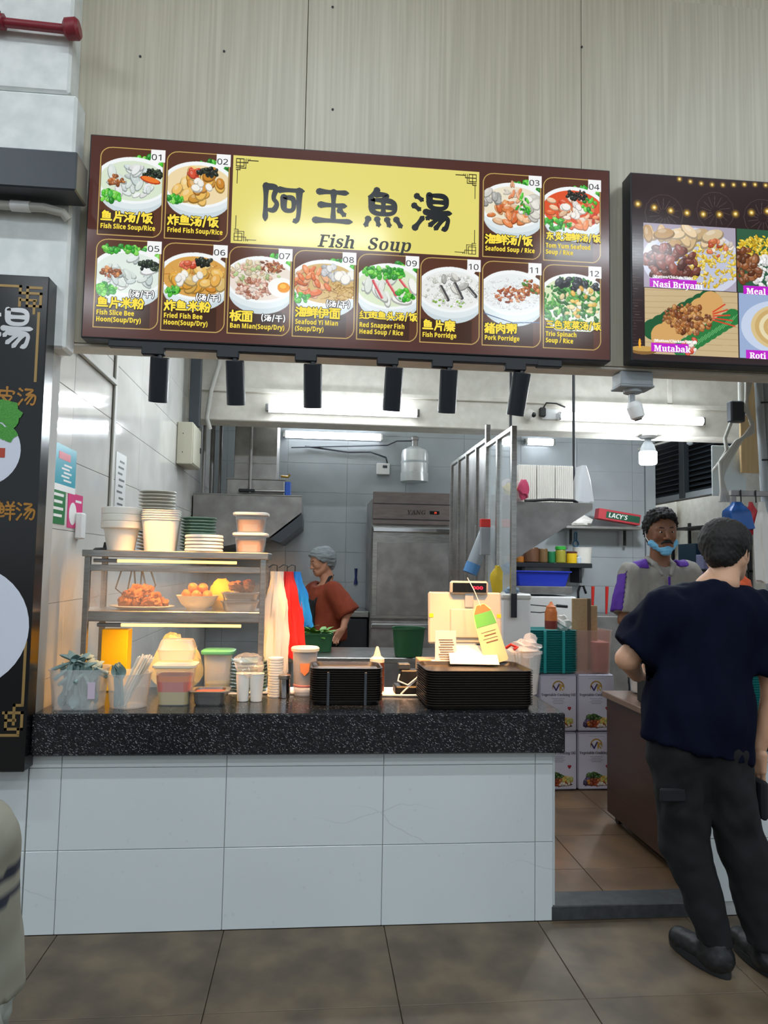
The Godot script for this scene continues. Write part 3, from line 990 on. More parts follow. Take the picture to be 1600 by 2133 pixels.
func make_neighbour_sign() -> void:
	var W := 1.45
	var H := 0.91
	var t := thing("menu_sign", "dark illuminated sign of the next stall with rice and bread pictures", "sign", V(1.476, 2.54, -0.1))
	part(t, "case", bb().box(V(W / 2, H / 2, 0.048), V(W + 0.012, H + 0.012, 0.096), 0.003), M.dark_metal)
	var S := 690.0
	var p := Paint.new(int(W * S), int(H * S), Color.html("2c1c1e"))
	p.r.seed = 42
	var line := Color.html("6b5a58")
	for c in [[0.16, 0.19], [0.42, 0.16], [0.66, 0.18]]:
		for k in 14:
			var a := TAU * k / 14
			var x: float = c[0] * S
			var y: float = c[1] * S
			p.line(x + cos(a) * 16, y + sin(a) * 16, x + cos(a + 0.2) * 52, y + sin(a + 0.2) * 52, 1.4, line)
			p.line(x + cos(a) * 66, y + sin(a) * 66, x + cos(a + TAU / 14) * 66, y + sin(a + TAU / 14) * 66, 1.2, line)
	for k in 40:
		var a := p.r.randf() * TAU
		p.line(0.0 * S, (0.3 + k * 0.014) * S, (0.03 + 0.02 * sin(a)) * S, (0.3 + k * 0.014) * S, 1.2, line)
	for k in 11:
		for q in [[0.24 + 0.055 * k, 0.012 + 0.0016 * k + 0.012 * sin(k * 0.6), 11.0], [0.03 + 0.082 * k, 0.15 + 0.03 * sin(k * 0.42), 15.0]]:
			for g in [[1.0, "5b4524"], [0.62, "b08a35"], [0.34, "f7df7a"], [0.16, "fffbe0"]]:
				p.ell(q[0] * S, q[1] * S, q[2] * g[0], q[2] * g[0], Color.html(g[1]))
	# rice plate
	p.clip = Rect2i(int(0.056 * S), int(0.24 * S), int(0.466 * S), int(0.318 * S))
	p.rect(0.056 * S, 0.24 * S, 0.466 * S, 0.318 * S, Color.html("aea6b8"))
	p.ell(0.3 * S, 0.42 * S, 0.25 * S, 0.17 * S, Color.html("d3d6e8"))
	p.ell(0.3 * S, 0.42 * S, 0.22 * S, 0.14 * S, Color.html("c2c6dc"))
	p.heap(0.38 * S, 0.42 * S, 0.13 * S, 0.1 * S, 190, 3, 7, ["e9c21e", "f6d84a", "d9a514", "f9e680"], 0.5)
	p.heap(0.24 * S, 0.29 * S, 0.14 * S, 0.035 * S, 14, 20, 34, ["e0bf8e", "ecd2a8", "d2a972"], 0.5)
	p.heap(0.2 * S, 0.43 * S, 0.11 * S, 0.07 * S, 46, 9, 20, ["6b2f22", "803a2a", "562318", "93493a"], 0.6)
	p.heap(0.44 * S, 0.34 * S, 0.05 * S, 0.04 * S, 14, 5, 11, ["c8502c", "e07a48", "f3e6d8"])
	# second rice plate
	p.clip = Rect2i(int(0.526 * S), int(0.24 * S), int(0.44 * S), int(0.318 * S))
	p.rect(0.526 * S, 0.24 * S, 0.44 * S, 0.318 * S, Color.html("2f5d42"))
	p.heap(0.65 * S, 0.33 * S, 0.1 * S, 0.05 * S, 120, 3, 8, ["f0c818", "f8dc50", "d8a810"], 0.5)
	p.heap(0.74 * S, 0.45 * S, 0.12 * S, 0.08 * S, 140, 4, 9, ["f4f2ee", "e2dfda", "ffffff"])
	p.heap(0.57 * S, 0.42 * S, 0.06 * S, 0.07 * S, 30, 8, 16, ["7d4526", "96582f", "5f3119"])
	# filled flat bread on a leaf
	p.clip = Rect2i(int(0.06 * S), int(0.56 * S), int(0.466 * S), int(0.32 * S))
	p.rect(0.06 * S, 0.56 * S, 0.466 * S, 0.32 * S, Color.html("cdb68c"))
	for k in 12:
		p.line(0.06 * S, (0.57 + k * 0.028) * S, 0.53 * S, (0.55 + k * 0.03) * S, 2, Color.html("b99f74"))
	p.line(0.1 * S, 0.76 * S, 0.38 * S, 0.6 * S, 70, Color.html("1c5a34"))
	p.line(0.24 * S, 0.85 * S, 0.5 * S, 0.68 * S, 56, Color.html("2b7d40"))
	for k in 14:
		p.line((0.25 + k * 0.018) * S, (0.87 - k * 0.012) * S, (0.29 + k * 0.018) * S, (0.82 - k * 0.012) * S, 2, Color.html("7cc27a"))
	p.line(0.15 * S, 0.79 * S, 0.39 * S, 0.62 * S, 84, Color.html("d8a866"))
	p.heap(0.27 * S, 0.7 * S, 0.1 * S, 0.06 * S, 90, 4, 10, ["b06a30", "8a4a22", "c98a4a", "703a1c"])
	p.heap(0.28 * S, 0.83 * S, 0.04 * S, 0.03 * S, 10, 6, 12, ["e0553c", "f08a70", "f6e9dc"])
	for k in 5:
		p.line(0.4 * S, (0.66 + k * 0.01) * S, (0.46 + 0.012 * k) * S, (0.62 + k * 0.026) * S, 5, Color.html("d9482e"))
	# flat bread plate
	p.clip = Rect2i(int(0.53 * S), int(0.56 * S), int(0.44 * S), int(0.32 * S))
	p.rect(0.53 * S, 0.56 * S, 0.44 * S, 0.32 * S, Color.html("9db2d6"))
	p.ell(0.72 * S, 0.72 * S, 0.18 * S, 0.13 * S, Color.html("c9d6ec"))
	p.ell(0.73 * S, 0.72 * S, 0.14 * S, 0.11 * S, Color.html("dcc48e"))
	for k in 5:
		p.ell(0.73 * S, 0.72 * S, (0.12 - 0.022 * k) * S, (0.095 - 0.018 * k) * S, Color.html("e9dcb4" if k % 2 else "cfae70"))
	p.clip = Rect2i(0, 0, 4096, 4096)
	# oil lamp in the corner
	p.ell(0.05 * S, 0.865 * S, 0.065 * S, 0.018 * S, Color.html("8a6430"))
	p.ell(0.05 * S, 0.855 * S, 0.06 * S, 0.013 * S, Color.html("c9a055"))
	p.ell(0.034 * S, 0.83 * S, 0.006 * S, 0.024 * S, Color.html("ffb32e"))
	var mag := Color.html("c41fcf")
	for q in [[0.085, 0.512, 0.235, 0.042], [0.555, 0.522, 0.24, 0.042], [0.09, 0.824, 0.185, 0.042], [0.562, 0.838, 0.24, 0.042]]:
		p.rect(q[0] * S, q[1] * S, q[2] * S, q[3] * S, mag)
	face(t, "lit_face", W, H, V(W / 2, H / 2, 0.0975), lit_print(p.img, BOARD_GLOW))
	var whi := glow("ffffff", BOARD_GLOW, 0.3)
	whi.albedo_color = Color(0.05, 0.05, 0.05)
	for q in [["Nasi Briyani", 0.1, 0.546], ["Meal Set", 0.57, 0.556], ["Mutabak", 0.103, 0.858], ["Roti Prata", 0.58, 0.872]]:
		text(t, q[0], V(q[1], H - q[2] + 0.006, 0.0985), 0.029, whi, font_serif, 0, 0.0, "lettering", 0.98)
	text(t, "(Mutton/Chicken/Fish)", V(0.1, H - 0.503, 0.0985), 0.013, whi, font_bold, 0, 0.0, "lettering", 1.0)
	text(t, "(Mutton/Chicken/Sadin)", V(0.103, H - 0.815, 0.0985), 0.013, whi, font_bold, 0, 0.0, "lettering", 1.0)
	panel_light(t, Vector2(W * 0.96, H * 0.92), V(W / 2, H / 2, 0.11), 0.2, Color(1.0, 0.88, 0.8))

func make_left_signs() -> void:
	# tall dark sign on the pillar
	var t := thing("upright_sign", "tall black sign with gold lattice corners and soup names on the pillar", "sign", V(-1.15, 0.69, 0.0))
	part(t, "case", bb().box(V(-0.42, 1.03, 0.05), V(0.84, 2.065, 0.1), 0.004), M.black_gloss)
	var gold := mat("9c7f4c", 0.4, 0.3)
	var bright := mat("b9b9b9", 0.3, 0.6)
	var amber := mat("a9752c", 0.4, 0.2)
	for s in [[-0.8, 2.013, -0.115, 2.013], [-0.115, 2.013, -0.115, 1.985], [-0.115, 1.985, -0.03, 1.985], [-0.03, 1.985, -0.03, 1.93], [-0.03, 1.93, -0.085, 1.93], [-0.085, 1.93, -0.085, 2.01], [-0.085, 2.01, -0.03, 2.01], [-0.11, 1.955, -0.05, 1.955], [-0.115, 1.93, -0.115, 1.96], [-0.055, 1.95, -0.055, 1.9], [-0.035, 1.9, -0.035, 1.61],
		[-0.018, 0.52, -0.018, 0.265], [-0.018, 0.265, -0.05, 0.265], [-0.05, 0.265, -0.05, 0.19], [-0.09, 0.235, -0.018, 0.235], [-0.018, 0.235, -0.018, 0.17], [-0.018, 0.17, -0.08, 0.17], [-0.08, 0.205, -0.045, 0.205], [-0.08, 0.17, -0.08, 0.235], [-0.8, 0.145, -0.03, 0.145], [-0.03, 0.145, -0.03, 0.17]]:
		var a := V(s[0], s[1], 0.1)
		var c := V(s[2], s[3], 0.1)
		part(t, "lattice_bar", bb().box((a + c) / 2, V(absf(a.x - c.x) + 0.011, absf(a.y - c.y) + 0.011, 0.004)), gold)
	han(t, "湯", V(-0.24, 1.83, 0.1015), 0.19, 0.02, bright, 1.0, 0.7, "raised_character")
	han(t, "皮汤", V(-0.19, 1.54, 0.1015), 0.085, 0.009, amber, 1.0, 0.6, "raised_character")
	han(t, "鲜汤", V(-0.17, 1.058, 0.1015), 0.085, 0.009, amber, 1.0, 0.6, "raised_character")
	var pic := bb()
	pic.t = Transform3D(Basis(Vector3.RIGHT, PI / 2), V(-0.26, 0.58, 0.1))
	pic.lathe([[0.25, 0.0], [0.252, 0.002], [0.24, 0.0025]], 40)
	part(t, "printed_plate", pic, mat("d5d9e6", 0.4))
	var pic2 := bb()
	pic2.t = Transform3D(Basis(Vector3.RIGHT, PI / 2), V(-0.23, 1.31, 0.1))
	pic2.lathe([[0.15, 0.0], [0.152, 0.002], [0.14, 0.0025]], 40)
	part(t, "printed_plate", pic2, mat("d5d9e6", 0.4))
	var leafy := bb()
	var r := RandomNumberGenerator.new()
	r.seed = 3
	for k in 26:
		var poly := PackedVector2Array()
		var c := Vector2(-0.15 + r.randf_range(-0.07, 0.045), 1.43 + r.randf_range(-0.06, 0.07))
		for j in 9:
			var a := -TAU * j / 9
			poly.append(c + Vector2(cos(a), sin(a)) * r.randf_range(0.018, 0.04))
		leafy.prism(poly, 0.1025, 0.1035 + 0.00005 * k)
	part(t, "printed_lettuce", leafy, noisy("2c7d2c", "5fae3c", 0.05, 0.4, V(5, 5, 5)))
	part(t, "printed_tomato", bb().box(V(-0.17, 1.3, 0.103), V(0.06, 0.04, 0.003), 0.001), mat("b2402a", 0.4))
	# dark grey box of the stall to the left
	var d := thing("dark_fascia", "dark grey fascia box with a pale pipe below at the pillar", "fascia", V(-1.04, 3.11, 0.005))
	part(d, "case", bb().box(V(-0.6, 0.085, 0.08), V(1.2, 0.17, 0.15), 0.006), M.dark_grey)
	part(d, "pipe", bb().tube([V(-1.2, -0.03, 0.05), V(-0.16, -0.035, 0.05), V(-0.09, -0.045, 0.035), V(-0.07, -0.07, 0.02)], 0.02, 10), M.conduit)
	part(d, "pipe_clip", bb().tube([V(-0.3, -0.034, 0.05), V(-0.22, -0.035, 0.05)], 0.024, 10), M.white)
	# red pipe high on the pillar
	var rp := thing("fire_pipe", "red painted fire pipe with bolted clamp and end cap on the pillar", "pipe", V(-1.13, 3.9, 0.05))
	part(rp, "pipe", bb().tube([V(-1.0, 0.03, 0), V(-0.005, 0.0, 0)], 0.02, 12), M.red_pipe)
	part(rp, "clamp", bb().tube([V(-0.335, 0.012, 0), V(-0.285, 0.01, 0)], 0.034, 10), M.red_pipe)
	part(rp, "bolt", bb().tube([V(-0.31, -0.045, 0), V(-0.31, 0.06, 0)], 0.007, 6), M.dark_metal)
	var cap := bb()
	cap.t = Transform3D(Basis(Vector3.BACK, -PI / 2 + 0.12), V(-0.03, 0.0, 0))
	cap.lathe([[0.03, 0.0], [0.045, 0.012], [0.047, 0.055], [0.036, 0.068]], 14)
	part(rp, "end_cap", cap, M.red_pipe)
	# notices on the left tiled wall, facing into the stall
	var wall := Basis(Vector3.UP, PI / 2)
	var nb := [["menu_notice", 1.985, -0.46, 0.2, 0.3, "19a0b4", "turquoise notice with white lines on the left tiled wall"], ["halal_notice", 1.8, -0.33, 0.17, 0.2, "157a3e", "green sticker with white lettering on the left tiled wall"], ["delivery_notice", 1.79, -0.59, 0.17, 0.22, "e0347f", "pink delivery sticker with a white oval on the left tiled wall"]]
	for q in nb:
		var n := thing(q[0], q[6], "notice", V(-1.181, q[1], q[2]))
		n.basis = wall
		part(n, "sheet", bb().box(V(-q[4] / 2, 0, 0.001), V(q[4], q[3], 0.002)), mat(q[5], 0.3))
		if q[0] == "menu_notice":
			part(n, "margin", bb().box(V(-q[4] / 2, -0.1, 0.0022), V(q[4], 0.03, 0.001)), M.white)
			part(n, "red_flag", bb().box(V(-q[4] * 0.56, 0.05, 0.0025), V(0.16, 0.035, 0.001)), mat("c8465a", 0.4))
			for k in 5:
				part(n, "print_line", bb().box(V(-q[4] * (0.4 + 0.1 * (k % 2)), 0.01 - 0.018 * k, 0.0025), V(0.11, 0.009, 0.001)), M.white)
		elif q[0] == "halal_notice":
			for k in 4:
				part(n, "print_line", bb().box(V(-q[4] * 0.5, 0.05 - 0.032 * k, 0.0025), V(0.14 - 0.03 * (k % 2), 0.013, 0.001)), M.white)
		else:
			var ov := bb()
			ov.t = Transform3D(Basis(Vector3.RIGHT, PI / 2), V(-0.15, -0.015, 0.002))
			ov.loft([B.circ(0, 0.055, 0.055, 16), B.circ(0.001, 0.055, 0.055, 16)])
			part(n, "white_oval", ov, M.white)
			part(n, "print_line", bb().box(V(-0.07, 0.05, 0.0025), V(0.09, 0.012, 0.001)), M.white)
	var pn := thing("paper_notice", "pale paper notice with small dark print on the left tiled wall beyond the strip", "notice", V(-1.181, 1.95, -1.42))
	pn.basis = wall
	part(pn, "sheet", bb().box(V(-0.12, 0, 0.001), V(0.24, 0.5, 0.002)), mat("d9dad6", 0.4))
	for k in 12:
		part(pn, "print_line", bb().box(V(-0.1 - 0.02 * (k % 3), 0.2 - 0.037 * k, 0.0025), V(0.1 + 0.02 * (k % 2), 0.012, 0.001)), mat("5a5c5c", 0.5))

# ---------- things on and around the counter ----------
func many(called: String, mesh: Mesh, m: Material, label: String, category: String, group: String, places: Array) -> Array:
	var out := []
	for t in places:
		var o := node(numbered(called), mesh, m, self, t)
		tag(o, label if not "%s" in label else label % rank(out.size(), places.size()), category, group)
		out.append(o)
	return out

func rank(k: int, n: int) -> String:
	var words := ["topmost", "second from the top", "third from the top", "fourth from the top", "fifth from the top", "sixth from the top", "seventh from the top", "eighth from the top", "ninth from the top", "tenth from the top"]
	var low := ["bottom one", "second from the bottom", "third from the bottom", "fourth from the bottom", "fifth from the bottom", "sixth from the bottom", "seventh from the bottom", "eighth from the bottom", "ninth from the bottom", "tenth from the bottom", "eleventh from the bottom", "twelfth from the bottom", "thirteenth from the bottom", "fourteenth from the bottom"]
	return words[n - 1 - k] if n - 1 - k < mini(10, (n + 1) / 2) else low[k]

func at(x: float, y: float, z: float, turn := 0.0) -> Transform3D:
	return Transform3D(Basis(Vector3.UP, turn), V(x, y, z))

func tray_mesh(w: float, d: float, h: float) -> ArrayMesh:
	return bb().tub([[w - 0.05, d - 0.05, 0.0], [w - 0.03, d - 0.03, 0.002], [w - 0.012, d - 0.012, h - 0.004], [w, d, h - 0.003], [w, d, h], [w - 0.016, d - 0.016, h], [w - 0.034, d - 0.034, 0.006], [w - 0.05, d - 0.05, 0.005]], 0.045).mesh()

func spoon_mesh() -> ArrayMesh:
	# soup spoon: boat-shaped bowl and a long grooved handle, along +y
	var b := bb()
	var rings := []
	for k in 9:
		var s := k / 8.0
		var w := 0.021 * sin(PI * clampf(s * 0.9 + 0.08, 0, 1)) + 0.001
		var dz := -0.012 * sin(PI * s)
		rings.append(PackedVector3Array([V(w, 0.12 + 0.062 * s, 0.002), V(0, 0.12 + 0.062 * s, dz), V(-w, 0.12 + 0.062 * s, 0.002), V(0, 0.12 + 0.062 * s, dz + 0.004)]))
	b.loft(rings)
	b.tube([V(0, 0.0, 0.012), V(0, 0.03, 0.008), V(0, 0.08, 0.004), V(0, 0.125, 0.0)], [0.0075, 0.0085, 0.0065, 0.006], 6)
	return b.mesh(60)

func food_mesh(sd: int, s: float) -> ArrayMesh:
	var b := bb()
	b.blob(V(0, 0, 0), V(s, s * 0.75, s * 0.9), 0.75, sd, 9)
	return b.mesh(60)

func tub_shell(w: float, d: float, h: float, flare := 0.9, wall := 0.003) -> B:
	return bb().tub([[w * flare, d * flare, 0.0], [w, d, h - 0.008], [w + 0.012, d + 0.012, h - 0.006], [w + 0.012, d + 0.012, h], [w - wall * 2, d - wall * 2, h], [w * flare - wall * 2, d * flare - wall * 2, wall]], 0.03)

func make_shelf_unit() -> void:
	var u := thing("display_shelf", "stainless steel two-tier display shelf with warm tube lights on the counter", "shelf", V(-0.65, 0.912, -0.46))
	var w := 0.845
	var d := 0.31
	for sx in [-1, 1]:
		for sz in [-1, 1]:
			part(u, "post", bb().box(V(sx * (w / 2 - 0.013), 0.335, sz * (d / 2 - 0.013)), V(0.026, 0.67, 0.026), 0.002), M.steel)
	part(u, "top_shelf", bb().box(V(0, 0.672, 0), V(w + 0.02, 0.032, d + 0.02), 0.003), M.steel)
	part(u, "upper_rail", bb().box(V(0, 0.604, d / 2 - 0.012), V(w - 0.05, 0.03, 0.018), 0.002), M.steel)
	part(u, "middle_shelf", bb().box(V(0, 0.378, 0), V(w - 0.03, 0.05, d - 0.006), 0.003), M.steel)
	part(u, "side_glass", bb().box(V(-w / 2 + 0.012, 0.5, 0), V(0.004, 0.19, d - 0.06)), M.glass)
	part(u, "front_glass", bb().box(V(0, 0.497, d / 2 - 0.02), V(w - 0.056, 0.185, 0.004)), M.glass)
	for k in 2:
		var y: float = [0.638, 0.335][k]
		var x: float = [0.0, 0.03][k]
		var lamp := Node3D.new()
		lamp.name = "warm_tube_lamp"
		u.add_child(lamp, true)
		lamp.position = V(x, y, d / 2 - 0.035)
		part(lamp, "lamp_tube", bb().tube([V(-0.28, 0, 0), V(0.28, 0, 0)], 0.0075, 10), M.warm_glow)
		part(lamp, "lamp_holder", bb().box(V(-0.335, 0, 0), V(0.11, 0.018, 0.02), 0.003), M.dull_steel)
		var l := AreaLight3D.new()
		l.name = "lamp_light"
		l.area_size = Vector2(0.56, 0.02)
		l.light_energy = WARM_TUBE
		l.light_color = Color(1.0, 0.72, 0.36)
		l.shadow_enabled = true
		l.area_range = 6.0
		l.position = V(0, -0.012, -0.004)
		l.basis = Basis(Vector3.RIGHT, -PI / 2 + 0.35)
		lamp.add_child(l)
	var cab := bb()
	for k in 3:
		cab.tube([V(-0.31 + 0.05 * k, 0.59, -0.08), V(-0.33 + 0.06 * k, 0.5, -0.06), V(-0.27 + 0.05 * k, 0.45, -0.07), V(-0.24 + 0.05 * k, 0.52, -0.08), V(-0.25 + 0.04 * k, 0.595, -0.09)], 0.004, 6)
	part(u, "hanging_cable", cab, M.dark_metal)

	# ---- on the top shelf (top face at y 1.600)
	var ty := 1.601
	var foam := bb().lathe([[0.062, 0.0], [0.064, 0.001], [0.083, 0.104], [0.094, 0.106], [0.098, 0.11], [0.098, 0.138], [0.094, 0.142], [0.09, 0.14], [0.08, 0.106], [0.06, 0.006]], 28).mesh()
	many("foam_bowl", foam, M.foam, "white foam bowl in the nested stack on the display shelf, %s", "bowl", "nested foam bowls on the display shelf", [at(-0.945, ty, -0.45), at(-0.945, ty + 0.034, -0.45), at(-0.945, ty + 0.068, -0.45)])
	var cup := bb().tub([[0.145, 0.145, 0.0], [0.176, 0.176, 0.15], [0.182, 0.182, 0.152], [0.182, 0.182, 0.156], [0.17, 0.17, 0.156], [0.14, 0.14, 0.004]], 0.035).mesh()
	var cs := []
	for k in 5:
		cs.append(at(-0.755, ty + 0.011 * k, -0.45, 0.1))
	many("plastic_container", cup, M.white_bag, "white takeaway container nested beside the foam bowls, %s", "container", "nested takeaway containers", cs)
	var plate := bb().lathe([[0.05, 0.0], [0.053, 0.0], [0.088, 0.012], [0.092, 0.014], [0.091, 0.017], [0.05, 0.005]], 26).mesh()
	var ps := []
	for k in 18:
		ps.append(at(-0.8 + 0.001 * (k % 3), ty + 0.0168 * k, -0.545))
	many("melamine_plate", plate, M.plate, "beige melamine plate in the tall pile behind the foam bowls, %s", "plate", "pile of beige plates", ps)
	var gp := bb()
	gp.loft([B.circ(0.0, 0.06, 0.06, 8), B.circ(0.002, 0.064, 0.064, 8), B.circ(0.016, 0.093, 0.093, 8), B.circ(0.019, 0.092, 0.092, 8), B.circ(0.005, 0.058, 0.058, 8)])
	ps = []
	for k in 11:
		ps.append(at(-0.585, ty + 0.0155 * k, -0.53, 0.39 + 0.03 * (k % 3)))
	many("octagonal_plate", gp.mesh(20), M.green_plate, "grey-green octagonal plate piled behind the white containers, %s", "plate", "pile of green octagonal plates", ps)
	ps = []
	var lid := bb().lathe([[0.078, 0.0], [0.092, 0.002], [0.094, 0.006], [0.09, 0.016], [0.074, 0.018], [0.07, 0.017]], 26).mesh()
	for k in 5:
		ps.append(at(-0.54 + 0.002 * (k % 2), ty + 0.0165 * k, -0.42))
	many("container_lid", lid, M.foam, "round white container lid in the low pile on the shelf, %s", "lid", "pile of white lids", ps)
	var flakes := noisy("7c3a14", "c98a3c", 0.12, 0.6, V(8, 8, 8), 3, 0.5)
	for k in 2:
		var t := thing("lidded_tub", ["clear plastic tub of dried chilli, lower of the two", "clear plastic tub of dried chilli stacked on the other tub"][k], "tub", V(-0.315, ty + 0.101 * k, -0.45))
		part(t, "shell", tub_shell(0.15, 0.13, 0.086, 0.88), M.clear_tub)
		part(t, "lid", bb().tub([[0.17, 0.15, 0.084], [0.174, 0.154, 0.086], [0.174, 0.154, 0.096], [0.16, 0.14, 0.0985]], 0.03), M.foam)
		part(t, "chilli_flakes", bb().tub([[0.124, 0.108, 0.005], [0.14, 0.12, 0.062], [0.12, 0.1, 0.07]], 0.025), flakes).set_meta("kind", "stuff")
	one("tape_stand", bb().lathe([[0.058, 0.0], [0.06, 0.004], [0.05, 0.012], [0.014, 0.014], [0.01, 0.04]], 20), M.black, "flat black stand disc at the end of the display shelf", "stand", V(-1.03, ty, -0.5))
	one("wall_box", bb().box(V(0, 0, 0), V(0.03, 0.13, 0.08), 0.006), M.white, "small white switch box on the left tiled wall above the shelf", "switch", V(-1.164, 1.72, -0.52))

	# ---- on the middle shelf (top face at y 1.315)
	var my := 1.3155
	var p := thing("serving_plate", "flat white plate under the fried chicken on the shelf", "plate", V(-0.83, my, -0.44))
	part(p, "dish", bb().loft([B.circ(0, 0.1, 0.06, 26), B.circ(0.003, 0.11, 0.07, 26), B.circ(0.016, 0.155, 0.105, 26), B.circ(0.019, 0.154, 0.104, 26), B.circ(0.006, 0.1, 0.06, 26)]), M.plate)
	var fried := noisy("6b3a12", "b0702c", 0.09, 0.6, V(9, 9, 9), 4, 0.6)
	var kinds := [food_mesh(3, 0.026), food_mesh(9, 0.03), food_mesh(14, 0.022)]
	var r := RandomNumberGenerator.new()
	r.seed = 8
	for k in 34:
		var lay := 0 if k < 18 else (1 if k < 28 else 2)
		var a := r.randf() * TAU
		var q: float = sqrt(r.randf()) * [1.0, 0.7, 0.36][lay]
		var o: Node = many("fried_chicken", kinds[k % 3], fried, "golden fried chicken piece heaped on the white plate", "chicken", "fried chicken pieces", [Transform3D(Basis.from_euler(V(r.randf() * 3, r.randf() * 6, r.randf() * 3)), V(-0.83 + cos(a) * 0.125 * q, my + 0.034 + 0.03 * lay, -0.44 + sin(a) * 0.075 * q))])[0]
	var eb := thing("egg_bowl", "cream bowl holding brown eggs on the middle shelf", "bowl", V(-0.565, my, -0.44))
	part(eb, "bowl", bb().lathe([[0.05, 0.0], [0.052, 0.008], [0.078, 0.03], [0.1, 0.068], [0.103, 0.072], [0.1, 0.072], [0.072, 0.032], [0.045, 0.012]], 28), M.cream)
	var egg := bb().lathe([[0.0, -0.026], [0.013, -0.023], [0.023, -0.01], [0.0245, 0.0], [0.022, 0.012], [0.013, 0.026], [0.0, 0.032]], 16).mesh(70)
	for q in [[-0.05, 0.074, 0.02], [0.0, 0.074, 0.04], [0.05, 0.074, 0.02], [-0.03, 0.076, -0.04], [0.03, 0.076, -0.04], [-0.022, 0.108, 0.005], [0.025, 0.108, 0.0], [0.0, 0.068, 0.0]]:
		many("brown_egg", egg, M.egg, "brown egg heaped in the cream bowl", "egg", "brown eggs in the bowl", [Transform3D(Basis.from_euler(V(1.2 + q[0] * 9, q[2] * 20, 0.4)), V(-0.565 + q[0], my + q[1], -0.44 + q[2]))])
	var pan := tub_shell(0.17, 0.14, 0.05, 0.86)
	for k in 2:
		one("steel_pan", pan, M.steel, ["steel pan under the minced meat pan on the middle shelf", "steel pan of dark minced meat stacked on the other pan"][k], "pan", V(-0.355, my + 0.04 * k * 1.0, -0.43))
	var minced := bb()
	for k in 14:
		minced.blob(V(r.randf_range(-0.05, 0.05), 0.06 + r.randf_range(0, 0.03), r.randf_range(-0.03, 0.03)), V(0.024, 0.022, 0.024), 0.5, k + 1, 7)
	one("minced_meat", minced, noisy("5b3316", "8a5526", 0.1, 0.7, V(9, 9, 9)), "heap of dark fried minced meat in the upper steel pan", "meat", V(-0.345, my + 0.045, -0.43)).set_meta("kind", "stuff")
	one("snack_packet", bb().blob(V(0, 0.075, 0), V(0.06, 0.085, 0.025), 0.25, 4, 9), M.yellow, "crumpled yellow snack packet beside the meat pan", "packet", V(-0.46, my - 0.008, -0.53))

	# ---- under the middle shelf, on the counter
	var cy := 0.9125
	one("carton", bb().box(V(0, 0.15, 0), V(0.125, 0.3, 0.09), 0.003), M.yellow, "tall yellow carton at the end under the display shelf", "carton", V(-0.965, cy, -0.53))
	var bag := bb()
	bag.blob(V(0, 0.11, 0), V(0.13, 0.13, 0.07), 0.16, 5, 12)
	bag.blob(V(-0.02, 0.235, 0), V(0.05, 0.05, 0.03), 0.3, 6, 8)
	one("plastic_bag", bag, clear("f1e9c0", 0.45, 0.3), "knotted cream plastic bag of vegetables under the display shelf", "bag", V(-0.67, cy - 0.0, -0.52))
	var gt := thing("lidded_tub", "clear square tub with a green lid under the display shelf", "tub", V(-0.455, cy, -0.46))
	part(gt, "shell", tub_shell(0.135, 0.12, 0.195, 0.88), M.clear_tub)
	part(gt, "lid", bb().tub([[0.158, 0.142, 0.19], [0.162, 0.146, 0.196], [0.162, 0.146, 0.206], [0.14, 0.125, 0.211]], 0.03), mat("4f9c80", 0.4))
	part(gt, "contents", bb().tub([[0.11, 0.096, 0.006], [0.114, 0.1, 0.05]], 0.02), mat("a59550", 0.7))
	ps = []
	for k in 9:
		ps.append(at(-0.31, cy + 0.0168 * k, -0.52))
	many("melamine_plate", plate, M.green_plate, "green melamine plate piled under the shelf by the post, %s", "plate", "pile of green plates under the shelf", ps)
	one("lunch_box", bb().tub([[0.15, 0.1, 0.0], [0.16, 0.11, 0.04], [0.166, 0.116, 0.044], [0.14, 0.09, 0.085], [0.13, 0.08, 0.09]], 0.02), clear("f3efe0", 0.4, 0.15), "clear hinged food box on top of the layered tub's neighbours", "box", V(-0.61, 1.108, -0.2)).set_meta("label", "clear hinged food box lying on the lid of the chilli tub")

const WARM_TUBE := 0.35

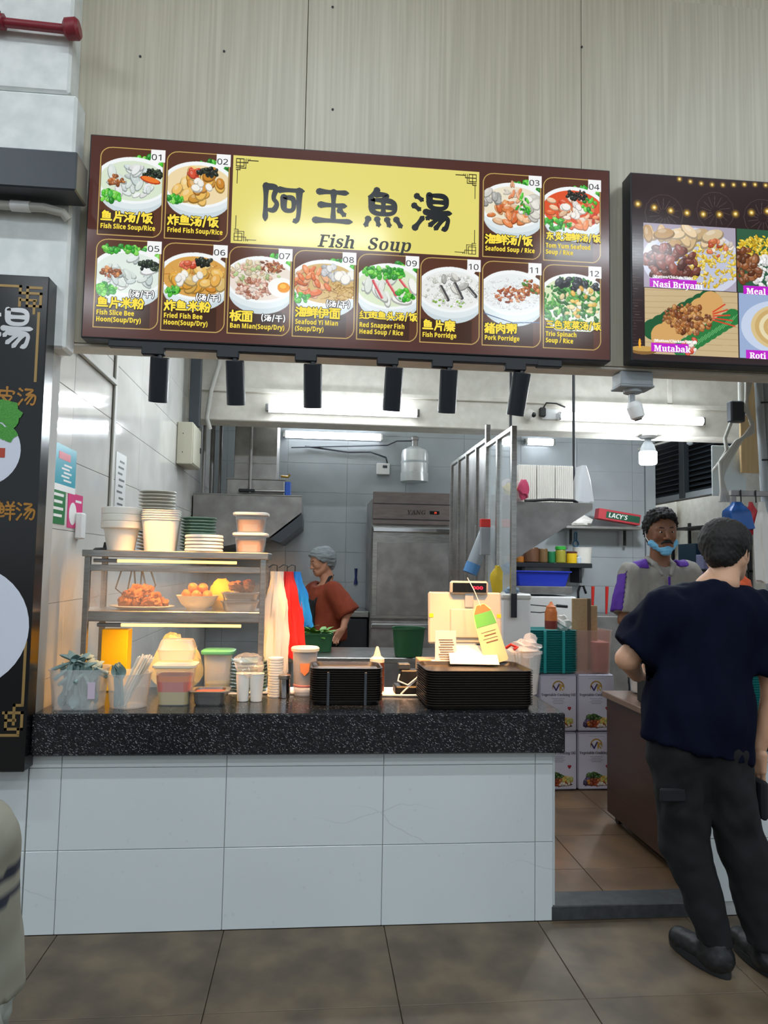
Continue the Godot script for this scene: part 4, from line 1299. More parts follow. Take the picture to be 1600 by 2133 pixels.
func make_counter_items() -> void:
	var cy := 0.9105
	var r := RandomNumberGenerator.new()
	r.seed = 21
	# two clear tubs of cutlery
	var spoon := spoon_mesh()
	var t1 := thing("cutlery_tub", "square clear tub crammed with pale green soup spoons", "tub", V(-1.005, cy, -0.1))
	part(t1, "shell", bb().tub([[0.19, 0.16, 0.0], [0.218, 0.186, 0.165], [0.228, 0.196, 0.167], [0.228, 0.196, 0.172], [0.212, 0.18, 0.17], [0.184, 0.154, 0.004]], 0.03), M.clear_tub)
	part(t1, "sticker", bb().box(V(0.075, 0.085, 0.0905), V(0.03, 0.07, 0.002)), mat("c9b9c9", 0.5))
	for k in 60:
		var bs: Basis
		var c: Vector3
		if k < 26:                         # standing, bowls down among the handles
			bs = Basis(Vector3.UP, r.randf() * TAU) * Basis(Vector3.RIGHT, PI + r.randf_range(-0.32, 0.32))
			c = V(r.randf_range(-0.06, 0.06), 0.186, r.randf_range(-0.045, 0.045)) + bs.y * 0.004
		elif k < 40:                       # leaning, bowls up
			bs = Basis(Vector3.UP, r.randf() * TAU) * Basis(Vector3.RIGHT, r.randf_range(0.1, 0.4))
			c = V(r.randf_range(-0.045, 0.045), 0.012, r.randf_range(-0.03, 0.03))
		else:                              # thrown in on top
			bs = Basis(Vector3.UP, r.randf() * TAU) * Basis(Vector3.RIGHT, r.randf_range(0.75, 1.35))
			c = V(r.randf_range(-0.035, 0.035), 0.155 + 0.0022 * (k - 40), r.randf_range(-0.03, 0.03)) - bs * V(0, 0.1, 0)
		many("soup_spoon", spoon, M.cutlery, "pale green soup spoon in the square clear tub", "spoon", "spoons in the square tub", [Transform3D(bs, V(-1.005, cy, -0.1) + c)])
	var t2 := thing("cutlery_tub", "round clear tub of ladle spoons and white chopsticks", "tub", V(-0.8, cy, -0.12))
	part(t2, "shell", bb().lathe([[0.078, 0.0], [0.095, 0.142], [0.099, 0.144], [0.099, 0.149], [0.092, 0.148], [0.074, 0.004]], 28), M.clear_tub)
	for k in 11:
		var bs := Basis(Vector3.UP, -1.2 + r.randf() * 1.6) * Basis(Vector3.RIGHT, r.randf_range(0.0, 0.32))
		many("soup_spoon", spoon, M.cutlery, "pale green soup spoon standing bowl-up in the round tub", "spoon", "spoons in the round tub", [Transform3D(bs, V(-0.835 + r.randf_range(-0.02, 0.03), cy + 0.008, -0.12 + r.randf_range(-0.03, 0.03)))])
	var stick := bb().tube([V(0, 0, 0), V(0, 0.235, 0)], [0.0028, 0.0036], 6).mesh()
	for k in 30:
		var bs := Basis(Vector3.BACK, -0.46 + r.randf_range(-0.07, 0.07)) * Basis(Vector3.RIGHT, r.randf_range(-0.12, 0.1))
		many("chopstick", stick, M.paper, "white chopstick leaning in the round clear tub", "chopstick", "chopsticks in the round tub", [Transform3D(bs, V(-0.835 + r.randf_range(-0.02, 0.03), cy + 0.006, -0.12 + r.randf_range(-0.035, 0.035)))])
	# layered chilli tub
	var ct := thing("lidded_tub", "square clear tub of red chilli over yellow paste with a cream lid", "tub", V(-0.61, cy, -0.18))
	part(ct, "shell", tub_shell(0.165, 0.14, 0.165, 0.84), M.clear)
	part(ct, "yellow_paste", bb().tub([[0.13, 0.108, 0.004], [0.138, 0.116, 0.06]], 0.022), noisy("b39a4a", "d4bd70", 0.08, 0.7, V(7, 7, 7)))
	part(ct, "red_chilli", bb().tub([[0.139, 0.117, 0.06], [0.147, 0.125, 0.105]], 0.022), noisy("c23a20", "e2603a", 0.1, 0.6, V(8, 8, 8)))
	part(ct, "orange_chilli", bb().tub([[0.148, 0.126, 0.105], [0.153, 0.13, 0.13]], 0.022), noisy("d87038", "eb9a5a", 0.1, 0.6, V(8, 8, 8)))
	part(ct, "lid", bb().tub([[0.172, 0.148, 0.164], [0.19, 0.166, 0.168], [0.19, 0.166, 0.178], [0.15, 0.126, 0.184], [0.14, 0.116, 0.19]], 0.03), M.cream)
	var pn := thing("sauce_pan", "small steel pan of red sauce beside the chilli tub", "pan", V(-0.452, cy, -0.17))
	part(pn, "shell", bb().tub([[0.12, 0.1, 0.0], [0.132, 0.11, 0.01], [0.142, 0.12, 0.06], [0.178, 0.15, 0.062], [0.178, 0.15, 0.065], [0.136, 0.114, 0.065], [0.12, 0.1, 0.012]], 0.03), M.steel)
	part(pn, "sauce", bb().tub([[0.13, 0.108, 0.048], [0.134, 0.112, 0.055]], 0.025), mat("b8553c", 0.35))
	var pc := bb().lathe([[0.024, 0.0], [0.026, 0.002], [0.034, 0.125], [0.036, 0.128], [0.033, 0.128], [0.022, 0.006]], 20).mesh()
	many("paper_cup", pc, M.foam, "small white cup standing by the shelf post", "cup", "pair of white cups", [at(-0.312, cy, -0.24), at(-0.25, cy, -0.235)])
	one("plastic_sheet", bb().blob(V(0, 0.04, 0), V(0.07, 0.05, 0.05), 0.5, 9, 9), M.clear, "crumpled clear plastic wrap behind the white cups", "wrap", V(-0.29, 1.042, -0.23))
	# lids column, can, powder jar
	var lidm := bb().lathe([[0.036, 0.0], [0.037, 0.003], [0.037, 0.0105], [0.03, 0.0118]], 20).mesh()
	var ps := []
	for k in 15:
		ps.append(at(-0.17 + 0.001 * (k % 2), cy + 0.0125 * k, -0.36))
	many("cup_lid", lidm, M.foam, "white cup lid in the upright column by the shelf post, %s", "lid", "column of cup lids", ps)
	var can := thing("shaker_can", "small steel shaker can beside the column of lids", "can", V(-0.125, cy, -0.33))
	part(can, "body", bb().lathe([[0.026, 0.0], [0.028, 0.003], [0.028, 0.088], [0.026, 0.09]], 20), M.chrome)
	part(can, "lid", bb().lathe([[0.029, 0.09], [0.03, 0.092], [0.03, 0.106], [0.026, 0.109]], 20), M.steel)
	var jar := thing("powder_jar", "clear jar of brown pepper powder with an orange shield label", "jar", V(-0.03, cy, -0.4))
	part(jar, "shell", bb().lathe([[0.05, 0.0], [0.053, 0.004], [0.06, 0.2], [0.062, 0.204], [0.062, 0.212], [0.058, 0.21], [0.049, 0.006]], 24), M.clear_tub)
	part(jar, "powder", bb().lathe([[0.05, 0.055], [0.056, 0.2], [0.05, 0.204]], 24), noisy("b07a44", "cf9a62", 0.1, 0.8, V(8, 8, 8)))
	part(jar, "pink_band", bb().lathe([[0.053, 0.042], [0.0545, 0.044], [0.055, 0.052], [0.053, 0.054]], 24), M.pink)
	part(jar, "lid", bb().lathe([[0.062, 0.212], [0.068, 0.214], [0.07, 0.228], [0.064, 0.234], [0.05, 0.235]], 24), M.cream)
	part(jar, "label_shield", bb().prism(PackedVector2Array([Vector2(-0.024, 0.16), Vector2(0.024, 0.16), Vector2(0.02, 0.12), Vector2(0, 0.1), Vector2(-0.02, 0.12)]), 0.059, 0.0605), mat("e58b56", 0.5))
	# hanging bags on hooks of the shelf's end
	var bags := [["white plastic bags hanging from the end of the display shelf", M.white_bag, -0.185, 1.51, 0.52, 0.05, 1], ["red plastic bags hanging beside the display shelf", M.red_bag, -0.135, 1.51, 0.44, 0.055, 2], ["blue plastic bag hanging behind the red bags", M.blue_bag, -0.095, 1.51, 0.28, 0.045, 3]]
	for q in bags:
		var t := thing("hanging_bag", q[0], "bag", V(q[2], 0.0, -0.5 - 0.035 * q[6]))
		var rings := []
		for k in 15:
			var s := k / 14.0
			var w: float = q[5] * (0.5 + 0.62 * smoothstep(0.0, 0.4, s) - 0.1 * smoothstep(0.85, 1.0, s) + 0.05 * sin(s * 17.0 + q[6] * 2))
			var ring := PackedVector3Array()
			for j in 44:
				var a := TAU * j / 44
				var fold := 1.0 + 0.2 * sin(a * 7 + s * 4.0 + q[6]) + 0.13 * sin(a * 11 - s * 7 + q[6])
				ring.append(V(cos(a) * w * fold + 0.05 * s * s * (1.0 if q[6] > 1 else 0.2), q[3] - q[4] * s - 0.01 * sin(a * 5) * s, sin(a) * w * 0.5 * fold))
			rings.append(ring)
		part(t, "folds", bb().loft(rings), q[1], 60)
		part(t, "hook", bb().tube([V(0, q[3] - 0.01, 0), V(0, q[3] + 0.03, 0), V(-0.02, q[3] + 0.035, 0.02), V(-0.04, q[3] + 0.02, 0.04)], 0.003, 6), M.dark_metal)
	# tray piles
	var tl := tray_mesh(0.335, 0.25, 0.022)
	var tr := tray_mesh(0.5, 0.34, 0.022)
	ps = []
	for k in 15:
		ps.append(at(0.165 + r.randf_range(-0.001, 0.001), cy + 0.0103 * k, -0.25))
	many("serving_tray", tl, M.tray, "brown serving tray in the smaller pile beside the sauce bottle, %s", "tray", "smaller pile of brown trays", ps)
	ps = []
	for k in 15:
		ps.append(at(0.762 + r.randf_range(-0.001, 0.001), cy + 0.0108 * k, -0.185, 0.02))
	many("serving_tray", tr, M.tray_top, "brown serving tray in the larger pile below the till, %s", "tray", "larger pile of brown trays", ps)
	for q in [-0.085, 0.085]:
		one("cable_tie", bb().box(V(0, 0.075, 0), V(0.012, 0.15, 0.004), 0.001), M.dark_grey, "dark strap round the smaller pile of brown trays", "strap", V(0.165 + q, cy, -0.122), 0.0, "straps on the smaller tray pile")
	# organiser with cables and the till
	var og := thing("card_terminal", "black desk organiser with a card reader and white cable", "organiser", V(0.5, cy, -0.47))
	part(og, "base", bb().box(V(0, 0.02, 0), V(0.16, 0.04, 0.12), 0.006), M.black)
	part(og, "holder", bb().box(V(0.01, 0.075, -0.01), V(0.12, 0.08, 0.08), 0.006), M.black)
	part(og, "screen", bb().box(V(-0.03, 0.13, -0.02), V(0.06, 0.03, 0.06), 0.004), M.dark_grey)
	part(og, "cable", bb().tube([V(-0.06, 0.1, 0.06), V(-0.07, 0.07, 0.075), V(-0.02, 0.05, 0.08), V(0.03, 0.09, 0.08), V(0.07, 0.1, 0.07), V(0.02, 0.075, 0.075), V(-0.04, 0.02, 0.08), V(-0.055, 0.006, 0.085)], 0.0045, 8), M.white)
	one("loose_cable", bb().tube([V(-0.78, 0.006, 0.0), V(-0.5, 0.006, 0.01), V(-0.3, 0.006, -0.03), V(-0.15, 0.006, 0.06), V(0.1, 0.008, 0.08), V(0.16, 0.02, 0.07), V(0.17, 0.09, 0.05)], 0.0055, 8), M.white, "white cable lying along the counter behind the trays", "cable", V(0.48, cy, -0.42))
	one("kraft_box", bb().box(V(0, 0.08, 0), V(0.14, 0.16, 0.12), 0.003), M.kraft, "small brown cardboard box behind the desk organiser", "box", V(0.62, cy, -0.57))
	var ti := thing("cash_till", "white touch screen till seen from behind with a customer display on top", "till", V(0.79, cy, -0.5))
	var till_m := mat("c4bbae", 0.35)
	part(ti, "base", bb().tub([[0.34, 0.2, 0.0], [0.35, 0.21, 0.02], [0.33, 0.19, 0.1], [0.28, 0.15, 0.135]], 0.03), till_m)
	part(ti, "stand", bb().box(V(0, 0.2, -0.02), V(0.12, 0.16, 0.05), 0.008), M.white)
	var scr := bb().box(V(0, 0, 0), V(0.385, 0.265, 0.028), 0.008)
	var s_node := part(ti, "screen_back", scr, till_m)
	s_node.transform = Transform3D(Basis(Vector3.RIGHT, -0.12), V(0, 0.375, -0.02))
	for s in [-1, 1]:
		part(s_node, "yellow_sticker", bb().box(V(s * 0.178, 0.01, 0.0148), V(0.022, 0.02, 0.001)), M.yellow)
	part(s_node, "mount_panel", bb().box(V(0, -0.03, 0.016), V(0.16, 0.15, 0.012), 0.005), till_m)
	var cd := part(ti, "customer_display", bb().box(V(0.02, 0.532, -0.02), V(0.2, 0.068, 0.04), 0.01), till_m)
	part(cd, "display_window", bb().box(V(0.02, 0.532, 0.0005), V(0.178, 0.05, 0.004), 0.001), M.black_gloss)
	text(cd, "000", V(0.062, 0.531, 0.0042), 0.016, glow("ff2848", 1.0), font_bold, 1, 0.0, "red_digits", 1.5)
	part(ti, "display_post", bb().box(V(0.02, 0.47, -0.012), V(0.045, 0.08, 0.012), 0.002), M.grey_plastic)
	var qr := thing("code_stand", "small upright card with dense dark print beside the till", "card", V(0.665, cy + 0.17, -0.38))
	part(qr, "card", bb().box(V(0, 0.05, 0), V(0.105, 0.2, 0.004), 0.001), M.paper)
	for k in 9:
		part(qr, "print_line", bb().box(V(0.004 * (k % 3), 0.105 - 0.012 * k, 0.0025), V(0.07, 0.004, 0.001)), mat("8a6a44", 0.6))
	one("card_plinth", bb().box(V(0, 0.085, 0), V(0.13, 0.17, 0.09), 0.006), M.white, "white block under the upright card beside the till", "block", V(0.665, cy, -0.39))
	var sheet := bb()
	sheet.t = Transform3D(Basis(Vector3.UP, -0.1) * Basis(Vector3.RIGHT, 0.5), V(0.8, cy + 0.205, -0.355))
	sheet.box(V(0, 0, 0), V(0.24, 0.003, 0.16), 0.001)
	one("order_pad", sheet, M.paper, "white sheets of paper leaning at the foot of the till", "paper")
	var tg := thing("hanging_tag", "long cream card tag with a green and orange end hanging from the till", "tag", V(0.875, 1.24, -0.365))
	tg.basis = Basis(Vector3.BACK, 0.28) * Basis(Vector3.RIGHT, -0.16)
	var outline := PackedVector2Array([Vector2(-0.055, -0.17), Vector2(0.05, -0.17), Vector2(0.057, -0.16), Vector2(0.055, 0.05), Vector2(0.045, 0.1), Vector2(0.02, 0.13), Vector2(-0.02, 0.13), Vector2(-0.045, 0.1), Vector2(-0.055, 0.05), Vector2(-0.062, -0.16)])
	part(tg, "card", bb().prism(outline, -0.002, 0.0), mat("e9dfa2", 0.5))
	part(tg, "green_field", bb().prism(PackedVector2Array([Vector2(-0.052, 0.02), Vector2(0.053, 0.02), Vector2(0.046, 0.085), Vector2(-0.046, 0.085)]), 0.0, 0.001), mat("6cc05a", 0.5))
	part(tg, "orange_field", bb().prism(PackedVector2Array([Vector2(-0.045, 0.087), Vector2(0.045, 0.087), Vector2(0.02, 0.126), Vector2(-0.02, 0.126)]), 0.0, 0.001), mat("e0834a", 0.5))
	for k in 4:
		part(tg, "print_line", bb().box(V(0.004 * (k % 2), -0.01 - 0.017 * k, 0.0008), V(0.075 - 0.014 * (k % 2), 0.005 if k % 2 else 0.002, 0.001)), mat("8a5a3a", 0.6))
	part(tg, "cord", bb().tube([V(0, 0.12, 0), V(-0.005, 0.2, -0.01), V(-0.01, 0.28, -0.06)], 0.002, 6), M.paper)
	# sauce bottle, low tub, straw tub
	var sb := thing("sauce_bottle", "tall brown sauce squeeze bottle with a cream nozzle behind the trays", "bottle", V(0.335, cy, -0.5))
	part(sb, "body", bb().lathe([[0.036, 0.0], [0.038, 0.004], [0.038, 0.14], [0.036, 0.148]], 20), mat("5e2f1b", 0.25))
	part(sb, "nozzle", bb().lathe([[0.037, 0.148], [0.037, 0.166], [0.02, 0.178], [0.012, 0.205], [0.006, 0.225], [0.004, 0.226]], 20), M.cream)
	one("round_tub", bb().lathe([[0.075, 0.0], [0.092, 0.09], [0.096, 0.094], [0.096, 0.1], [0.085, 0.104], [0.06, 0.105]], 26), M.cream, "low round cream tub behind the smaller tray pile", "tub", V(0.09, cy, -0.52))
	var st := thing("straw_tub", "clear tub of wooden sticks topped with a crumpled plastic bag", "tub", V(1.08, cy, -0.47))
	part(st, "shell", bb().lathe([[0.078, 0.0], [0.1, 0.2], [0.106, 0.203], [0.106, 0.213], [0.098, 0.211], [0.074, 0.005]], 26), M.clear_tub)
	var wrap := bb()
	wrap.blob(V(0.02, 0.225, 0.0), V(0.085, 0.045, 0.07), 0.4, 12, 11)
	wrap.blob(V(0.05, 0.26, -0.01), V(0.035, 0.045, 0.03), 0.4, 13, 8)
	part(st, "plastic_wrap", wrap, clear("efe9e6", 0.4, 0.3))
	part(st, "red_tie", bb().tube([V(-0.09, 0.23, 0.03), V(-0.07, 0.25, 0.05), V(-0.04, 0.235, 0.06), V(-0.06, 0.228, 0.07)], 0.008, 8), M.red)
	for k in 16:
		var bs := Basis(Vector3.UP, r.randf() * TAU) * Basis(Vector3.RIGHT, r.randf_range(0.03, 0.16))
		many("wooden_stick", stick, M.stick, "wooden stick standing in the clear tub by the till", "stick", "wooden sticks in the tub", [Transform3D(bs.scaled(V(1, 0.86, 1)), V(1.08 + r.randf_range(-0.035, 0.035), cy + 0.007, -0.47 + r.randf_range(-0.035, 0.035)))])

# ---------- kitchen behind the counter ----------
func cyl(b: B, a: Vector3, c: Vector3, r: float, n := 10) -> B:
	return b.tube([a, c], r, n)

func make_hoods() -> void:
	var h := thing("cooker_hood", "stainless steel cooker hood with a sloped lip on the left wall", "hood", V(-1.165, 1.62, -3.9))
	part(h, "canopy", bb().prism(PackedVector2Array([Vector2(0, 0.02), Vector2(0, 0.585), Vector2(1.035, 0.58), Vector2(1.035, 0.43), Vector2(0.73, 0.18)]), -1.18, 0.0), M.dull_steel)
	part(h, "lip", bb().prism(PackedVector2Array([Vector2(0.74, 0.165), Vector2(1.045, 0.415), Vector2(1.045, 0.30), Vector2(0.84, 0.13)]), -1.18, 0.012), M.dark_grey)
	part(h, "edge_trim", bb().box(V(0.52, 0.588, -0.01), V(1.04, 0.014, 0.03), 0.003), M.steel)
	var d := thing("extract_duct", "square steel extract duct rising from the left cooker hood", "duct", V(-0.6, 2.208, -4.35))
	part(d, "collar", bb().box(V(0.01, 0.085, 0), V(0.56, 0.165, 0.62), 0.004), M.dull_steel)
	part(d, "duct", bb().box(V(0, 0.78, 0), V(0.42, 1.24, 0.5), 0.004), M.dull_steel)
	part(d, "flange", bb().box(V(0.01, 0.172, 0), V(0.58, 0.012, 0.64), 0.002), M.steel)
	part(d, "seam", bb().box(V(0, 0.34, 0.251), V(0.42, 0.012, 0.006), 0.002), M.steel)
	var gp := thing("gas_pipe", "thin steel gas pipe with a blue valve in front of the duct", "pipe", V(-0.64, 2.24, -4.0))
	part(gp, "riser", cyl(bb(), V(0, 0.0, 0), V(0, 1.35, 0), 0.016), M.dull_steel)
	part(gp, "branch", cyl(bb(), V(0, 0.02, 0), V(0.36, 0.02, 0), 0.013), M.steel)
	part(gp, "joint", bb().box(V(-0.03, 0.02, 0), V(0.16, 0.03, 0.04), 0.008), M.dark_metal)
	part(gp, "valve", bb().box(V(0.37, 0.04, 0), V(0.06, 0.15, 0.05), 0.01), mat("2450a8", 0.4))
	part(gp, "lever", bb().tube([V(0.3, 0.17, 0), V(0.37, 0.165, 0), V(0.385, 0.19, 0)], 0.012, 8), mat("b08a3a", 0.35, 0.8))
	for k in 3:
		one("wall_pipe", cyl(bb(), V(0, 0, 0), V(0, 1.35, 0), 0.018 + 0.004 * (k % 2)), M.dull_steel, ["steel pipe running up the left wall nearest the metal cabinet", "steel pipe running up the left wall between two others", "steel pipe running up the left wall beside the duct"][k], "pipe", V(-1.1 + 0.05 * k, 2.215, -4.05 - 0.22 * k))
	var e := thing("electric_cabinet", "beige metal electric cabinet on the left tiled wall", "cabinet", V(-1.18, 2.38, -3.25))
	part(e, "body", bb().box(V(0.066, 0.18, 0), V(0.13, 0.36, 0.42), 0.005), M.ivory_box)
	part(e, "door", bb().box(V(0.134, 0.18, 0), V(0.008, 0.34, 0.4), 0.003), M.ivory_box)
	part(e, "latch", bb().box(V(0.141, 0.17, -0.17), V(0.008, 0.05, 0.02), 0.002), M.black)
	for y in [0.1, 0.26]:
		part(e, "rivet", bb().box(V(0.05, y, 0.211), V(0.008, 0.008, 0.003)), M.dark_metal)
	var sp := thing("steel_post", "dark grey steel post with a bracket on the left wall under the beam", "post", V(-1.08, 2.745, -3.3))
	part(sp, "post", bb().box(V(0, 0.46, 0), V(0.09, 0.92, 0.09), 0.004), M.dark_grey)
	part(sp, "bracket", bb().box(V(0.17, 0.83, 0.0), V(0.25, 0.16, 0.06), 0.004), M.dark_grey)
	one("wall_conduit", bb().tube([V(0.12, 0.95, 0), V(0.12, 0.6, 0), V(0.06, 0.35, 0.02), V(0.03, 0.1, 0.02), V(0.06, 0.0, 0.0)], 0.02, 10), M.conduit, "pale conduit curving down the beam end beside the dark post", "conduit", V(-1.02, 2.75, -3.42))
	var f := thing("upright_fridge", "tall stainless upright fridge with a brown control panel", "fridge", V(0.995, 0.056, -4.58))
	part(f, "body", bb().box(V(0, 1.09, -0.02), V(0.82, 2.18, 0.68), 0.006), M.dull_steel)
	part(f, "control_panel", bb().box(V(0, 2.085, 0.335), V(0.8, 0.335, 0.03), 0.005), noisy("5f5551", "6f6662", 0.02, 0.35, V(0.5, 3, 0.5)))
	for y in [2.0, 2.16]:
		part(f, "panel_groove", bb().box(V(0, y - 0.03, 0.3515), V(0.8, 0.008, 0.004)), M.black)
	text(f, "YANG", V(0.05, 2.045, 0.352), 0.042, mat("2e2620", 0.4), font_serif, 1, 0.15, "lettering", 1.1)
	var dw := part(f, "temperature_window", bb().box(V(0.24, 2.047, 0.353), V(0.1, 0.035, 0.004), 0.001), M.black_gloss)
	text(dw, "21", V(0.25, 2.045, 0.3556), 0.018, glow("ff5030", 1.0), font_bold, 1, 0.0, "red_digits")
	var up := part(f, "door", bb().box(V(0, 1.425, 0.335), V(0.81, 0.95, 0.05), 0.01), M.steel)
	part(up, "handle", bb().box(V(0, 1.86, 0.368), V(0.8, 0.05, 0.03), 0.008), M.chrome)
	part(up, "inset_panel", bb().box(V(0.02, 1.36, 0.362), V(0.74, 0.74, 0.006), 0.002), M.dull_steel)
	var lo := part(f, "door", bb().box(V(0, 0.5, 0.335), V(0.81, 0.86, 0.05), 0.01), M.dull_steel)
	part(lo, "handle", bb().box(V(0, 0.88, 0.368), V(0.8, 0.05, 0.03), 0.008), M.chrome)
	var gc := thing("gas_cylinder", "squat white gas cylinder with a valve mounted high on the rear wall", "cylinder", V(1.115, 2.51, -4.94))
	part(gc, "body", bb().lathe([[0.13, 0.0], [0.15, 0.01], [0.155, 0.05], [0.155, 0.3], [0.14, 0.35], [0.08, 0.385], [0.04, 0.395]], 28), mat("d9dcdc", 0.25, 0.3))
	part(gc, "foot_ring", bb().lathe([[0.15, -0.01], [0.158, -0.008], [0.158, 0.09], [0.15, 0.095]], 28), mat("c9cdcd", 0.3, 0.3))
	part(gc, "valve", bb().lathe([[0.035, 0.39], [0.035, 0.46], [0.045, 0.47], [0.045, 0.5], [0.03, 0.51]], 14), M.dull_steel)
	part(gc, "band", bb().lathe([[0.156, 0.2], [0.1575, 0.202], [0.1575, 0.222], [0.156, 0.224]], 28), M.grey_plastic)
	part(gc, "pipe", bb().tube([V(0, 0.46, 0.0), V(-0.2, 0.46, -0.05), V(-0.3, 0.42, -0.12), V(-1.4, 0.36, -0.13)], 0.008, 8), M.dark_grey)
	var wbx := thing("junction_box", "white junction box with cables on the rear wall beside the cylinder", "junction box", V(0.77, 2.59, -5.1))
	part(wbx, "box", bb().box(V(0, 0.065, 0.02), V(0.15, 0.13, 0.05), 0.005), M.white)
	part(wbx, "label_plate", bb().box(V(0.02, 0.09, 0.0465), V(0.05, 0.03, 0.002)), M.dark_grey)
	part(wbx, "cable", bb().tube([V(0.05, 0.13, 0.02), V(0.03, 0.2, 0.02), V(-0.15, 0.26, 0.02), V(-0.4, 0.25, 0.02), V(-0.9, 0.3, 0.02)], 0.01, 8), M.dark_grey)

	var h2 := thing("cooker_hood", "stainless steel cooker hood carrying foam boxes beyond the partition", "hood", V(1.43, 1.5, -2.6))
	part(h2, "hanger", cyl(bb(), V(0.3, 0.59, -0.5), V(0.3, 2.18, -0.5), 0.012), M.dark_metal)
	part(h2, "hanger", cyl(bb(), V(0.79, 0.59, -0.25), V(0.79, 2.18, -0.25), 0.012), M.dark_metal)
	part(h2, "canopy", bb().prism(PackedVector2Array([Vector2(0, 0.0), Vector2(0, 0.59), Vector2(0.86, 0.595), Vector2(0.86, 0.54), Vector2(0.2, 0.115)]), -0.9, 0.0), M.dull_steel)
	part(h2, "cable", bb().tube([V(0.29, 0.6, -0.03), V(0.5, 0.615, 0.0), V(0.7, 0.612, 0.0), V(0.74, 0.6, -0.03)], 0.012, 8), M.black)
	var ids := 0
	for q in [[0.0, 0.0], [0.16, 0.0], [0.32, 0.0]]:
		var fb := thing("foam_box_stack", ["ribbed column of white foam boxes nearest the partition on the hood", "ribbed column of white foam boxes in the middle on the hood", "ribbed column of white foam boxes at the hood's outer end"][ids], "foam boxes", V(1.78 + q[0], 2.1, -2.85))
		for k in 9:
			part(fb, "foam_box", bb().box(V(-0.068 + 0.017 * k, 0.16, 0), V(0.0155, 0.32, 0.22), 0.005), M.foam)
		ids += 1
	var wr := bb()
	wr.tub([[0.14, 0.3, 0.0], [0.17, 0.32, 0.02], [0.12, 0.3, 0.2], [0.04, 0.26, 0.33]], 0.05)
	one("plastic_wrap", wr, clear("f2f4f6", 0.4, 0.3), "sagging clear plastic wrap at the end of the foam boxes", "wrap", V(2.27, 2.098, -2.85))
	var pb := bb()
	pb.blob(V(0, 0.08, 0), V(0.13, 0.1, 0.07), 0.35, 31, 10)
	one("snack_bag", pb, clear("f0d9d9", 0.6, 0.3), "clear plastic bag of pink and yellow packets on the hood", "bag", V(1.62, 2.098, -2.66))
	one("snack_packet", bb().blob(V(0, 0, 0), V(0.06, 0.05, 0.02), 0.3, 8, 8), M.yellow, "yellow snack packet at the front of the pink bag", "packet", V(1.585, 2.19, -2.58))
	one("snack_packet", bb().blob(V(0, 0, 0), V(0.05, 0.08, 0.02), 0.4, 9, 8), mat("c9486a", 0.4), "pink snack packet showing inside the bag on the hood", "packet", V(1.7, 2.19, -2.58))

func make_partition() -> void:
	var t := thing("steel_partition", "tall stainless steel partition of posts and sheets across the kitchen", "partition", V(1.33, 0.0, 0.0))
	var zs := [-1.55, -1.95, -2.3, -2.65, -3.05, -3.4, -3.75]
	var b0 := [1.22, 1.3, 1.0, 0.9, 0.9, 0.9, 0.9]
	for k in zs.size():
		var top: float = 2.51 if k < 2 else 2.56
		if k == 2:
			top = 2.66
		part(t, "post", bb().box(V(0, (top + b0[k]) / 2, zs[k]), V(0.036, top - b0[k], 0.036), 0.002), M.steel)
	part(t, "top_rail", bb().box(V(0, 2.495, -1.93), V(0.03, 0.03, 0.76), 0.002), M.steel)
	part(t, "top_rail", bb().box(V(0, 2.545, -3.03), V(0.03, 0.03, 1.44), 0.002), M.steel)
	for k in 4:
		part(t, "sheet", bb().box(V(0.004, 1.72, (zs[k + 2] + zs[k + 3]) / 2 if k < 4 else 0.0), V(0.006, 1.6, absf(zs[k + 3] - zs[k + 2]) - 0.04), 0.001), M.dull_steel)
	part(t, "glass_sheet", bb().box(V(0.004, 1.9, -1.75), V(0.006, 1.15, 0.36)), clear("dfe8ea", 0.25, 0.05))
	part(t, "glass_sheet", bb().box(V(0.004, 1.9, -2.125), V(0.006, 1.15, 0.3)), clear("dfe8ea", 0.25, 0.05))
	part(t, "bolted_foot", bb().box(V(0, 1.3, -1.526), V(0.04, 0.16, 0.012), 0.002), M.dark_metal)
	# film roll, red carton and packets hanging from it
	var fr := thing("film_roll", "long roll of plastic film with a blue end hanging on the partition", "film roll", V(1.2, 1.52, -2.28))
	fr.rotation = V(0, 0, -0.38)
	part(fr, "roll", cyl(bb(), V(0, 0.05, 0), V(0, 0.36, 0), 0.055, 16), mat("8f979c", 0.3))
	part(fr, "blue_end", cyl(bb(), V(0, -0.02, 0), V(0, 0.06, 0), 0.057, 16), mat("4a7fb4", 0.4))
	var rc := thing("film_carton", "narrow printed carton with a red end hanging on the partition", "carton", V(1.255, 1.64, -2.05))
	part(rc, "carton", bb().box(V(0, 0.1, 0), V(0.07, 0.2, 0.05), 0.003), mat("8e9297", 0.4))
	part(rc, "red_end", bb().box(V(0, 0.235, 0), V(0.072, 0.06, 0.052), 0.003), M.red)
	one("snack_packet", bb().blob(V(0, 0.08, 0), V(0.045, 0.1, 0.03), 0.4, 17, 9), mat("d2b21e", 0.4), "crumpled yellow packet on the white chest by the partition", "packet", V(1.26, 1.375, -1.72))
	# the white chest beside the partition
	var wc := thing("white_chest", "narrow white chest with a dark base edge below the partition post", "chest", V(1.36, 0.056, -1.72))
	part(wc, "body", bb().box(V(0, 0.64, 0), V(0.2, 1.28, 0.3), 0.012), M.white)
	part(wc, "lid", bb().box(V(0, 1.3, 0), V(0.205, 0.04, 0.305), 0.01), M.white_gloss)
	one("folded_cloth", bb().blob(V(0, 0.02, 0), V(0.05, 0.03, 0.04), 0.5, 23, 8), mat("7d93a8", 0.8), "crumpled grey-blue cloth on the white chest", "cloth", V(1.34, 1.375, -1.62))

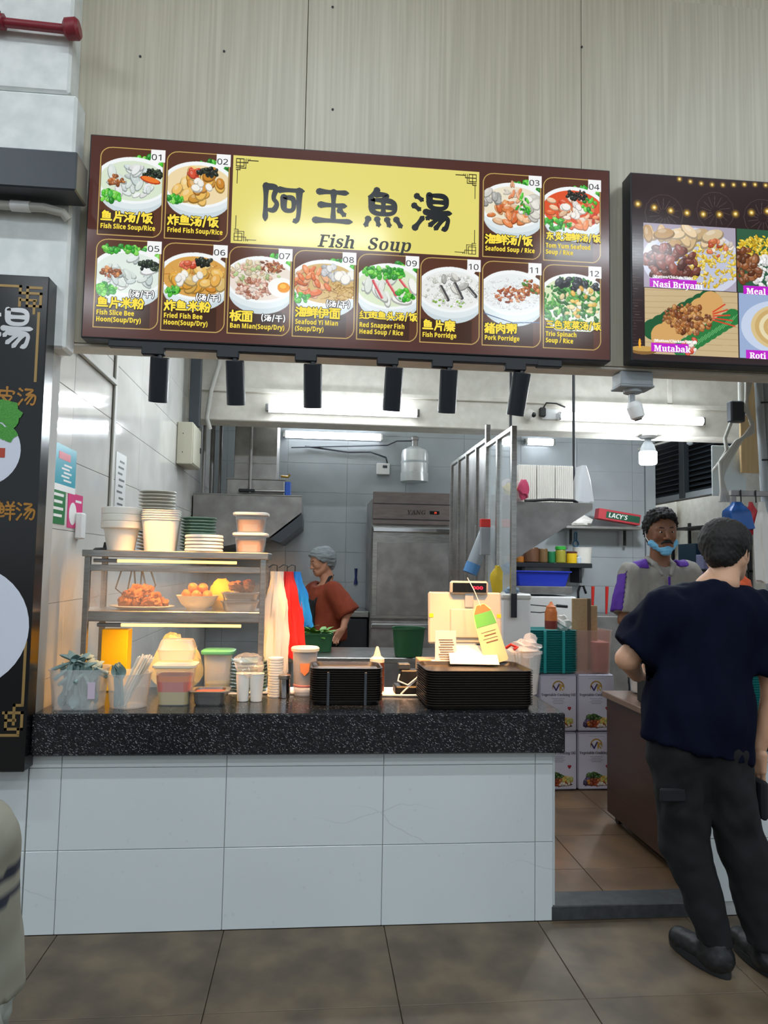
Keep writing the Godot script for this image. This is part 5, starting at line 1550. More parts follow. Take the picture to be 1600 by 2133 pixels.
func tin_print() -> Image:
	var p := Paint.new(256, 384, Color.html("cfcbd8"))
	p.r.seed = 77
	p.ell(128, 80, 44, 44, Color.html("a8823a"))
	p.ell(128, 80, 34, 34, Color.html("cfcbd8"))
	for y in range(84, 124):
		p.row(y, 90, 166, Color.html("cfcbd8") if y > 110 else p.img.get_pixel(20, 20))
	p.line(94, 74, 112, 104, 10, Color.html("3a2a5e"))
	p.line(112, 104, 134, 62, 10, Color.html("3a2a5e"))
	p.line(140, 62, 140, 104, 9, Color.html("c0922f"))
	p.line(140, 64, 158, 70, 8, Color.html("c0922f"))
	p.line(158, 74, 142, 84, 8, Color.html("c0922f"))
	p.line(146, 86, 160, 104, 8, Color.html("c0922f"))
	p.ell(203, 226, 8, 8, Color.html("a8202a"))
	p.ell(214, 226, 8, 8, Color.html("a8202a"))
	p.heap(208, 233, 3, 4, 6, 4, 6, ["a8202a"])
	p.ell(130, 352, 100, 12, Color.html("3a2f26"))
	p.heap(110, 302, 44, 22, 50, 8, 15, ["2f4a1e", "44662a", "1f3516"])
	p.heap(62, 328, 20, 18, 12, 9, 14, ["3a2a48", "51406a"])
	p.heap(140, 334, 66, 16, 44, 7, 13, ["c2542a", "a83a1e", "d88a3a", "8a3a22"])
	p.heap(196, 316, 28, 16, 18, 7, 12, ["d9b04a", "b8c26a", "e0c878"])
	p.heap(150, 348, 60, 5, 6, 8, 10, ["efe6d8"])
	p.rect(70, 20, 116, 2, Color.html("8d889a"))
	p.rect(0, 0, 256, 5, Color.html("a9a5b4"))
	p.rect(0, 379, 256, 5, Color.html("a9a5b4"))
	return p.img

func make_stores() -> void:
	var fy := 0.057
	var print_m := mat("ffffff", 0.35)
	print_m.albedo_texture = ImageTexture.create_from_image(tin_print())
	var body_m := mat("bdb9c8", 0.35, 0.2)
	var ink := mat("2c2634", 0.5)
	var names := ["lower oil tin beside the counter end", "lower oil tin beside the brown cabinet", "upper oil tin under the teal baskets", "upper oil tin under the pink tub"]
	for k in 4:
		var t := thing("oil_tin", "white square cooking oil tin with vegetable picture, " + names[k], "oil tin", V(1.68 + 0.266 * (k % 2), fy + 0.388 * (k / 2), -1.79), 0.0, "stacked cooking oil tins")
		part(t, "tin", bb().box(V(0, 0.193, 0), V(0.26, 0.384, 0.25), 0.012), body_m)
		face(t, "printed_face", 0.246, 0.37, V(0, 0.193, 0.1262), print_m)
		text(t, "Vegetable Cooking Oil", V(0, 0.248, 0.1264), 0.0165, ink, font_serif, 1, 0.0, "lettering", 0.92)
		for j in 4:
			part(t, "print_line", bb().box(V(0, 0.222 - 0.011 * j, 0.1264), V(0.09 - 0.02 * (j % 2), 0.003, 0.001)), mat("8d889a", 0.6))
	# teal baskets in a pile
	var bm := bb()
	bm.tub([[0.32, 0.24, 0.0], [0.335, 0.255, 0.004], [0.352, 0.272, 0.016], [0.366, 0.286, 0.0175], [0.366, 0.286, 0.0215], [0.35, 0.27, 0.0205], [0.33, 0.25, 0.006]], 0.03)
	var ps := []
	for k in 24:
		ps.append(at(1.63, fy + 0.778 + 0.0118 * k, -1.79))
	many("teal_basket", bm.mesh(), M.teal, "teal plastic basket tray in the pile on the oil tins, %s", "tray", "pile of teal basket trays", ps)
	for q in [-0.05, 0.08]:
		one("basket_rib", bb().box(V(0, 0.15, 0), V(0.02, 0.285, 0.006), 0.002), mat("1d9a98", 0.4), ["upright teal rib down the pile of basket trays nearer the counter", "upright teal rib down the pile of basket trays nearer the kraft paper"][0 if q < 0 else 1], "rib", V(1.63 + q, fy + 0.775, -1.643))
	var by := fy + 0.778 + 0.0118 * 23 + 0.022
	var sb := thing("sauce_bottle", "orange squeeze bottle of chilli sauce on the teal baskets", "bottle", V(1.66, by, -1.76))
	part(sb, "body", bb().lathe([[0.04, 0.0], [0.043, 0.004], [0.043, 0.115], [0.034, 0.14]], 20), noisy("c4622a", "d97c3a", 0.02, 0.3, V(3, 3, 3)))
	part(sb, "dark_sauce", bb().lathe([[0.0432, 0.004], [0.0436, 0.006], [0.0436, 0.056], [0.0432, 0.058]], 20), mat("7d2a22", 0.3))
	part(sb, "nozzle", bb().lathe([[0.034, 0.14], [0.034, 0.155], [0.02, 0.164], [0.006, 0.19]], 16), mat("dd7a3e", 0.4))
	one("plastic_bag", bb().blob(V(0, 0.045, 0), V(0.06, 0.055, 0.05), 0.5, 41, 10), M.white_bag, "crumpled white plastic bag on the teal baskets", "bag", V(1.755, by - 0.005, -1.8))
	one("roasting_net", bb().tube([V(-0.12, 0.1, 0), V(-0.08, 0.13, 0), V(0.06, 0.12, 0), V(0.12, 0.125, 0)], 0.004, 6).tube([V(-0.1, 0.08, 0), V(0.0, 0.075, 0), V(0.1, 0.085, 0)], 0.004, 6).tube([V(0.12, 0.125, 0), V(0.2, 0.12, 0)], 0.011, 8), M.dark_metal, "wire frying net with a wooden handle behind the sauce bottle", "net", V(1.62, by + 0.03, -1.88))
	# pink tub with kraft paper bags
	var pt := thing("pink_tub", "tall translucent pink tub of sauce on the oil tins", "tub", V(1.935, fy + 0.777, -1.79))
	part(pt, "shell", bb().tub([[0.25, 0.21, 0.0], [0.27, 0.23, 0.285], [0.278, 0.238, 0.288], [0.278, 0.238, 0.294], [0.262, 0.222, 0.293], [0.242, 0.202, 0.004]], 0.03), clear("d9b3a6", 0.32, 0.15))
	part(pt, "pink_contents", bb().tub([[0.1, 0.19, 0.006], [0.11, 0.2, 0.21]], 0.02, V(0.068, 0, 0)), M.pink)
	for k in 3:
		one("kraft_bag", bb().box(V(0, 0.25, 0), V([0.11, 0.06, 0.15][k], [0.5, 0.5, 0.4][k], 0.014), 0.003), [M.kraft, mat("6d5c48", 0.8), M.kraft][k], ["tall flat kraft paper bag standing in the pink tub", "dark edge-on bundle of kraft bags in the pink tub", "shorter kraft paper bag behind the others in the pink tub"][k], "paper bag", V(1.865 + [0.0, 0.06, 0.07][k], fy + 0.786, -1.76 - 0.022 * k), 0.0)
	# round lidded tubs and small things beyond
	var lt := thing("lidded_tub", "clear tub with a purple and yellow lid on the brown cabinet", "tub", V(1.96, 0.83, -0.98))
	part(lt, "shell", tub_shell(0.13, 0.12, 0.1, 0.9), M.clear_tub)
	part(lt, "contents", bb().tub([[0.1, 0.095, 0.006], [0.11, 0.1, 0.06]], 0.02), mat("b8946a", 0.6))
	part(lt, "lid", bb().tub([[0.146, 0.136, 0.1], [0.15, 0.14, 0.104], [0.15, 0.14, 0.118], [0.13, 0.12, 0.122]], 0.03), mat("b763c0", 0.4))
	part(lt, "yellow_top", bb().tub([[0.13, 0.12, 0.122], [0.12, 0.11, 0.134]], 0.03), M.yellow)
	# brown cabinet on castors with a till machine
	var c := thing("brown_cabinet", "dark brown laminate cabinet on castors beside the doorway", "cabinet", V(1.78, 0.0, -0.62))
	part(c, "carcass", bb().box(V(0.28, 0.445, 0), V(0.56, 0.67, 0.92), 0.004), M.brown_panel)
	part(c, "top", bb().box(V(0.275, 0.8, 0), V(0.6, 0.035, 0.95), 0.004), noisy("6b5548", "7a6355", 0.02, 0.3, V(1, 1, 1)))
	for q in [[0.05, -0.4], [0.05, 0.38], [0.5, -0.4], [0.5, 0.38]]:
		part(c, "castor", bb().tube([V(q[0] - 0.015, 0.085, q[1]), V(q[0] + 0.015, 0.085, q[1])], 0.028, 12), M.black)
	var bm2 := thing("card_machine", "black till machine with a white cable on the brown cabinet", "machine", V(1.9, 0.8185, -0.62))
	part(bm2, "body", bb().box(V(0, 0.08, 0), V(0.16, 0.16, 0.26), 0.008), M.black)
	part(bm2, "screen", bb().box(V(-0.02, 0.19, -0.04), V(0.12, 0.12, 0.03), 0.006), M.black_gloss)
	part(bm2, "cable", bb().tube([V(-0.02, 0.14, 0.135), V(-0.07, 0.15, 0.16), V(-0.1, 0.08, 0.17), V(-0.09, 0.02, 0.18), V(-0.04, 0.006, 0.2)], 0.005, 8), M.paper)
	# shelf of jars on the rear wall
	var sh := thing("wall_shelf", "black wall shelf with brackets carrying jars on the rear tiles", "shelf", V(2.66, 1.56, -4.94))
	part(sh, "board", bb().box(V(0, 0.025, 0), V(0.94, 0.05, 0.34), 0.003), M.dark_metal)
	for x in [-0.3, 0.36]:
		part(sh, "bracket", bb().prism(PackedVector2Array([Vector2(0, 0), Vector2(0, -0.17), Vector2(-0.03, -0.17), Vector2(-0.03, 0)]), -0.16, 0.14), M.dark_metal).position = V(x, 0, 0)
	var sy := 1.612
	var jars := [[2.33, "orange", "small orange jar on the black wall shelf", 0.05, 0.07, "b5702a"], [2.46, "brown", "wide brown jar of sauce on the black wall shelf", 0.09, 0.17, "6d4a32"], [2.6, "tan", "dark jar of spice beside the brown jar on the shelf", 0.055, 0.16, "7a5d3a"], [2.7, "green", "green plastic beaker on the black wall shelf", 0.045, 0.13, "1f7a4a"]]
	for q in jars:
		one("storage_jar", bb().lathe([[q[3] * 0.85, 0.0], [q[3], 0.01], [q[3], q[4] * 0.9], [q[3] * 0.9, q[4]]], 18), mat(q[5], 0.3), q[2], "jar", V(q[0], sy, -4.9))
	var gj := thing("storage_jar", "clear jar of yellow pickle with a bright green lid on the shelf", "jar", V(2.8, sy, -4.88))
	part(gj, "body", bb().lathe([[0.05, 0.0], [0.058, 0.008], [0.058, 0.13], [0.05, 0.15]], 20), mat("a9a23a", 0.25))
	part(gj, "lid", bb().lathe([[0.055, 0.15], [0.06, 0.153], [0.06, 0.185], [0.055, 0.19]], 20), mat("35b03a", 0.4))
	var yt := thing("storage_jar", "yellow and maroon labelled tin on the black wall shelf", "tin", V(2.93, sy, -4.88))
	part(yt, "body", bb().lathe([[0.058, 0.0], [0.06, 0.004], [0.06, 0.125], [0.057, 0.13]], 20), M.yellow)
	part(yt, "lid", bb().lathe([[0.061, 0.112], [0.062, 0.114], [0.062, 0.132], [0.05, 0.135]], 20), mat("5a2a1e", 0.4))
	one("small_bottle", bb().lathe([[0.024, 0.0], [0.026, 0.004], [0.026, 0.06], [0.012, 0.075], [0.012, 0.1]], 14), mat("c9d9ea", 0.3), "small blue and white bottle on the black wall shelf", "bottle", V(3.0, sy, -4.84))
	one("white_bucket", bb().lathe([[0.09, 0.0], [0.094, 0.004], [0.108, 0.175], [0.112, 0.178], [0.112, 0.184], [0.1, 0.182], [0.086, 0.006]], 24), M.foam, "white plastic bucket at the end of the black wall shelf", "bucket", V(3.08 - 0.005, sy, -4.93))
	one("bottle_opener", bb().tube([V(0, 0.18, 0), V(0.014, 0.16, 0), V(0.012, 0.09, 0), V(-0.012, 0.09, 0), V(-0.014, 0.16, 0), V(0, 0.18, 0)], 0.006, 6).tube([V(0, 0.085, 0), V(0.03, 0.06, 0), V(0.033, 0.03, 0), V(0.0, 0.0, 0), V(-0.033, 0.03, 0), V(-0.03, 0.06, 0), V(0, 0.085, 0)], 0.007, 6), mat("2f7fae", 0.4), "blue ring opener hanging on the rear tiles", "opener", V(3.06, 1.8, -5.1))
	var us := thing("upper_shelf", "steel shelf with black brackets high on the rear tiles", "shelf", V(3.27, 2.0, -4.92))
	part(us, "board", bb().box(V(0, 0.02, 0), V(0.9, 0.03, 0.36), 0.003), M.steel)
	for x in [-0.3, 0.35]:
		part(us, "bracket", bb().box(V(x, -0.08, -0.1), V(0.025, 0.18, 0.03), 0.003), M.black)
	var lb := thing("snack_box", "long red and green LACY'S box leaning on the upper shelf", "box", V(3.45, 2.09, -4.84))
	lb.rotation.z = -0.14
	part(lb, "box", bb().box(V(0, 0.06, 0), V(0.5, 0.12, 0.12), 0.004), mat("b8343e", 0.45))
	part(lb, "green_band", bb().box(V(0.04, 0.06, 0.0605), V(0.4, 0.075, 0.002)), mat("14503a", 0.45))
	text(lb, "LACY'S", V(-0.02, 0.06, 0.063), 0.05, mat("f0f0ea", 0.4), font_bold, 1, 0.12)
	one("plastic_bag", bb().blob(V(0, 0.06, 0), V(0.14, 0.07, 0.1), 0.35, 51, 10), M.white_bag, "white plastic bags heaped beside the red box on the upper shelf", "bag", V(3.02, 2.03, -4.86))
	# blue basket on the white chest freezer
	var fz := thing("chest_freezer", "white chest freezer with a steel top shelf under the blue basket", "freezer", V(2.44, 0.057, -4.55))
	part(fz, "body", bb().box(V(0, 0.6, 0), V(0.64, 1.2, 0.6), 0.015), M.white)
	part(fz, "steel_top", bb().box(V(-0.03, 1.265, 0.02), V(0.6, 0.075, 0.56), 0.004), M.dull_steel)
	one("blue_basket", bb().tub([[0.52, 0.3, 0.0], [0.6, 0.36, 0.145], [0.63, 0.39, 0.148], [0.63, 0.39, 0.16], [0.6, 0.36, 0.16], [0.51, 0.29, 0.006]], 0.03), M.blue, "bright blue plastic basket on the chest freezer's steel top", "basket", V(2.42, 1.361, -4.5))
	# stove bench with tools beyond
	var sv := thing("stove_bench", "steel stove bench with a pot against the rear tiles", "bench", V(3.3, 0.057, -4.6))
	part(sv, "bench", bb().box(V(0, 0.5, 0), V(1.0, 1.0, 0.7), 0.006), M.dull_steel)
	part(sv, "pot", bb().lathe([[0.07, 1.0], [0.1, 1.01], [0.11, 1.13], [0.115, 1.135], [0.1, 1.13], [0.06, 1.02]], 20, V(0.1, 0, 0.1)), M.dark_metal)
	part(sv, "tap", bb().tube([V(-0.36, 1.0, -0.1), V(-0.36, 1.24, -0.1), V(-0.34, 1.3, -0.1), V(-0.3, 1.3, -0.1), V(-0.27, 1.22, -0.1)], 0.014, 8), M.black_gloss)
	for k in 2:
		one("ladle_handle", bb().tube([V(0, 0, 0), V(0.01, 0.3, 0)], [0.012, 0.019], 10), M.red, ["red ladle handle standing beside the black tap", "red ladle handle standing nearer the steel pot"][k], "ladle", V(3.07 + 0.16 * k, 1.06, -4.62))
	# dark sink bench behind the woman, green tub, crate of vegetables
	var sk := thing("sink_bench", "dark steel sink bench behind the woman with a white splash rim", "sink", V(0.26, 0.057, -4.7))
	part(sk, "basin", bb().box(V(0, 0.78, 0), V(0.62, 0.32, 0.7), 0.01), mat("35393c", 0.45, 0.4))
	part(sk, "rim", bb().box(V(0, 0.985, 0), V(0.64, 0.06, 0.72), 0.006), M.steel)
	for q in [[-0.27, -0.3], [0.27, -0.3], [-0.27, 0.3], [0.27, 0.3]]:
		part(sk, "leg", cyl(bb(), V(q[0], 0.0, q[1]), V(q[0], 0.63, q[1]), 0.02), M.dull_steel)
	part(sk, "drain_pipe", bb().tube([V(0.12, 0.64, 0.1), V(0.12, 0.42, 0.1), V(-0.05, 0.4, 0.1)], 0.03, 10), M.conduit)
	one("peeler", bb().tube([V(0, 0.18, 0), V(0, 0.08, 0), V(0, 0.0, 0)], [0.018, 0.012, 0.024], 8), mat("1f2f66", 0.4), "dark blue brush hanging on the rear tiles by the fridge", "brush", V(0.483, 1.33, -5.1))
	one("green_tub", bb().lathe([[0.1, 0.0], [0.104, 0.006], [0.122, 0.2], [0.128, 0.204], [0.128, 0.216], [0.116, 0.214], [0.095, 0.008]], 26), M.green, "dark green round tub on the prep table behind the trays", "tub", V(0.73, 0.87, -2.3))
	var pt2 := thing("prep_table", "steel prep table between the counter and the fridge", "table", V(0.4, 0.057, -2.55))
	part(pt2, "top", bb().box(V(0, 0.79, 0), V(1.25, 0.04, 0.7), 0.004), M.steel)
	for q in [[-0.58, -0.3], [0.58, -0.3], [-0.58, 0.3], [0.58, 0.3]]:
		part(pt2, "leg", cyl(bb(), V(q[0], 0.0, q[1]), V(q[0], 0.77, q[1]), 0.02), M.dull_steel)
	var cr := thing("vegetable_crate", "green plastic crate of leafy vegetables in front of the woman", "crate", V(0.02, 0.87, -2.6))
	part(cr, "crate", bb().tub([[0.26, 0.18, 0.0], [0.29, 0.2, 0.13], [0.3, 0.21, 0.132], [0.3, 0.21, 0.145], [0.285, 0.195, 0.143], [0.25, 0.17, 0.006]], 0.02), M.green)
	var lf := bb()
	lf.loft([PackedVector3Array([V(0, 0, 0), V(0, 0.001, 0.001), V(0, 0, 0.002)]), PackedVector3Array([V(-0.025, 0.006, 0.05), V(0, 0.0, 0.05), V(0.025, 0.006, 0.05)]), PackedVector3Array([V(-0.018, 0.01, 0.1), V(0, 0.006, 0.1), V(0.018, 0.01, 0.1)]), PackedVector3Array([V(-0.001, 0.004, 0.13), V(0, 0.003, 0.13), V(0.001, 0.004, 0.13)])])
	var lm := lf.mesh(60)
	var leaf_m := noisy("3f7d2a", "8abf4a", 0.05, 0.5, V(6, 6, 6))
	var r := RandomNumberGenerator.new()
	r.seed = 4
	ps = []
	for k in 22:
		ps.append(Transform3D(Basis.from_euler(V(r.randf_range(-0.4, 0.2), r.randf() * TAU, r.randf_range(-0.3, 0.3))), V(0.02 + r.randf_range(-0.08, 0.08), 1.0 + r.randf_range(-0.01, 0.03), -2.6 + r.randf_range(-0.04, 0.04))))
	many("leafy_vegetable", lm, leaf_m, "leafy green vegetable lying in the green crate", "vegetable", "leafy vegetables in the crate", ps)

func make_front_fittings() -> void:
	var b := thing("ceiling_camera", "grey junction box with a hanging white dome camera under the sign gap", "camera", V(1.548, 2.521, -0.17))
	part(b, "box", bb().box(V(0, -0.04, 0), V(0.165, 0.07, 0.11), 0.006), M.grey_plastic)
	part(b, "flange", bb().box(V(0, -0.078, 0), V(0.175, 0.012, 0.12), 0.004), M.grey_plastic)
	part(b, "collar", bb().lathe([[0.035, -0.105], [0.045, -0.1], [0.045, -0.084]], 20), M.grey_plastic)
	part(b, "arm", bb().box(V(-0.005, -0.14, 0), V(0.026, 0.07, 0.03), 0.005), M.grey_plastic)
	var head := part(b, "camera_head", bb().loft([B.circ(-0.04, 0.02, 0.02, 16), B.circ(-0.03, 0.034, 0.034, 16), B.circ(0.025, 0.038, 0.038, 16), B.circ(0.05, 0.024, 0.024, 16)]), M.white)
	head.transform = Transform3D(Basis(Vector3.BACK, 0.3), V(0.012, -0.195, 0.01))
	part(head, "lens", bb().lathe([[0.018, -0.046], [0.018, -0.04]], 14), M.black_gloss)
	# socket and little camera on the beam
	var so := thing("wall_socket", "white twin socket with a black plug on the beam", "socket", V(2.22, 2.93, -3.5))
	part(so, "plate", bb().box(V(0, 0.09, 0.012), V(0.17, 0.1, 0.024), 0.005), M.white)
	part(so, "plug", bb().box(V(-0.085, 0.1, 0.04), V(0.06, 0.09, 0.05), 0.01), M.black)
	part(so, "cable", bb().tube([V(-0.08, 0.14, 0.05), V(-0.05, 0.19, 0.05), V(0.05, 0.19, 0.04), V(0.14, 0.16, 0.03)], 0.008, 8), M.black)
	var sc := thing("dome_camera", "small round white camera on the beam beside the socket", "camera", V(2.0, 2.96, -3.44))
	part(sc, "shell", bb().blob(V(0, 0.04, 0), V(0.055, 0.055, 0.055), 0.0, 1, 12), M.white_gloss)
	part(sc, "lens", bb().blob(V(0.03, 0.03, 0.042), V(0.025, 0.025, 0.018), 0.0, 1, 8), M.black_gloss)
	# bulb below the beam
	var bu := thing("hanging_bulb", "large glowing white bulb hanging below the beam", "bulb", V(3.22, 2.86, -3.55))
	part(bu, "holder", bb().lathe([[0.07, -0.03], [0.09, -0.01], [0.09, 0.0]], 20), M.white)
	part(bu, "cap", bb().lathe([[0.08, -0.16], [0.06, -0.1], [0.035, -0.06], [0.03, -0.03]], 20), M.grey_plastic)
	part(bu, "bulb", bb().lathe([[0.03, -0.29], [0.075, -0.285], [0.085, -0.27], [0.085, -0.165], [0.08, -0.16]], 22), glow("f4f8ff", 6.0))
	var ol := OmniLight3D.new()
	ol.name = "bulb_light"
	ol.light_energy = 1.4
	ol.light_color = Color(0.95, 0.98, 1.0)
	ol.light_size = 0.08
	ol.omni_range = 12.0
	ol.shadow_enabled = true
	ol.position = V(0, -0.22, 0)
	bu.add_child(ol)

	# right edge: cable riser, boards, rail with plastic bags
	var rp := thing("riser_pipes", "grey conduits and cables tied together beside the wooden board", "conduit", V(2.9, 1.3, -1.3))
	part(rp, "conduit", cyl(bb(), V(0.06, 0.1, 0.04), V(0.0, 1.62, 0.04), 0.026, 12), M.grey_plastic)
	part(rp, "conduit", cyl(bb(), V(0.12, 0.1, 0.02), V(0.06, 1.62, 0.02), 0.03, 12), M.grey_plastic)
	part(rp, "conduit", cyl(bb(), V(-0.09, 1.3, 0.0), V(-0.09, 1.62, 0.0), 0.022, 12), M.conduit)
	for y in [0.35, 0.75, 0.98, 1.36]:
		part(rp, "cable_tie", bb().tube([V(0.0, y, 0.07), V(0.09, y + 0.005, 0.075), V(0.14, y, 0.04)], 0.006, 6), M.black)
	for k in 4:
		part(rp, "cable", bb().tube([V(-0.08 + 0.02 * k, 1.62, 0.05), V(-0.1, 1.3 + 0.02 * k, 0.06), V(-0.05, 1.22 - 0.02 * k, 0.06), V(-0.14 - 0.01 * k, 1.1, 0.06), V(-0.22 - 0.02 * k, 0.96, 0.05), V(-0.27, 0.86 - 0.03 * k, 0.05), V(-0.22 - 0.02 * k, 0.7, 0.05)], 0.012, 8), M.conduit)
	part(rp, "cable", bb().tube([V(-0.2, 1.22, 0.05), V(-0.24, 1.12, 0.05), V(-0.23, 1.04, 0.05), V(-0.26, 0.98, 0.04), V(-0.3, 0.9, 0.0)], 0.012, 8), M.conduit)
	part(rp, "junction", bb().box(V(-0.15, 1.3, 0.03), V(0.1, 0.14, 0.06), 0.008), M.dark_grey)
	one("wood_board", bb().box(V(0, 0, 0), V(0.13, 0.78, 0.02), 0.003), M.wood, "pale wooden board fixed behind the grey conduits", "board", V(2.895, 2.6, -1.36))
	one("white_board", bb().box(V(0, 0, 0), V(0.24, 0.34, 0.012), 0.003), mat("d3dcdc", 0.35), "plain white plastic board hanging behind the cables", "board", V(2.77, 2.225, -1.4))
	var rl := thing("hanging_rail", "grey metal rail with hooks carrying plastic bags at the next stall", "rail", V(2.85, 2.03, -1.17))
	part(rl, "rail", bb().box(V(0, 0.02, 0), V(0.42, 0.035, 0.03), 0.003), M.dull_steel)
	part(rl, "upright", bb().box(V(-0.185, -0.5, -0.01), V(0.03, 1.05, 0.03), 0.003), M.dull_steel)
	for k in 4:
		part(rl, "hook", bb().tube([V(-0.15 + 0.1 * k, 0.04, 0.02), V(-0.15 + 0.1 * k, -0.04, 0.022)], 0.004, 6), M.black)
	var bags := [["blue plastic bag folded over the rail", mat("2a5fa8", 0.35), 2.66, 0.18, 0.1, 1], ["red plastic bag on the rail between blue and white bags", mat("c83038", 0.35), 2.74, 0.2, 0.04, 2], ["white printed plastic bags hanging nearest the upright", M.white_bag, 2.8, 0.5, 0.07, 3], ["white printed plastic bags hanging beside the grey conduits", M.white_bag, 2.9, 0.6, 0.07, 4]]
	for q in bags:
		var rings := []
		for k in 10:
			var s := k / 9.0
			var w: float = q[4] * (0.3 + 0.7 * smoothstep(0.0, 0.4, s))
			var ring := PackedVector3Array()
			for j in 22:
				var a := TAU * j / 22
				var fold := 1.0 + 0.2 * sin(a * 6 + q[5]) * (0.4 + s)
				ring.append(V(cos(a) * w * fold + 0.03 * s, -q[3] * s - 0.012 * sin(a * 4) * s, sin(a) * w * 0.5 * fold))
			rings.append(ring)
		one("hanging_bag", bb().loft(rings), q[1], q[0], "bag", V(q[2], 1.99, -1.15 + 0.02 * q[5]))
	one("orange_bag", bb().blob(V(0, 0, 0), V(0.09, 0.1, 0.06), 0.35, 61, 10), M.orange, "crumpled orange plastic bag hanging behind the man's collar", "bag", V(2.68, 1.44, -1.15))
	# louvred side wall beyond the right kitchen
	var lv := thing("louvre_screen", "dark louvred screen with a grey post beyond the kitchen corner", "louvre", V(4.5, 2.45, -5.4))
	for k in 13:
		var sl := bb()
		sl.t = Transform3D(Basis(Vector3.BACK, 0.5), V(0, 0.06 + 0.062 * k, 0))
		sl.box(V(0, 0, 0), V(0.07, 0.008, 2.3))
		part(lv, "slat", sl, mat("39434c", 0.5))
	part(lv, "post", bb().box(V(-0.05, 0.6, 0.2), V(0.07, 1.25, 0.12), 0.004), M.dark_grey)
	part(lv, "lower_rail", bb().box(V(-0.02, 0.0, 0), V(0.09, 0.07, 2.4), 0.004), M.grey_plastic)
	part(lv, "backing", bb().box(V(0.08, 0.45, 0), V(0.02, 0.95, 2.4)), M.black)
	var gb := thing("bulb_row", "row of small unlit bulbs along a conduit under the far ceiling", "lights", V(3.98, 3.0, -4.6))
	part(gb, "conduit", bb().tube([V(-0.6, -0.12, -1.2), V(0.4, 0.12, 0.3)], 0.012, 8), M.conduit)
	for k in 3:
		part(gb, "bulb", bb().lathe([[0.01, -0.13], [0.035, -0.115], [0.035, -0.09], [0.02, -0.06], [0.03, -0.03], [0.03, 0.0]], 14), M.grey_plastic).position = V(-0.35 + 0.28 * k, -0.05 + 0.07 * k, -0.8 + 0.42 * k)
	var fb := thing("far_counter", "pale far stall front with dark crates beyond the cook", "stall", V(4.72, 0.0, -7.6))
	part(fb, "fascia", bb().box(V(0, 2.45, 0), V(1.6, 0.3, 0.3), 0.01), M.paint)
	part(fb, "counter_body", bb().box(V(0, 0.6, 0), V(1.6, 1.2, 0.5), 0.01), M.kraft)
	part(fb, "crate", bb().box(V(-0.35, 1.65, 0.2), V(0.4, 0.5, 0.3), 0.01), mat("1d3a4e", 0.5))
	part(fb, "crate", bb().box(V(-0.8, 1.45, 0.25), V(0.3, 0.2, 0.3), 0.01), mat("8a8fb4", 0.5))
	tube_light("tube_light", "bright tube light over the far stall beyond the cook", V(4.9, 3.64, -7.0), 1.2, Basis(Vector3.RIGHT, PI / 2), STALL_TUBE)
	var rk := thing("storage_rack", "dark storage rack against the far side wall beyond the cook", "rack", V(5.42, 0.057, -6.4))
	for q in [[-0.13, -0.75], [0.13, -0.75], [-0.13, 0.75], [0.13, 0.75]]:
		part(rk, "upright", bb().box(V(q[0], 1.1, q[1]), V(0.04, 2.2, 0.04), 0.003), M.dark_metal)
	for y in [0.5, 1.05, 1.5, 2.1]:
		part(rk, "shelf_board", bb().box(V(0, y, 0), V(0.32, 0.03, 1.54), 0.003), M.dark_metal)
	var goods := [["dark blue plastic crate on the storage rack", "173a52", 1.515, -0.35, 0.36, 0.5], ["lavender carton on the storage rack beside the blue crate", "9a9cc4", 1.515, -0.0, 0.2, 0.2], ["orange carton on a low board of the storage rack", "c86a3a", 1.065, -0.2, 0.22, 0.5], ["brown carton at the near end of the storage rack", "8a6a48", 1.515, 0.45, 0.3, 0.4]]
	for q in goods:
		one("stored_box", bb().box(V(0, q[4] / 2, 0), V(0.26, q[4], q[5]), 0.008), mat(q[1], 0.5), q[0], "box", V(5.42, 0.057 + q[2] + 0.001, -6.4 + q[3]))
	# white machine of the next stall
	var wm := thing("white_machine", "white boxy machine on the next stall's counter behind the man", "machine", V(2.36, 0.912, -0.1))
	part(wm, "body", bb().box(V(0.2, 0.2, 0.0), V(0.42, 0.4, 0.14), 0.012), M.white)
	part(wm, "steel_lid", bb().box(V(0.2, 0.41, 0.0), V(0.43, 0.02, 0.145), 0.004), M.steel)
	one("black_cap", bb().blob(V(0, 0.03, 0), V(0.07, 0.055, 0.06), 0.1, 71, 10), M.black_gloss, "shiny black cap with an orange trim lying on the white machine", "cap", V(2.46, 1.34, -0.1))
	var tb := bb()
	tb.tub([[0.3, 0.14, 0.0], [0.31, 0.15, 0.003], [0.33, 0.17, 0.016], [0.33, 0.17, 0.019], [0.3, 0.14, 0.005]], 0.03)
	var ps := []
	for k in 20:
		ps.append(at(2.3 - 0.02, 0.9125 + 0.011 * k, 0.0))
	# (the teal pile by the man's arm)
	for k in 14:
		ps[k] = at(2.13, 0.9125 + 0.0115 * k, -0.02)
	many("teal_basket", tb.mesh(), M.teal, "teal basket tray piled on the next stall's counter, %s", "tray", "teal trays at the next stall", ps.slice(0, 14))

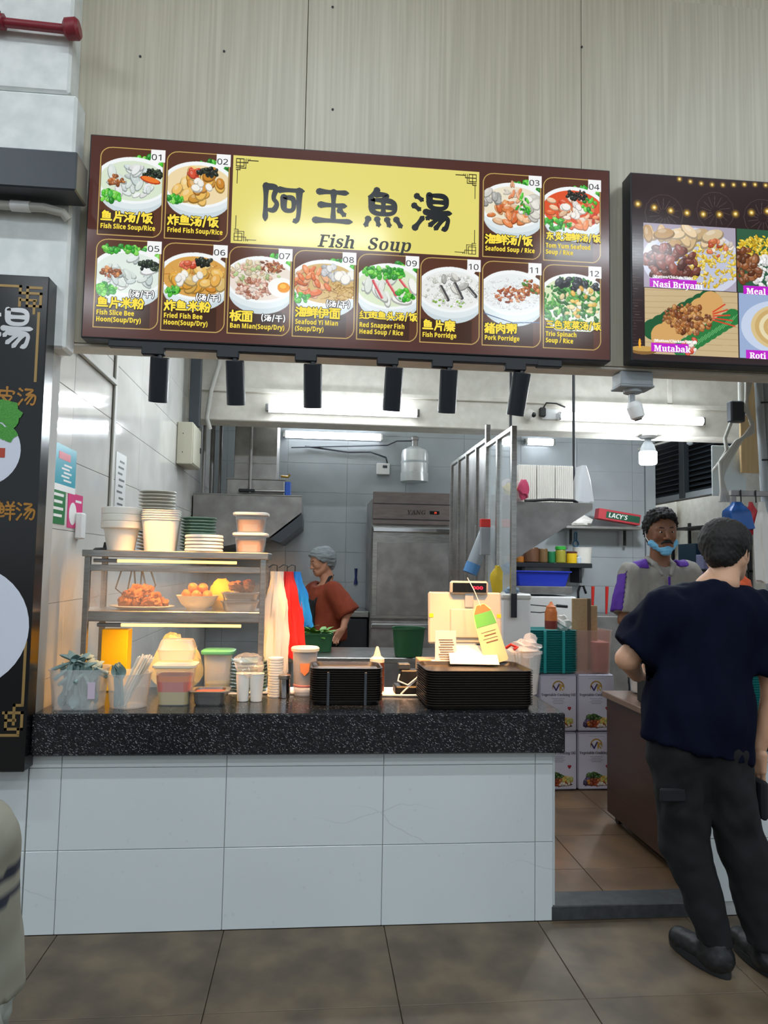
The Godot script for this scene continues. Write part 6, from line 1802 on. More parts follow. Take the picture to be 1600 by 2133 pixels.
# ---------- people: smooth union of tapered bones, meshed as surface nets ----------
class Sdf:
	var h: float
	var lo: Vector3
	var n: Vector3i
	var f := PackedFloat32Array()
	var bones := []
	var cuts := []
	func _init(cell: float) -> void:
		h = cell
	# a, b: joints; ra, rb: radii; k: blend; flat: direction squeezed by the factor s
	func bone(a: Vector3, b: Vector3, ra: float, rb: float, k := 0.03, flat := Vector3.ZERO, s := 1.0) -> Sdf:
		bones.append([a, b, ra, rb, k, flat, s])
		return self
	# everything beyond the plane goes, within rad of p
	func cut(p: Vector3, nrm: Vector3, rad := 9.0) -> Sdf:
		cuts.append([p, nrm.normalized(), rad])
		return self
	func run() -> void:
		lo = Vector3.ONE * 1e9
		var hi := -lo
		for q in bones:
			var m: float = maxf(q[2], q[3]) + h * 3 + q[4]
			lo = lo.min((q[0] as Vector3).min(q[1]) - Vector3.ONE * m)
			hi = hi.max((q[0] as Vector3).max(q[1]) + Vector3.ONE * m)
		n = Vector3i(((hi - lo) / h).ceil()) + Vector3i.ONE
		f.resize(n.x * n.y * n.z)
		f.fill(1.0)
		for q in bones:
			var a: Vector3 = q[0]
			var b: Vector3 = q[1]
			var ra: float = q[2]
			var dr: float = q[3] - q[2]
			var k: float = maxf(q[4], 0.0005)
			var fl: Vector3 = q[5]
			var sq: float = q[6] - 1.0
			var ab := b - a
			var inv := 1.0 / maxf(ab.length_squared(), 1e-9)
			var m := maxf(q[2], q[3]) + k + h * 2.5
			var i0 := Vector3i(((a.min(b) - Vector3.ONE * m - lo) / h).floor()).clamp(Vector3i.ZERO, n - Vector3i.ONE)
			var i1 := Vector3i(((a.max(b) + Vector3.ONE * m - lo) / h).ceil()).clamp(Vector3i.ZERO, n - Vector3i.ONE)
			for z in range(i0.z, i1.z + 1):
				for y in range(i0.y, i1.y + 1):
					var at := (z * n.y + y) * n.x
					for x in range(i0.x, i1.x + 1):
						var p := lo + Vector3(x, y, z) * h - a
						if sq != 0.0:
							p += fl * (p.dot(fl) * sq)
						var t := clampf(p.dot(ab) * inv, 0.0, 1.0)
						var d := (p - ab * t).length() - ra - dr * t
						var o := f[at + x]
						var g := k - absf(d - o)
						f[at + x] = minf(d, o) - (g * g / (4.0 * k) if g > 0.0 else 0.0)
		for c in cuts:
			var p0: Vector3 = c[0]
			var nn: Vector3 = c[1]
			var rad: float = c[2]
			for z in n.z:
				for y in n.y:
					var at := (z * n.y + y) * n.x
					for x in n.x:
						var p := lo + Vector3(x, y, z) * h - p0
						if rad > 8.0 or p.length_squared() < rad * rad:
							var d := p.dot(nn)
							if d > f[at + x]:
								f[at + x] = d
	# adds the surface to arr = [vertices, indices]
	func mesh_into(V: PackedVector3Array, I: PackedInt32Array) -> Array:
		run()
		var id := {}
		var sx := 1
		var sy := n.x
		var sz := n.x * n.y
		var corner := [0, sx, sy, sx + sy, sz, sx + sz, sy + sz, sx + sy + sz]
		var edges := [[0, 1], [2, 3], [4, 5], [6, 7], [0, 2], [1, 3], [4, 6], [5, 7], [0, 4], [1, 5], [2, 6], [3, 7]]
		var off := []
		for c in 8:
			off.append(Vector3(c & 1, (c >> 1) & 1, (c >> 2) & 1))
		for z in n.z - 1:
			for y in n.y - 1:
				var at := z * sz + y * sy
				for x in n.x - 1:
					var o := at + x
					var v0 := f[o]
					if v0 > h * 2.0 or v0 < -h * 2.0:
						continue
					var neg := 0
					for c in 8:
						if f[o + corner[c]] < 0.0:
							neg += 1
					if neg == 0 or neg == 8:
						continue
					var sum := Vector3.ZERO
					var cnt := 0
					for e in edges:
						var fa := f[o + corner[e[0]]]
						var fb := f[o + corner[e[1]]]
						if (fa < 0.0) != (fb < 0.0):
							sum += (off[e[0]] as Vector3).lerp(off[e[1]], fa / (fa - fb))
							cnt += 1
					id[o] = V.size()
					V.append(lo + (Vector3(x, y, z) + sum / cnt) * h)
		for o in id:
			var fa := f[o]
			for ax in 3:
				var s: int = [sx, sy, sz][ax]
				var fb := f[o + s]
				if (fa < 0.0) == (fb < 0.0):
					continue
				var u: int = [sy, sz, sx][ax]
				var w: int = [sz, sx, sy][ax]
				if not (id.has(o - u) and id.has(o - w) and id.has(o - u - w)):
					continue
				var q := [id[o], id[o - u], id[o - u - w], id[o - w]]
				if fa < 0.0:
					q.reverse()
				I.append_array(PackedInt32Array([q[0], q[1], q[2], q[0], q[2], q[3]]))
		return [V, I]

# fields: Array of Sdf joined into one mesh; rough: cloth folds; paint: Callable(point) -> Color (linear)
func flesh(fields: Array, rough := 0.0, freq := 9.0, paint := "", stretch := Vector3.ONE) -> ArrayMesh:
	var vs := PackedVector3Array()
	var ix := PackedInt32Array()
	for s in fields:
		var r: Array = s.mesh_into(vs, ix)
		vs = r[0]
		ix = r[1]
	var nn := PackedVector3Array()
	for pass_ in 2:
		nn.resize(0)
		nn.resize(vs.size())
		for i in range(0, ix.size(), 3):
			var g := (vs[ix[i + 2]] - vs[ix[i]]).cross(vs[ix[i + 1]] - vs[ix[i]])
			nn[ix[i]] += g
			nn[ix[i + 1]] += g
			nn[ix[i + 2]] += g
		for i in nn.size():
			nn[i] = nn[i].normalized()
		if rough == 0.0:
			break
		if pass_ == 0:
			var fl := FastNoiseLite.new()
			fl.frequency = freq
			fl.fractal_octaves = 2
			fl.seed = 12
			for i in vs.size():
				vs[i] += nn[i] * fl.get_noise_3dv(vs[i] * stretch) * rough
	var arr := []
	arr.resize(Mesh.ARRAY_MAX)
	arr[Mesh.ARRAY_VERTEX] = vs
	arr[Mesh.ARRAY_NORMAL] = nn
	arr[Mesh.ARRAY_INDEX] = ix
	if paint:
		var cs := PackedColorArray()
		cs.resize(vs.size())
		for i in vs.size():
			cs[i] = seated_colour(vs[i])
		arr[Mesh.ARRAY_COLOR] = cs
	var m := ArrayMesh.new()
	m.add_surface_from_arrays(Mesh.PRIMITIVE_TRIANGLES, arr)
	return m

# c: middle of the head; fw: where it looks; scale 1 = a head 0.24 high
func head_field(c: Vector3, fw: Vector3, up: Vector3, sc: float, cell := 0.0045) -> Sdf:
	var s := Sdf.new(cell)
	var r := fw.cross(up).normalized()
	up = r.cross(fw).normalized()
	var P := Transform3D(Basis(r, up, fw).scaled_local(Vector3.ONE * sc), c)
	s.bone((P * Vector3(0, 0.03, -0.028)), (P * Vector3(0, 0.035, 0.018)), 0.083 * sc, 0.078 * sc, 0.02)
	s.bone((P * Vector3(0, -0.005, 0.03)), (P * Vector3(0, -0.05, 0.035)), 0.066 * sc, 0.052 * sc, 0.03)
	s.bone((P * Vector3(0, -0.07, 0.045)), (P * Vector3(0, -0.088, 0.062)), 0.036 * sc, 0.026 * sc, 0.025)
	for k in [-1.0, 1.0]:
		s.bone((P * Vector3(0.05 * k, -0.045, 0.0)), (P * Vector3(0.022 * k, -0.082, 0.055)), 0.026 * sc, 0.024 * sc, 0.03)
		s.bone((P * Vector3(0.036 * k, -0.012, 0.066)), (P * Vector3(0.04 * k, -0.022, 0.06)), 0.024 * sc, 0.024 * sc, 0.02)
		s.bone((P * Vector3(0.016 * k, 0.026, 0.09)), (P * Vector3(0.046 * k, 0.026, 0.076)), 0.008 * sc, 0.008 * sc, 0.012)
		s.bone((P * Vector3(0.078 * k, 0.014, -0.014)), (P * Vector3(0.076 * k, -0.03, -0.006)), 0.017 * sc, 0.012 * sc, 0.008, r, 2.0)
		s.bone((P * Vector3(0.013 * k, -0.031, 0.096)), (P * Vector3(0.011 * k, -0.031, 0.094)), 0.0085 * sc, 0.008 * sc, 0.008)
	s.bone((P * Vector3(0, 0.016, 0.092)), (P * Vector3(0, -0.026, 0.11)), 0.008 * sc, 0.0125 * sc, 0.01)
	s.bone((P * Vector3(-0.018, -0.056, 0.085)), (P * Vector3(0.018, -0.056, 0.085)), 0.009 * sc, 0.009 * sc, 0.008)
	s.bone((P * Vector3(-0.015, -0.066, 0.082)), (P * Vector3(0.015, -0.066, 0.082)), 0.0095 * sc, 0.0095 * sc, 0.006)
	s.bone((P * Vector3(0, -0.06, -0.02)), (P * Vector3(0, -0.14, -0.03)), 0.052 * sc, 0.056 * sc, 0.03)
	return s

func face_parts(t: Node, c: Vector3, fw: Vector3, up: Vector3, sc: float, open := true) -> void:
	var r := fw.cross(up).normalized()
	up = r.cross(fw).normalized()
	for k in [-1.0, 1.0]:
		var e: Vector3 = c + (r * 0.031 * k + up * 0.008 + fw * 0.0865) * sc
		part(t, "eye", bb().blob(e, V(0.0105, 0.0075, 0.0105) * sc, 0.0, 1, 10), mat("b9aea4", 0.3))
		part(t, "iris", bb().blob(e + fw * 0.0075 * sc, V(0.0055, 0.0055, 0.0055) * sc, 0.0, 1, 8), M.black_gloss)
		part(t, "eyebrow", bb().tube([c + (r * 0.014 * k + up * 0.03 + fw * 0.0975) * sc, c + (r * 0.034 * k + up * 0.034 + fw * 0.091) * sc, c + (r * 0.052 * k + up * 0.028 + fw * 0.074) * sc], [0.0045, 0.005, 0.003], 6), M.hair)
		part(t, "eyelid", bb().tube([c + (r * 0.02 * k + up * 0.0125 + fw * 0.0905) * sc, c + (r * 0.032 * k + up * 0.0165 + fw * 0.09) * sc, c + (r * 0.044 * k + up * 0.011 + fw * 0.082) * sc], 0.0022, 6), M.hair)
	part(t, "lips", bb().tube([c + (r * -0.021 + up * -0.06 + fw * 0.087) * sc, c + (up * -0.0595 + fw * 0.0955) * sc, c + (r * 0.021 + up * -0.06 + fw * 0.087) * sc], [0.003, 0.0055, 0.003], 6), mat("7a4038", 0.45))

# wrist to knuckles along d; nrm: out of the back of the hand; side: towards the thumb
func hand_field(w: Vector3, d: Vector3, nrm: Vector3, side: Vector3, curl: float, sc := 1.0) -> Sdf:
	var s := Sdf.new(0.0035)
	s.bone(w - d * 0.03, w + d * 0.02, 0.027 * sc, 0.026 * sc, 0.01, nrm, 1.25)
	for k in 4:
		var o := side * (0.028 - 0.0185 * k) * sc
		var kn := w + d * (0.088 - 0.004 * absf(k - 1.0)) * sc + o
		s.bone(w + d * 0.015 + o * 0.7, kn, 0.0165 * sc, 0.0125 * sc, 0.012)
		var l: float = [0.042, 0.046, 0.043, 0.034][k] * sc
		var dir := d
		var p := kn
		for j in 3:
			dir = dir.rotated(side.normalized(), curl * [0.55, 1.0, 0.8][j] * (1.0 if d.cross(nrm).dot(side) > 0 else -1.0))
			var q: Vector3 = p + dir * l * [1.0, 0.65, 0.5][j]
			s.bone(p, q, [0.0098, 0.0092, 0.0084][j] * sc, [0.0092, 0.0084, 0.007][j] * sc, 0.003)
			p = q
	var tb := w + d * 0.025 + side * 0.024 * sc
	var t1 := tb + (d * 0.6 + side * 0.6 - nrm * 0.35).normalized() * 0.042 * sc
	var t2 := t1 + (d * 0.9 + side * 0.15 - nrm * 0.3).normalized() * 0.032 * sc
	s.bone(tb, t1, 0.016 * sc, 0.0115 * sc, 0.012)
	s.bone(t1, t2, 0.0112 * sc, 0.0088 * sc, 0.003)
	return s

func shoe(t: Node, heel: Vector3, toe: Vector3, m: Material, sole: Material) -> void:
	var d := (toe - heel).normalized()
	var s := Sdf.new(0.008)
	s.bone(heel + V(0, 0.06, 0) + d * 0.045, heel + V(0, 0.115, 0) + d * 0.06, 0.05, 0.052, 0.03)
	s.bone(heel + V(0, 0.05, 0) + d * 0.05, toe + V(0, 0.042, 0) - d * 0.05, 0.05, 0.045, 0.04)
	s.cut(V(0, 0.022, 0), Vector3.DOWN)
	s.cut(V(0, 0.125, 0), Vector3.UP)
	var up := node("shoe", flesh([s], 0.003, 30.0), m, t)
	var side := d.cross(Vector3.UP)
	var rings := []
	for y in [0.0, 0.006, 0.026, 0.034]:
		var ring := PackedVector3Array()
		for j in 24:
			var a := TAU * j / 24
			var w := 0.05 * (1.0 - 0.12 * cos(a)) - (0.006 if y < 0.001 else 0.0)
			var mid := (heel + toe) / 2
			ring.append(mid + d * cos(a) * (heel.distance_to(toe) / 2 + 0.006) + side * sin(a) * w + V(0, y, 0))
		rings.append(ring)
	part(up, "sole", bb().loft(rings), sole)

func make_customer() -> void:
	var t := thing("person", "man in a navy T-shirt and black trousers leaning towards the next stall", "person")
	var hipL := V(1.44, 0.83, 0.42); var hipR := V(1.635, 0.83, 0.43)
	var kneeL := V(1.50, 0.45, 0.39); var kneeR := V(1.72, 0.46, 0.43)
	var ankL := V(1.598, 0.12, 0.43); var ankR := V(1.79, 0.12, 0.45)
	var chest := V(1.60, 1.26, 0.40); var neck := V(1.63, 1.475, 0.37)
	var shL := V(1.415, 1.375, 0.40); var shR := V(1.815, 1.36, 0.42)
	var elL := V(1.275, 1.19, 0.37); var elR := V(1.845, 1.07, 0.45)
	var wrL := V(1.42, 1.09, 0.14); var wrR := V(1.80, 0.835, 0.42)
	var hc := V(1.72, 1.635, 0.345)
	var fw := V(0.75, -0.22, -0.62).normalized()
	var up := V(0.12, 1, -0.2).normalized()
	# skin: one body under the clothes, head and hands on finer grids
	var b := Sdf.new(0.014)
	b.bone(V(1.54, 0.9, 0.42), chest, 0.14, 0.15, 0.06, Vector3.BACK, 1.4)
	b.bone(chest, neck, 0.12, 0.06, 0.06)
	b.bone(neck, hc + V(-0.01, -0.08, 0.01), 0.058, 0.056, 0.02)
	b.bone(shL, elL, 0.055, 0.046, 0.03); b.bone(elL, wrL, 0.046, 0.03, 0.015)
	b.bone(shR, elR, 0.055, 0.043, 0.03); b.bone(elR, wrR + V(0, 0.01, 0), 0.043, 0.029, 0.015)
	b.bone(shL, shR, 0.06, 0.06, 0.05)
	b.bone(hipL, kneeL, 0.085, 0.06, 0.03); b.bone(kneeL, ankL, 0.055, 0.036, 0.02)
	b.bone(hipR, kneeR, 0.085, 0.06, 0.03); b.bone(kneeR, ankR, 0.055, 0.036, 0.02)
	var hr := hand_field(wrR, V(-0.08, -1, -0.12).normalized(), V(0.9, -0.05, 0.4).normalized(), V(-0.4, 0, -0.9).normalized(), 0.42)
	var hl := hand_field(wrL, V(0.4, -0.15, -0.9).normalized(), V(0, 1, -0.1).normalized(), V(0.9, 0, 0.4).normalized(), 0.5)
	node("body", flesh([b, head_field(hc, fw, up, 1.04), hr, hl]), M.skin_a, t)
	face_parts(t, hc, fw, up, 1.04)
	# hair: cap over the skull, open at the face
	var r := fw.cross(up).normalized()
	var hs := Sdf.new(0.007)
	hs.bone(hc + up * 0.035 - fw * 0.03, hc + up * 0.045 + fw * 0.015, 0.099, 0.094, 0.02)
	hs.bone(hc - fw * 0.05 + up * 0.01, hc - fw * 0.06 - up * 0.035, 0.078, 0.062, 0.03)
	hs.cut(hc + fw * 0.052 + up * 0.03, fw * 0.9 - up * 0.35)
	hs.cut(hc - up * 0.02 + fw * 0.02, fw * 0.75 - up * 0.7)
	hs.cut(hc - up * 0.088, -up)
	node("hair", flesh([hs], 0.005, 90.0, "", V(1, 0.5, 1)), M.hair, t)
	# T-shirt
	var s := Sdf.new(0.013)
	s.bone(V(1.60, 1.31, 0.40), V(1.55, 0.98, 0.42), 0.205, 0.222, 0.05, Vector3.BACK, 1.45)
	s.bone(V(1.55, 1.0, 0.42), V(1.525, 0.80, 0.42), 0.222, 0.226, 0.03, Vector3.BACK, 1.5)
	s.bone(shL + V(0.02, 0.0, 0), shR, 0.092, 0.094, 0.06)
	s.bone(V(1.56, 1.42, 0.40), V(1.69, 1.42, 0.40), 0.085, 0.085, 0.06)
	s.bone(shL, shL.lerp(elL, 0.82), 0.098, 0.098, 0.05)
	s.bone(shR, shR.lerp(elR, 0.72), 0.098, 0.092, 0.05)
	s.cut(V(1.52, 0.842, 0.42), V(-0.22, -1, 0))
	s.cut(shL.lerp(elL, 0.84), (elL - shL), 0.115)
	s.cut(shR.lerp(elR, 0.74), (elR - shR), 0.125)
	s.cut(neck + V(0.0, 0.012, 0), V(0.12, 1, -0.35), 0.13)
	var navy := noisy("090d1d", "0b1124", 0.05, 0.85, V(3, 3, 3))
	navy.metallic_specular = 0.2
	var shirt := node("shirt", flesh([s], 0.022, 6.0, "", V(1.4, 0.45, 1.4)), navy, t)
	# trousers
	var p := Sdf.new(0.013)
	p.bone(hipL + V(0.03, 0.03, 0), hipR + V(-0.03, 0.03, 0), 0.128, 0.128, 0.04, Vector3.BACK, 1.15)
	p.bone(hipL + V(0.02, 0, 0), kneeL, 0.115, 0.088, 0.03); p.bone(kneeL, ankL + V(0, -0.01, 0), 0.09, 0.066, 0.03)
	p.bone(hipR + V(-0.02, 0, 0), kneeR, 0.115, 0.088, 0.03); p.bone(kneeR, ankR + V(0, -0.01, 0), 0.09, 0.066, 0.03)
	p.cut(V(1.54, 0.93, 0.42), Vector3.UP)
	p.cut(V(0, 0.1, 0), Vector3.DOWN)
	var tr := node("trousers", flesh([p], 0.016, 8.0, "", V(1.0, 0.8, 1.0)), noisy("05070a", "080b0f", 0.05, 0.9, V(3, 3, 3)), t)
	part(tr, "pocket_flap", bb().box(V(1.40 - 0.005, 0.69, 0.5), V(0.1, 0.05, 0.02), 0.006), mat("0e1116", 0.9))
	part(tr, "cargo_pocket", bb().box(V(1.775, 0.66, 0.44), V(0.03, 0.15, 0.12), 0.01), mat("0e1116", 0.9))
	shoe(t, V(1.612, 0.0, 0.495), V(1.525, 0.0, 0.215), M.black, mat("1c1d20", 0.6))
	shoe(t, V(1.80, 0.0, 0.515), V(1.79, 0.0, 0.225), M.black, mat("1c1d20", 0.6))

func make_cook() -> void:
	var t := thing("person", "man with a lowered face mask in a grey and purple polo behind the cabinet", "person")
	var z := -1.38
	var k := 1.0
	var hipL := V(2.16, 0.99, z); var hipR := V(2.36, 0.99, z)
	var neck := V(2.268, 1.575, z); var hc := V(2.262, 1.79, z + 0.035)
	var shL := V(2.075, 1.515, z); var shR := V(2.465, 1.53, z)
	var elL := V(2.005, 1.225, z + 0.05); var elR := V(2.55, 1.24, z + 0.03)
	var wrL := V(2.1, 1.06, z + 0.2); var wrR := V(2.44, 1.04, z + 0.2)
	var fw := V(-0.1, -0.04, 1).normalized()
	var up := V(-0.04, 1, 0.03).normalized()
	var b := Sdf.new(0.014)
	b.bone(V(2.26, 1.02, z), V(2.265, 1.38, z), 0.14, 0.15, 0.06, Vector3.BACK, 1.4)
	b.bone(V(2.265, 1.4, z - 0.02), neck, 0.085, 0.056, 0.06)
	b.bone(neck, hc - up * 0.09, 0.058, 0.056, 0.02)
	b.bone(shL, shR, 0.06, 0.06, 0.05)
	b.bone(shL, elL, 0.055, 0.043, 0.03); b.bone(elL, wrL, 0.042, 0.029, 0.015)
	b.bone(shR, elR, 0.055, 0.043, 0.03); b.bone(elR, wrR, 0.042, 0.029, 0.015)
	b.bone(hipL, V(2.16, 0.5, z), 0.085, 0.06, 0.03); b.bone(V(2.16, 0.5, z), V(2.15, 0.13, z - 0.02), 0.055, 0.036, 0.02)
	b.bone(hipR, V(2.37, 0.5, z), 0.085, 0.06, 0.03); b.bone(V(2.37, 0.5, z), V(2.38, 0.13, z - 0.02), 0.055, 0.036, 0.02)
	var hl := hand_field(wrL, V(0.35, -0.3, 0.85).normalized(), V(-0.2, 0.9, 0.3).normalized(), V(0.85, 0.1, -0.4).normalized(), 0.45)
	var hr := hand_field(wrR, V(-0.35, -0.3, 0.85).normalized(), V(0.2, 0.9, 0.3).normalized(), V(-0.85, 0.1, -0.4).normalized(), 0.45)
	var sc := 1.13
	node("body", flesh([b, head_field(hc, fw, up, sc), hl, hr]), M.skin_b, t)
	face_parts(t, hc, fw, up, sc)
	var r := fw.cross(up).normalized()
	var hs := Sdf.new(0.007)
	hs.bone(hc + up * 0.055 - fw * 0.03, hc + up * 0.068 + fw * 0.03, 0.102, 0.094, 0.02)
	hs.bone(hc - fw * 0.05, hc - fw * 0.05 - up * 0.04, 0.085, 0.07, 0.03)
	hs.bone(hc + up * 0.12 + r * -0.03, hc + up * 0.115 + r * 0.05 + fw * 0.03, 0.05, 0.045, 0.03)
	for q in [-1.0, 1.0]:
		hs.bone(hc + r * 0.085 * q + up * 0.06 + fw * 0.01, hc + r * 0.086 * q + up * 0.005 + fw * 0.01, 0.02, 0.012, 0.02)
	hs.cut(hc + up * 0.062 + fw * 0.06, fw * 0.75 - up * 0.75)
	hs.cut(hc - up * 0.085, -up)
	hs.cut(hc + fw * 0.04 - up * 0.0, fw * 0.8 - up * 0.6)
	node("hair", flesh([hs], 0.014, 45.0), M.hair, t)
	part(t, "moustache", bb().tube([hc + (r * -0.034 + up * -0.058 + fw * 0.086) * sc, hc + (r * -0.014 + up * -0.0445 + fw * 0.102) * sc, hc + (r * 0.014 + up * -0.0445 + fw * 0.102) * sc, hc + (r * 0.034 + up * -0.058 + fw * 0.086) * sc], [0.004, 0.0085, 0.0085, 0.004], 8), M.hair)
	# light blue mask pulled under the chin
	var ms := Sdf.new(0.005)
	ms.bone(hc + (r * -0.066 + up * -0.055 + fw * 0.03) * sc, hc + (up * -0.098 + fw * 0.072) * sc, 0.021 * sc, 0.027 * sc, 0.02)
	ms.bone(hc + (r * 0.066 + up * -0.055 + fw * 0.03) * sc, hc + (up * -0.098 + fw * 0.072) * sc, 0.021 * sc, 0.027 * sc, 0.02)
	var mk := node("face_mask", flesh([ms], 0.004, 40.0, "", V(0.3, 2, 0.3)), mat("6fb3d8", 0.75), t)
	for q in [-1.0, 1.0]:
		part(mk, "ear_loop", bb().tube([hc + (r * 0.076 * q + up * -0.05 + fw * 0.02) * sc, hc + (r * 0.088 * q + up * -0.02 - fw * 0.0) * sc, hc + (r * 0.084 * q + up * 0.02 - fw * 0.02) * sc], 0.0022, 6), M.white)
	# polo shirt with purple shoulders and placket
	var s := Sdf.new(0.0085)
	s.bone(V(2.265, 1.36, z), V(2.26, 1.02, z), 0.175, 0.185, 0.05, Vector3.BACK, 1.35)
	s.bone(shL, shR, 0.075, 0.075, 0.06)
	s.bone(V(2.2, 1.53, z), V(2.33, 1.53, z), 0.072, 0.072, 0.05)
	s.bone(shL, shL.lerp(elL, 0.86), 0.08, 0.088, 0.04)
	s.bone(shR, shR.lerp(elR, 0.86), 0.08, 0.088, 0.04)
	s.cut(shL.lerp(elL, 0.87), elL - shL, 0.16)
	s.cut(shR.lerp(elR, 0.87), elR - shR, 0.16)
	s.cut(neck + V(0, 0.02, 0.0), V(0, 1, 0.3), 0.12)
	s.cut(V(0, 0.98, 0), Vector3.DOWN)
	var shirt := node("shirt", flesh([s], 0.012, 9.0, "", V(1.2, 0.5, 1.2)), noisy("837f78", "8f8b83", 0.05, 0.85, V(3, 3, 3)), t)
	for q in [-1.0, 1.0]:
		var a: Vector3 = shL if q < 0 else shR
		var e: Vector3 = elL if q < 0 else elR
		var yoke := Sdf.new(0.008)
		yoke.bone(V(2.268 + 0.1 * q, 1.538, z), a, 0.084, 0.083, 0.02)
		yoke.cut(a + V(0, 0.05, 0), V(0.1 * q, -1, 0.0))
		yoke.cut(V(2.268 + 0.1 * q, 1.5, z), V(-q, 0, 0))
		var slv := Sdf.new(0.008)
		slv.bone(a, a.lerp(e, 0.84), 0.087, 0.095, 0.02)
		var axis := (e - a).normalized()
		var out := V(q, 0, 0) - axis * axis.dot(V(q, 0, 0))
		slv.cut(a + out * 0.055, -out)
		slv.cut(a.lerp(e, 0.865), axis)
		node("purple_panel", flesh([yoke, slv], 0.012, 9.0, "", V(1.2, 0.5, 1.2)), mat("4a1a86", 0.8), shirt)
	part(shirt, "placket", bb().box(V(2.268, 1.44, z + 0.133), V(0.014, 0.14, 0.012), 0.003), mat("4a1a86", 0.8))
	var col := Sdf.new(0.007)
	for q in [-1.0, 1.0]:
		col.bone(neck + V(0.07 * q, 0.045, -0.03), neck + V(0.062 * q, 0.01, 0.06), 0.022, 0.02, 0.01)
		col.bone(neck + V(0.062 * q, 0.01, 0.06), neck + V(0.03 * q, -0.05, 0.098), 0.02, 0.012, 0.01)
	col.bone(neck + V(-0.07, 0.045, -0.03), neck + V(0.07, 0.045, -0.03), 0.022, 0.022, 0.01)
	node("collar", flesh([col]), mat("8d8982", 0.85), shirt)
	part(shirt, "button", bb().blob(V(2.27, 1.43, z + 0.141), V(0.006, 0.006, 0.003), 0.0, 1, 6), M.white)
	var p := Sdf.new(0.016)
	p.bone(hipL, hipR, 0.125, 0.125, 0.04)
	p.bone(hipL, V(2.16, 0.5, z), 0.11, 0.085, 0.03); p.bone(V(2.16, 0.5, z), V(2.15, 0.14, z - 0.02), 0.085, 0.06, 0.03)
	p.bone(hipR, V(2.37, 0.5, z), 0.11, 0.085, 0.03); p.bone(V(2.37, 0.5, z), V(2.38, 0.14, z - 0.02), 0.085, 0.06, 0.03)
	node("trousers", flesh([p], 0.01, 9.0), mat("1c1e22", 0.9), t)
	shoe_pair(t, V(2.15, 0.056, z - 0.08), V(2.38, 0.056, z - 0.08), Vector3.BACK)

func shoe_pair(t: Node, a: Vector3, c: Vector3, d: Vector3) -> void:
	for h in [a, c]:
		var s := Sdf.new(0.01)
		s.bone(h + V(0, 0.05, 0) + d * 0.04, h + V(0, 0.04, 0) + d * 0.22, 0.046, 0.042, 0.03)
		s.cut(h + V(0, 0.002, 0), Vector3.DOWN)
		node("shoe", flesh([s]), M.black, t)

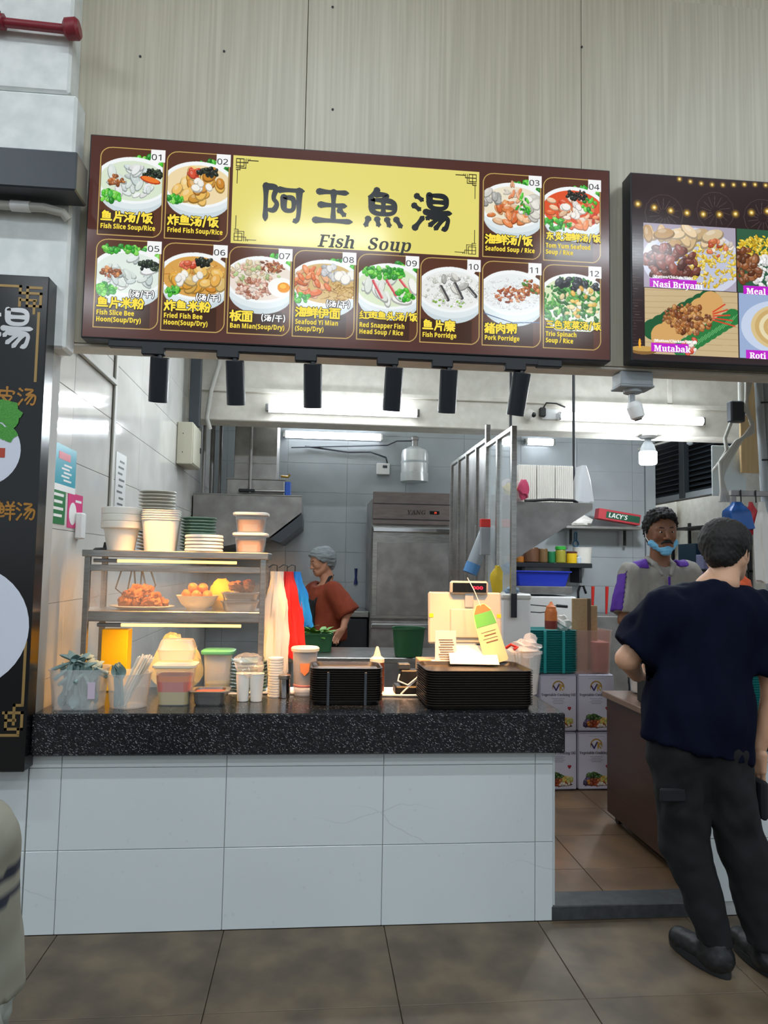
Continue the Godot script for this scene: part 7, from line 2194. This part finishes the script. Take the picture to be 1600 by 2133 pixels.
func make_woman() -> void:
	var t := thing("person", "woman in an orange top, black apron and hair net working in the kitchen", "person")
	var z := -3.55
	var hipL := V(0.09, 0.87, z + 0.07); var hipR := V(0.15, 0.87, z - 0.09)
	var neck := V(0.125, 1.40, z); var hc := V(0.075, 1.565, z + 0.01)
	var shF := V(0.06, 1.30, z + 0.16); var shB := V(0.19, 1.31, z - 0.16)
	var fw := V(-0.9, -0.22, 0.36).normalized()
	var up := V(-0.16, 1, 0.05).normalized()
	# the far arm reaches left over the bench, the near arm hangs bent
	var elF := V(0.315, 1.13, z + 0.2); var wrF := V(0.27, 0.98, z + 0.28)
	var elB := V(-0.1, 1.17, z - 0.16); var wrB := V(-0.2, 1.09, z - 0.02)
	shF = V(0.19, 1.31, z + 0.15); shB = V(0.02, 1.30, z - 0.14)
	var b := Sdf.new(0.014)
	b.bone(V(0.13, 0.9, z), V(0.12, 1.2, z), 0.135, 0.14, 0.06)
	b.bone(V(0.12, 1.22, z), neck, 0.11, 0.052, 0.06)
	b.bone(neck, hc - up * 0.08, 0.05, 0.05, 0.02)
	b.bone(shF, elF, 0.05, 0.042, 0.03); b.bone(elF, wrF, 0.04, 0.027, 0.015)
	b.bone(shB, elB, 0.05, 0.042, 0.03); b.bone(elB, wrB, 0.04, 0.027, 0.015)
	b.bone(shF, shB, 0.055, 0.055, 0.05)
	for q in [[hipL, 0.1], [hipR, -0.1]]:
		b.bone(q[0], V(0.12, 0.48, z + q[1]), 0.08, 0.058, 0.03)
		b.bone(V(0.12, 0.48, z + q[1]), V(0.14, 0.13, z + q[1]), 0.05, 0.034, 0.02)
	var h1 := hand_field(wrF, V(-0.55, -0.75, 0.2).normalized(), V(0.3, -0.1, 0.95).normalized(), V(-0.7, 0.5, 0.3).normalized(), 0.5, 0.92)
	var h2 := hand_field(wrB, V(-0.85, -0.45, 0.2).normalized(), V(-0.3, 0.85, 0.3).normalized(), V(0.2, 0.2, 0.95).normalized(), 0.5, 0.92)
	node("body", flesh([b, head_field(hc, fw, up, 1.0), h1, h2]), M.skin_c, t)
	face_parts(t, hc, fw, up, 1.0)
	var r := fw.cross(up).normalized()
	var hs := Sdf.new(0.007)
	hs.bone(hc + up * 0.035 - fw * 0.03, hc + up * 0.04 + fw * 0.012, 0.091, 0.087, 0.02)
	hs.bone(hc - fw * 0.05, hc - fw * 0.055 - up * 0.05, 0.06, 0.04, 0.03)
	hs.cut(hc + fw * 0.05 + up * 0.03, fw * 0.9 - up * 0.3)
	hs.cut(hc - up * 0.02 + fw * 0.012, fw * 0.8 - up * 0.6)
	node("hair", flesh([hs], 0.004, 50.0), M.hair, t)
	var nt := Sdf.new(0.008)
	nt.bone(hc + up * 0.045 - fw * 0.035, hc + up * 0.05 + fw * 0.02, 0.105, 0.098, 0.02)
	nt.bone(hc - fw * 0.075 + up * 0.01, hc - fw * 0.075 - up * 0.025, 0.07, 0.062, 0.03)
	nt.cut(hc + fw * 0.07 + up * 0.035, fw * 0.75 - up * 0.66)
	nt.cut(hc - up * 0.01 + fw * 0.01, fw * 0.7 - up * 0.7)
	var net := mat("8f979a", 0.8)
	net.albedo_color.a = 0.72
	net.transparency = BaseMaterial3D.TRANSPARENCY_ALPHA
	node("hair_net", flesh([nt], 0.008, 30.0, "", V(0.4, 1.5, 0.4)), net, t)
	part(t, "face_shield", bb().tube([hc + fw * 0.11 + up * 0.05 + r * 0.0, hc + fw * 0.135 - up * 0.0, hc + fw * 0.125 - up * 0.1], 0.0025, 6), M.clear)
	var s := Sdf.new(0.013)
	s.bone(V(0.12, 1.22, z), V(0.14, 0.92, z), 0.165, 0.18, 0.05)
	s.bone(shF, shB, 0.075, 0.075, 0.06)
	s.bone(shF, shF.lerp(elF, 1.05), 0.085, 0.105, 0.04)
	s.bone(shB, shB.lerp(elB, 1.0), 0.08, 0.1, 0.04)
	s.cut(elF + (elF - shF) * 0.12, elF - shF, 0.135)
	s.cut(elB + (elB - shB) * 0.02, elB - shB, 0.125)
	s.cut(neck + V(-0.01, -0.02, 0), V(-0.35, 1, 0.1), 0.11)
	s.cut(V(0, 0.86, 0), Vector3.DOWN)
	var top := node("blouse", flesh([s], 0.014, 8.0, "", V(1, 0.6, 1)), noisy("7a3018", "8c3a1e", 0.05, 0.85, V(3, 3, 3)), t)
	# apron: front panel round the belly, straps
	var a := Sdf.new(0.012)
	a.bone(V(0.10, 1.16, z), V(0.125, 0.5, z + 0.02), 0.178, 0.2, 0.05)
	a.cut(V(0.055, 1.0, z + 0.06), V(0.75, 0.0, 0.28))
	a.cut(V(0, 1.23, 0), Vector3.UP)
	a.cut(V(0, 0.4, 0), Vector3.DOWN)
	var ap := node("apron", flesh([a], 0.01, 8.0), mat("15171a", 0.85), t)
	part(ap, "strap", bb().tube([V(0.02, 1.21, z + 0.13), V(0.1, 1.34, z + 0.12), V(0.15, 1.43, z + 0.06), V(0.18, 1.45, z - 0.02)], 0.013, 8), mat("15171a", 0.85))
	part(ap, "badge", bb().blob(V(-0.05, 1.03, z + 0.135), V(0.02, 0.02, 0.008), 0.0, 1, 8), mat("3a6a9c", 0.5))
	var p := Sdf.new(0.016)
	p.bone(hipL, hipR, 0.13, 0.13, 0.04)
	for q in [[hipL, 0.1], [hipR, -0.1]]:
		p.bone(q[0], V(0.12, 0.48, z + q[1]), 0.11, 0.08, 0.03)
		p.bone(V(0.12, 0.48, z + q[1]), V(0.14, 0.13, z + q[1]), 0.08, 0.06, 0.03)
	node("trousers", flesh([p], 0.01, 9.0), mat("191a1e", 0.9), t)
	shoe_pair(t, V(0.19, 0.056, z + 0.1), V(0.19, 0.056, z - 0.1), Vector3.LEFT)

func make_seated() -> void:
	var t := thing("person", "seated person in a grey-green shirt with two navy stripes beside the pillar", "person")
	var sh := V(-0.665, 0.985, 1.72)
	var sh2 := V(-1.03, 0.985, 1.62)
	var neck := V(-0.85, 1.08, 1.67)
	var hc := V(-0.86, 1.27, 1.64)
	var el := V(-0.648, 0.70, 1.70); var el2 := V(-1.07, 0.72, 1.58)
	var wr := V(-0.72, 0.66, 1.46); var wr2 := V(-1.02, 0.68, 1.38)
	var hipR := V(-0.77, 0.5, 1.78); var hipL := V(-0.96, 0.5, 1.74)
	var knR := V(-0.78, 0.52, 1.36); var knL := V(-0.98, 0.52, 1.32)
	var fw := V(-0.2, -0.2, -1).normalized()
	var b := Sdf.new(0.015)
	b.bone(V(-0.85, 0.55, 1.74), V(-0.85, 0.9, 1.68), 0.13, 0.14, 0.06)
	b.bone(V(-0.85, 0.92, 1.68), neck, 0.11, 0.055, 0.05)
	b.bone(neck, hc - V(0, 0.09, 0), 0.056, 0.055, 0.02)
	b.bone(sh, sh2, 0.055, 0.055, 0.05)
	b.bone(sh, el, 0.05, 0.042, 0.03); b.bone(el, wr, 0.042, 0.028, 0.015)
	b.bone(sh2, el2, 0.05, 0.042, 0.03); b.bone(el2, wr2, 0.042, 0.028, 0.015)
	b.bone(hipR, knR, 0.08, 0.06, 0.03); b.bone(knR, V(-0.78, 0.12, 1.42), 0.055, 0.036, 0.02)
	b.bone(hipL, knL, 0.08, 0.06, 0.03); b.bone(knL, V(-0.98, 0.12, 1.38), 0.055, 0.036, 0.02)
	var h1 := hand_field(wr, V(-0.3, -0.2, -0.9).normalized(), V(0, 1, -0.2).normalized(), V(-0.9, 0, 0.3).normalized(), 0.45)
	var h2 := hand_field(wr2, V(0.3, -0.2, -0.9).normalized(), V(0, 1, -0.2).normalized(), V(0.9, 0, 0.3).normalized(), 0.45)
	node("body", flesh([b, head_field(hc, fw, Vector3.UP, 1.0, 0.006), h1, h2]), M.skin_a, t)
	face_parts(t, hc, fw, Vector3.UP, 1.0)
	var hs := Sdf.new(0.009)
	hs.bone(hc + V(0, 0.04, 0.03), hc + V(0, 0.045, -0.01), 0.098, 0.092, 0.02)
	hs.bone(hc + V(0, 0, 0.05), hc + V(0, -0.035, 0.055), 0.076, 0.06, 0.03)
	hs.cut(hc + V(0, 0.04, -0.05), V(0, -0.4, -0.9))
	hs.cut(hc + V(0, -0.02, -0.015), V(0, -0.6, -0.8))
	node("hair", flesh([hs], 0.01, 50.0), M.hair, t)
	var s := Sdf.new(0.012)
	s.bone(V(-0.85, 0.93, 1.69), V(-0.85, 0.52, 1.74), 0.19, 0.2, 0.05, Vector3.BACK, 1.3)
	s.bone(sh, sh2, 0.075, 0.075, 0.06)
	s.bone(sh, el, 0.095, 0.09, 0.05)
	s.bone(sh2, sh2.lerp(el2, 0.75), 0.09, 0.09, 0.05)
	s.cut(neck + V(0, 0.0, 0), V(0, 1, -0.3), 0.12)
	s.cut(V(0, 0.47, 0), Vector3.DOWN)
	s.cut(V(-0.64, 0.69, 1.7), V(0, -1, 0), 0.12)
	var pm := mat("ffffff", 0.85)
	pm.vertex_color_use_as_albedo = true
	node("shirt", flesh([s], 0.012, 8.0, "seated", V(1, 0.7, 1)), pm, t)
	var p := Sdf.new(0.014)
	p.bone(hipR, hipL, 0.125, 0.125, 0.05)
	p.bone(hipR, knR, 0.12, 0.09, 0.03); p.bone(knR, V(-0.78, 0.14, 1.42), 0.085, 0.066, 0.03)
	p.bone(hipL, knL, 0.12, 0.09, 0.03); p.bone(knL, V(-0.98, 0.14, 1.38), 0.085, 0.066, 0.03)
	node("trousers", flesh([p], 0.02, 12.0), mat("7f837c", 0.9), t)
	shoe_pair(t, V(-0.78, 0.0, 1.46), V(-0.98, 0.0, 1.42), Vector3.FORWARD)
	var st := thing("stool", "round plastic stool under the seated person", "stool", V(-0.85, 0.0, 1.78))
	part(st, "seat", bb().lathe([[0.17, 0.335], [0.18, 0.34], [0.18, 0.36], [0.16, 0.368]], 24), mat("b5482e", 0.5))
	for q in 4:
		var a := TAU * q / 4 + 0.6
		part(st, "leg", cyl(bb(), V(cos(a) * 0.15, 0.0, sin(a) * 0.15), V(cos(a) * 0.12, 0.337, sin(a) * 0.12), 0.018), mat("b5482e", 0.5))

func seated_colour(p: Vector3) -> Color:
	var y: float = p.y - (p.x + 0.58) * 0.55
	if p.x > -0.78 and ((y > 0.925 and y < 0.946) or (y > 0.884 and y < 0.905)):
		return Color(0.012, 0.017, 0.035)
	return Color(0.23, 0.225, 0.18)

func _ready() -> void:
	rng.seed = 11
	font_sans = SystemFont.new(); font_sans.font_names = PackedStringArray(["Droid Sans"])
	font_bold = SystemFont.new(); font_bold.font_names = PackedStringArray(["Droid Sans"]); font_bold.font_weight = 700
	font_serif = SystemFont.new(); font_serif.font_names = PackedStringArray(["Droid Serif"]); font_serif.font_weight = 700
	make_camera_and_light()
	make_materials()
	make_structure()
	make_counter()
	make_menu_board()
	make_neighbour_sign()
	make_left_signs()
	make_shelf_unit()
	make_counter_items()
	make_hoods()
	make_partition()
	make_stores()
	make_front_fittings()
	make_customer()
	make_cook()
	make_woman()
	make_seated()
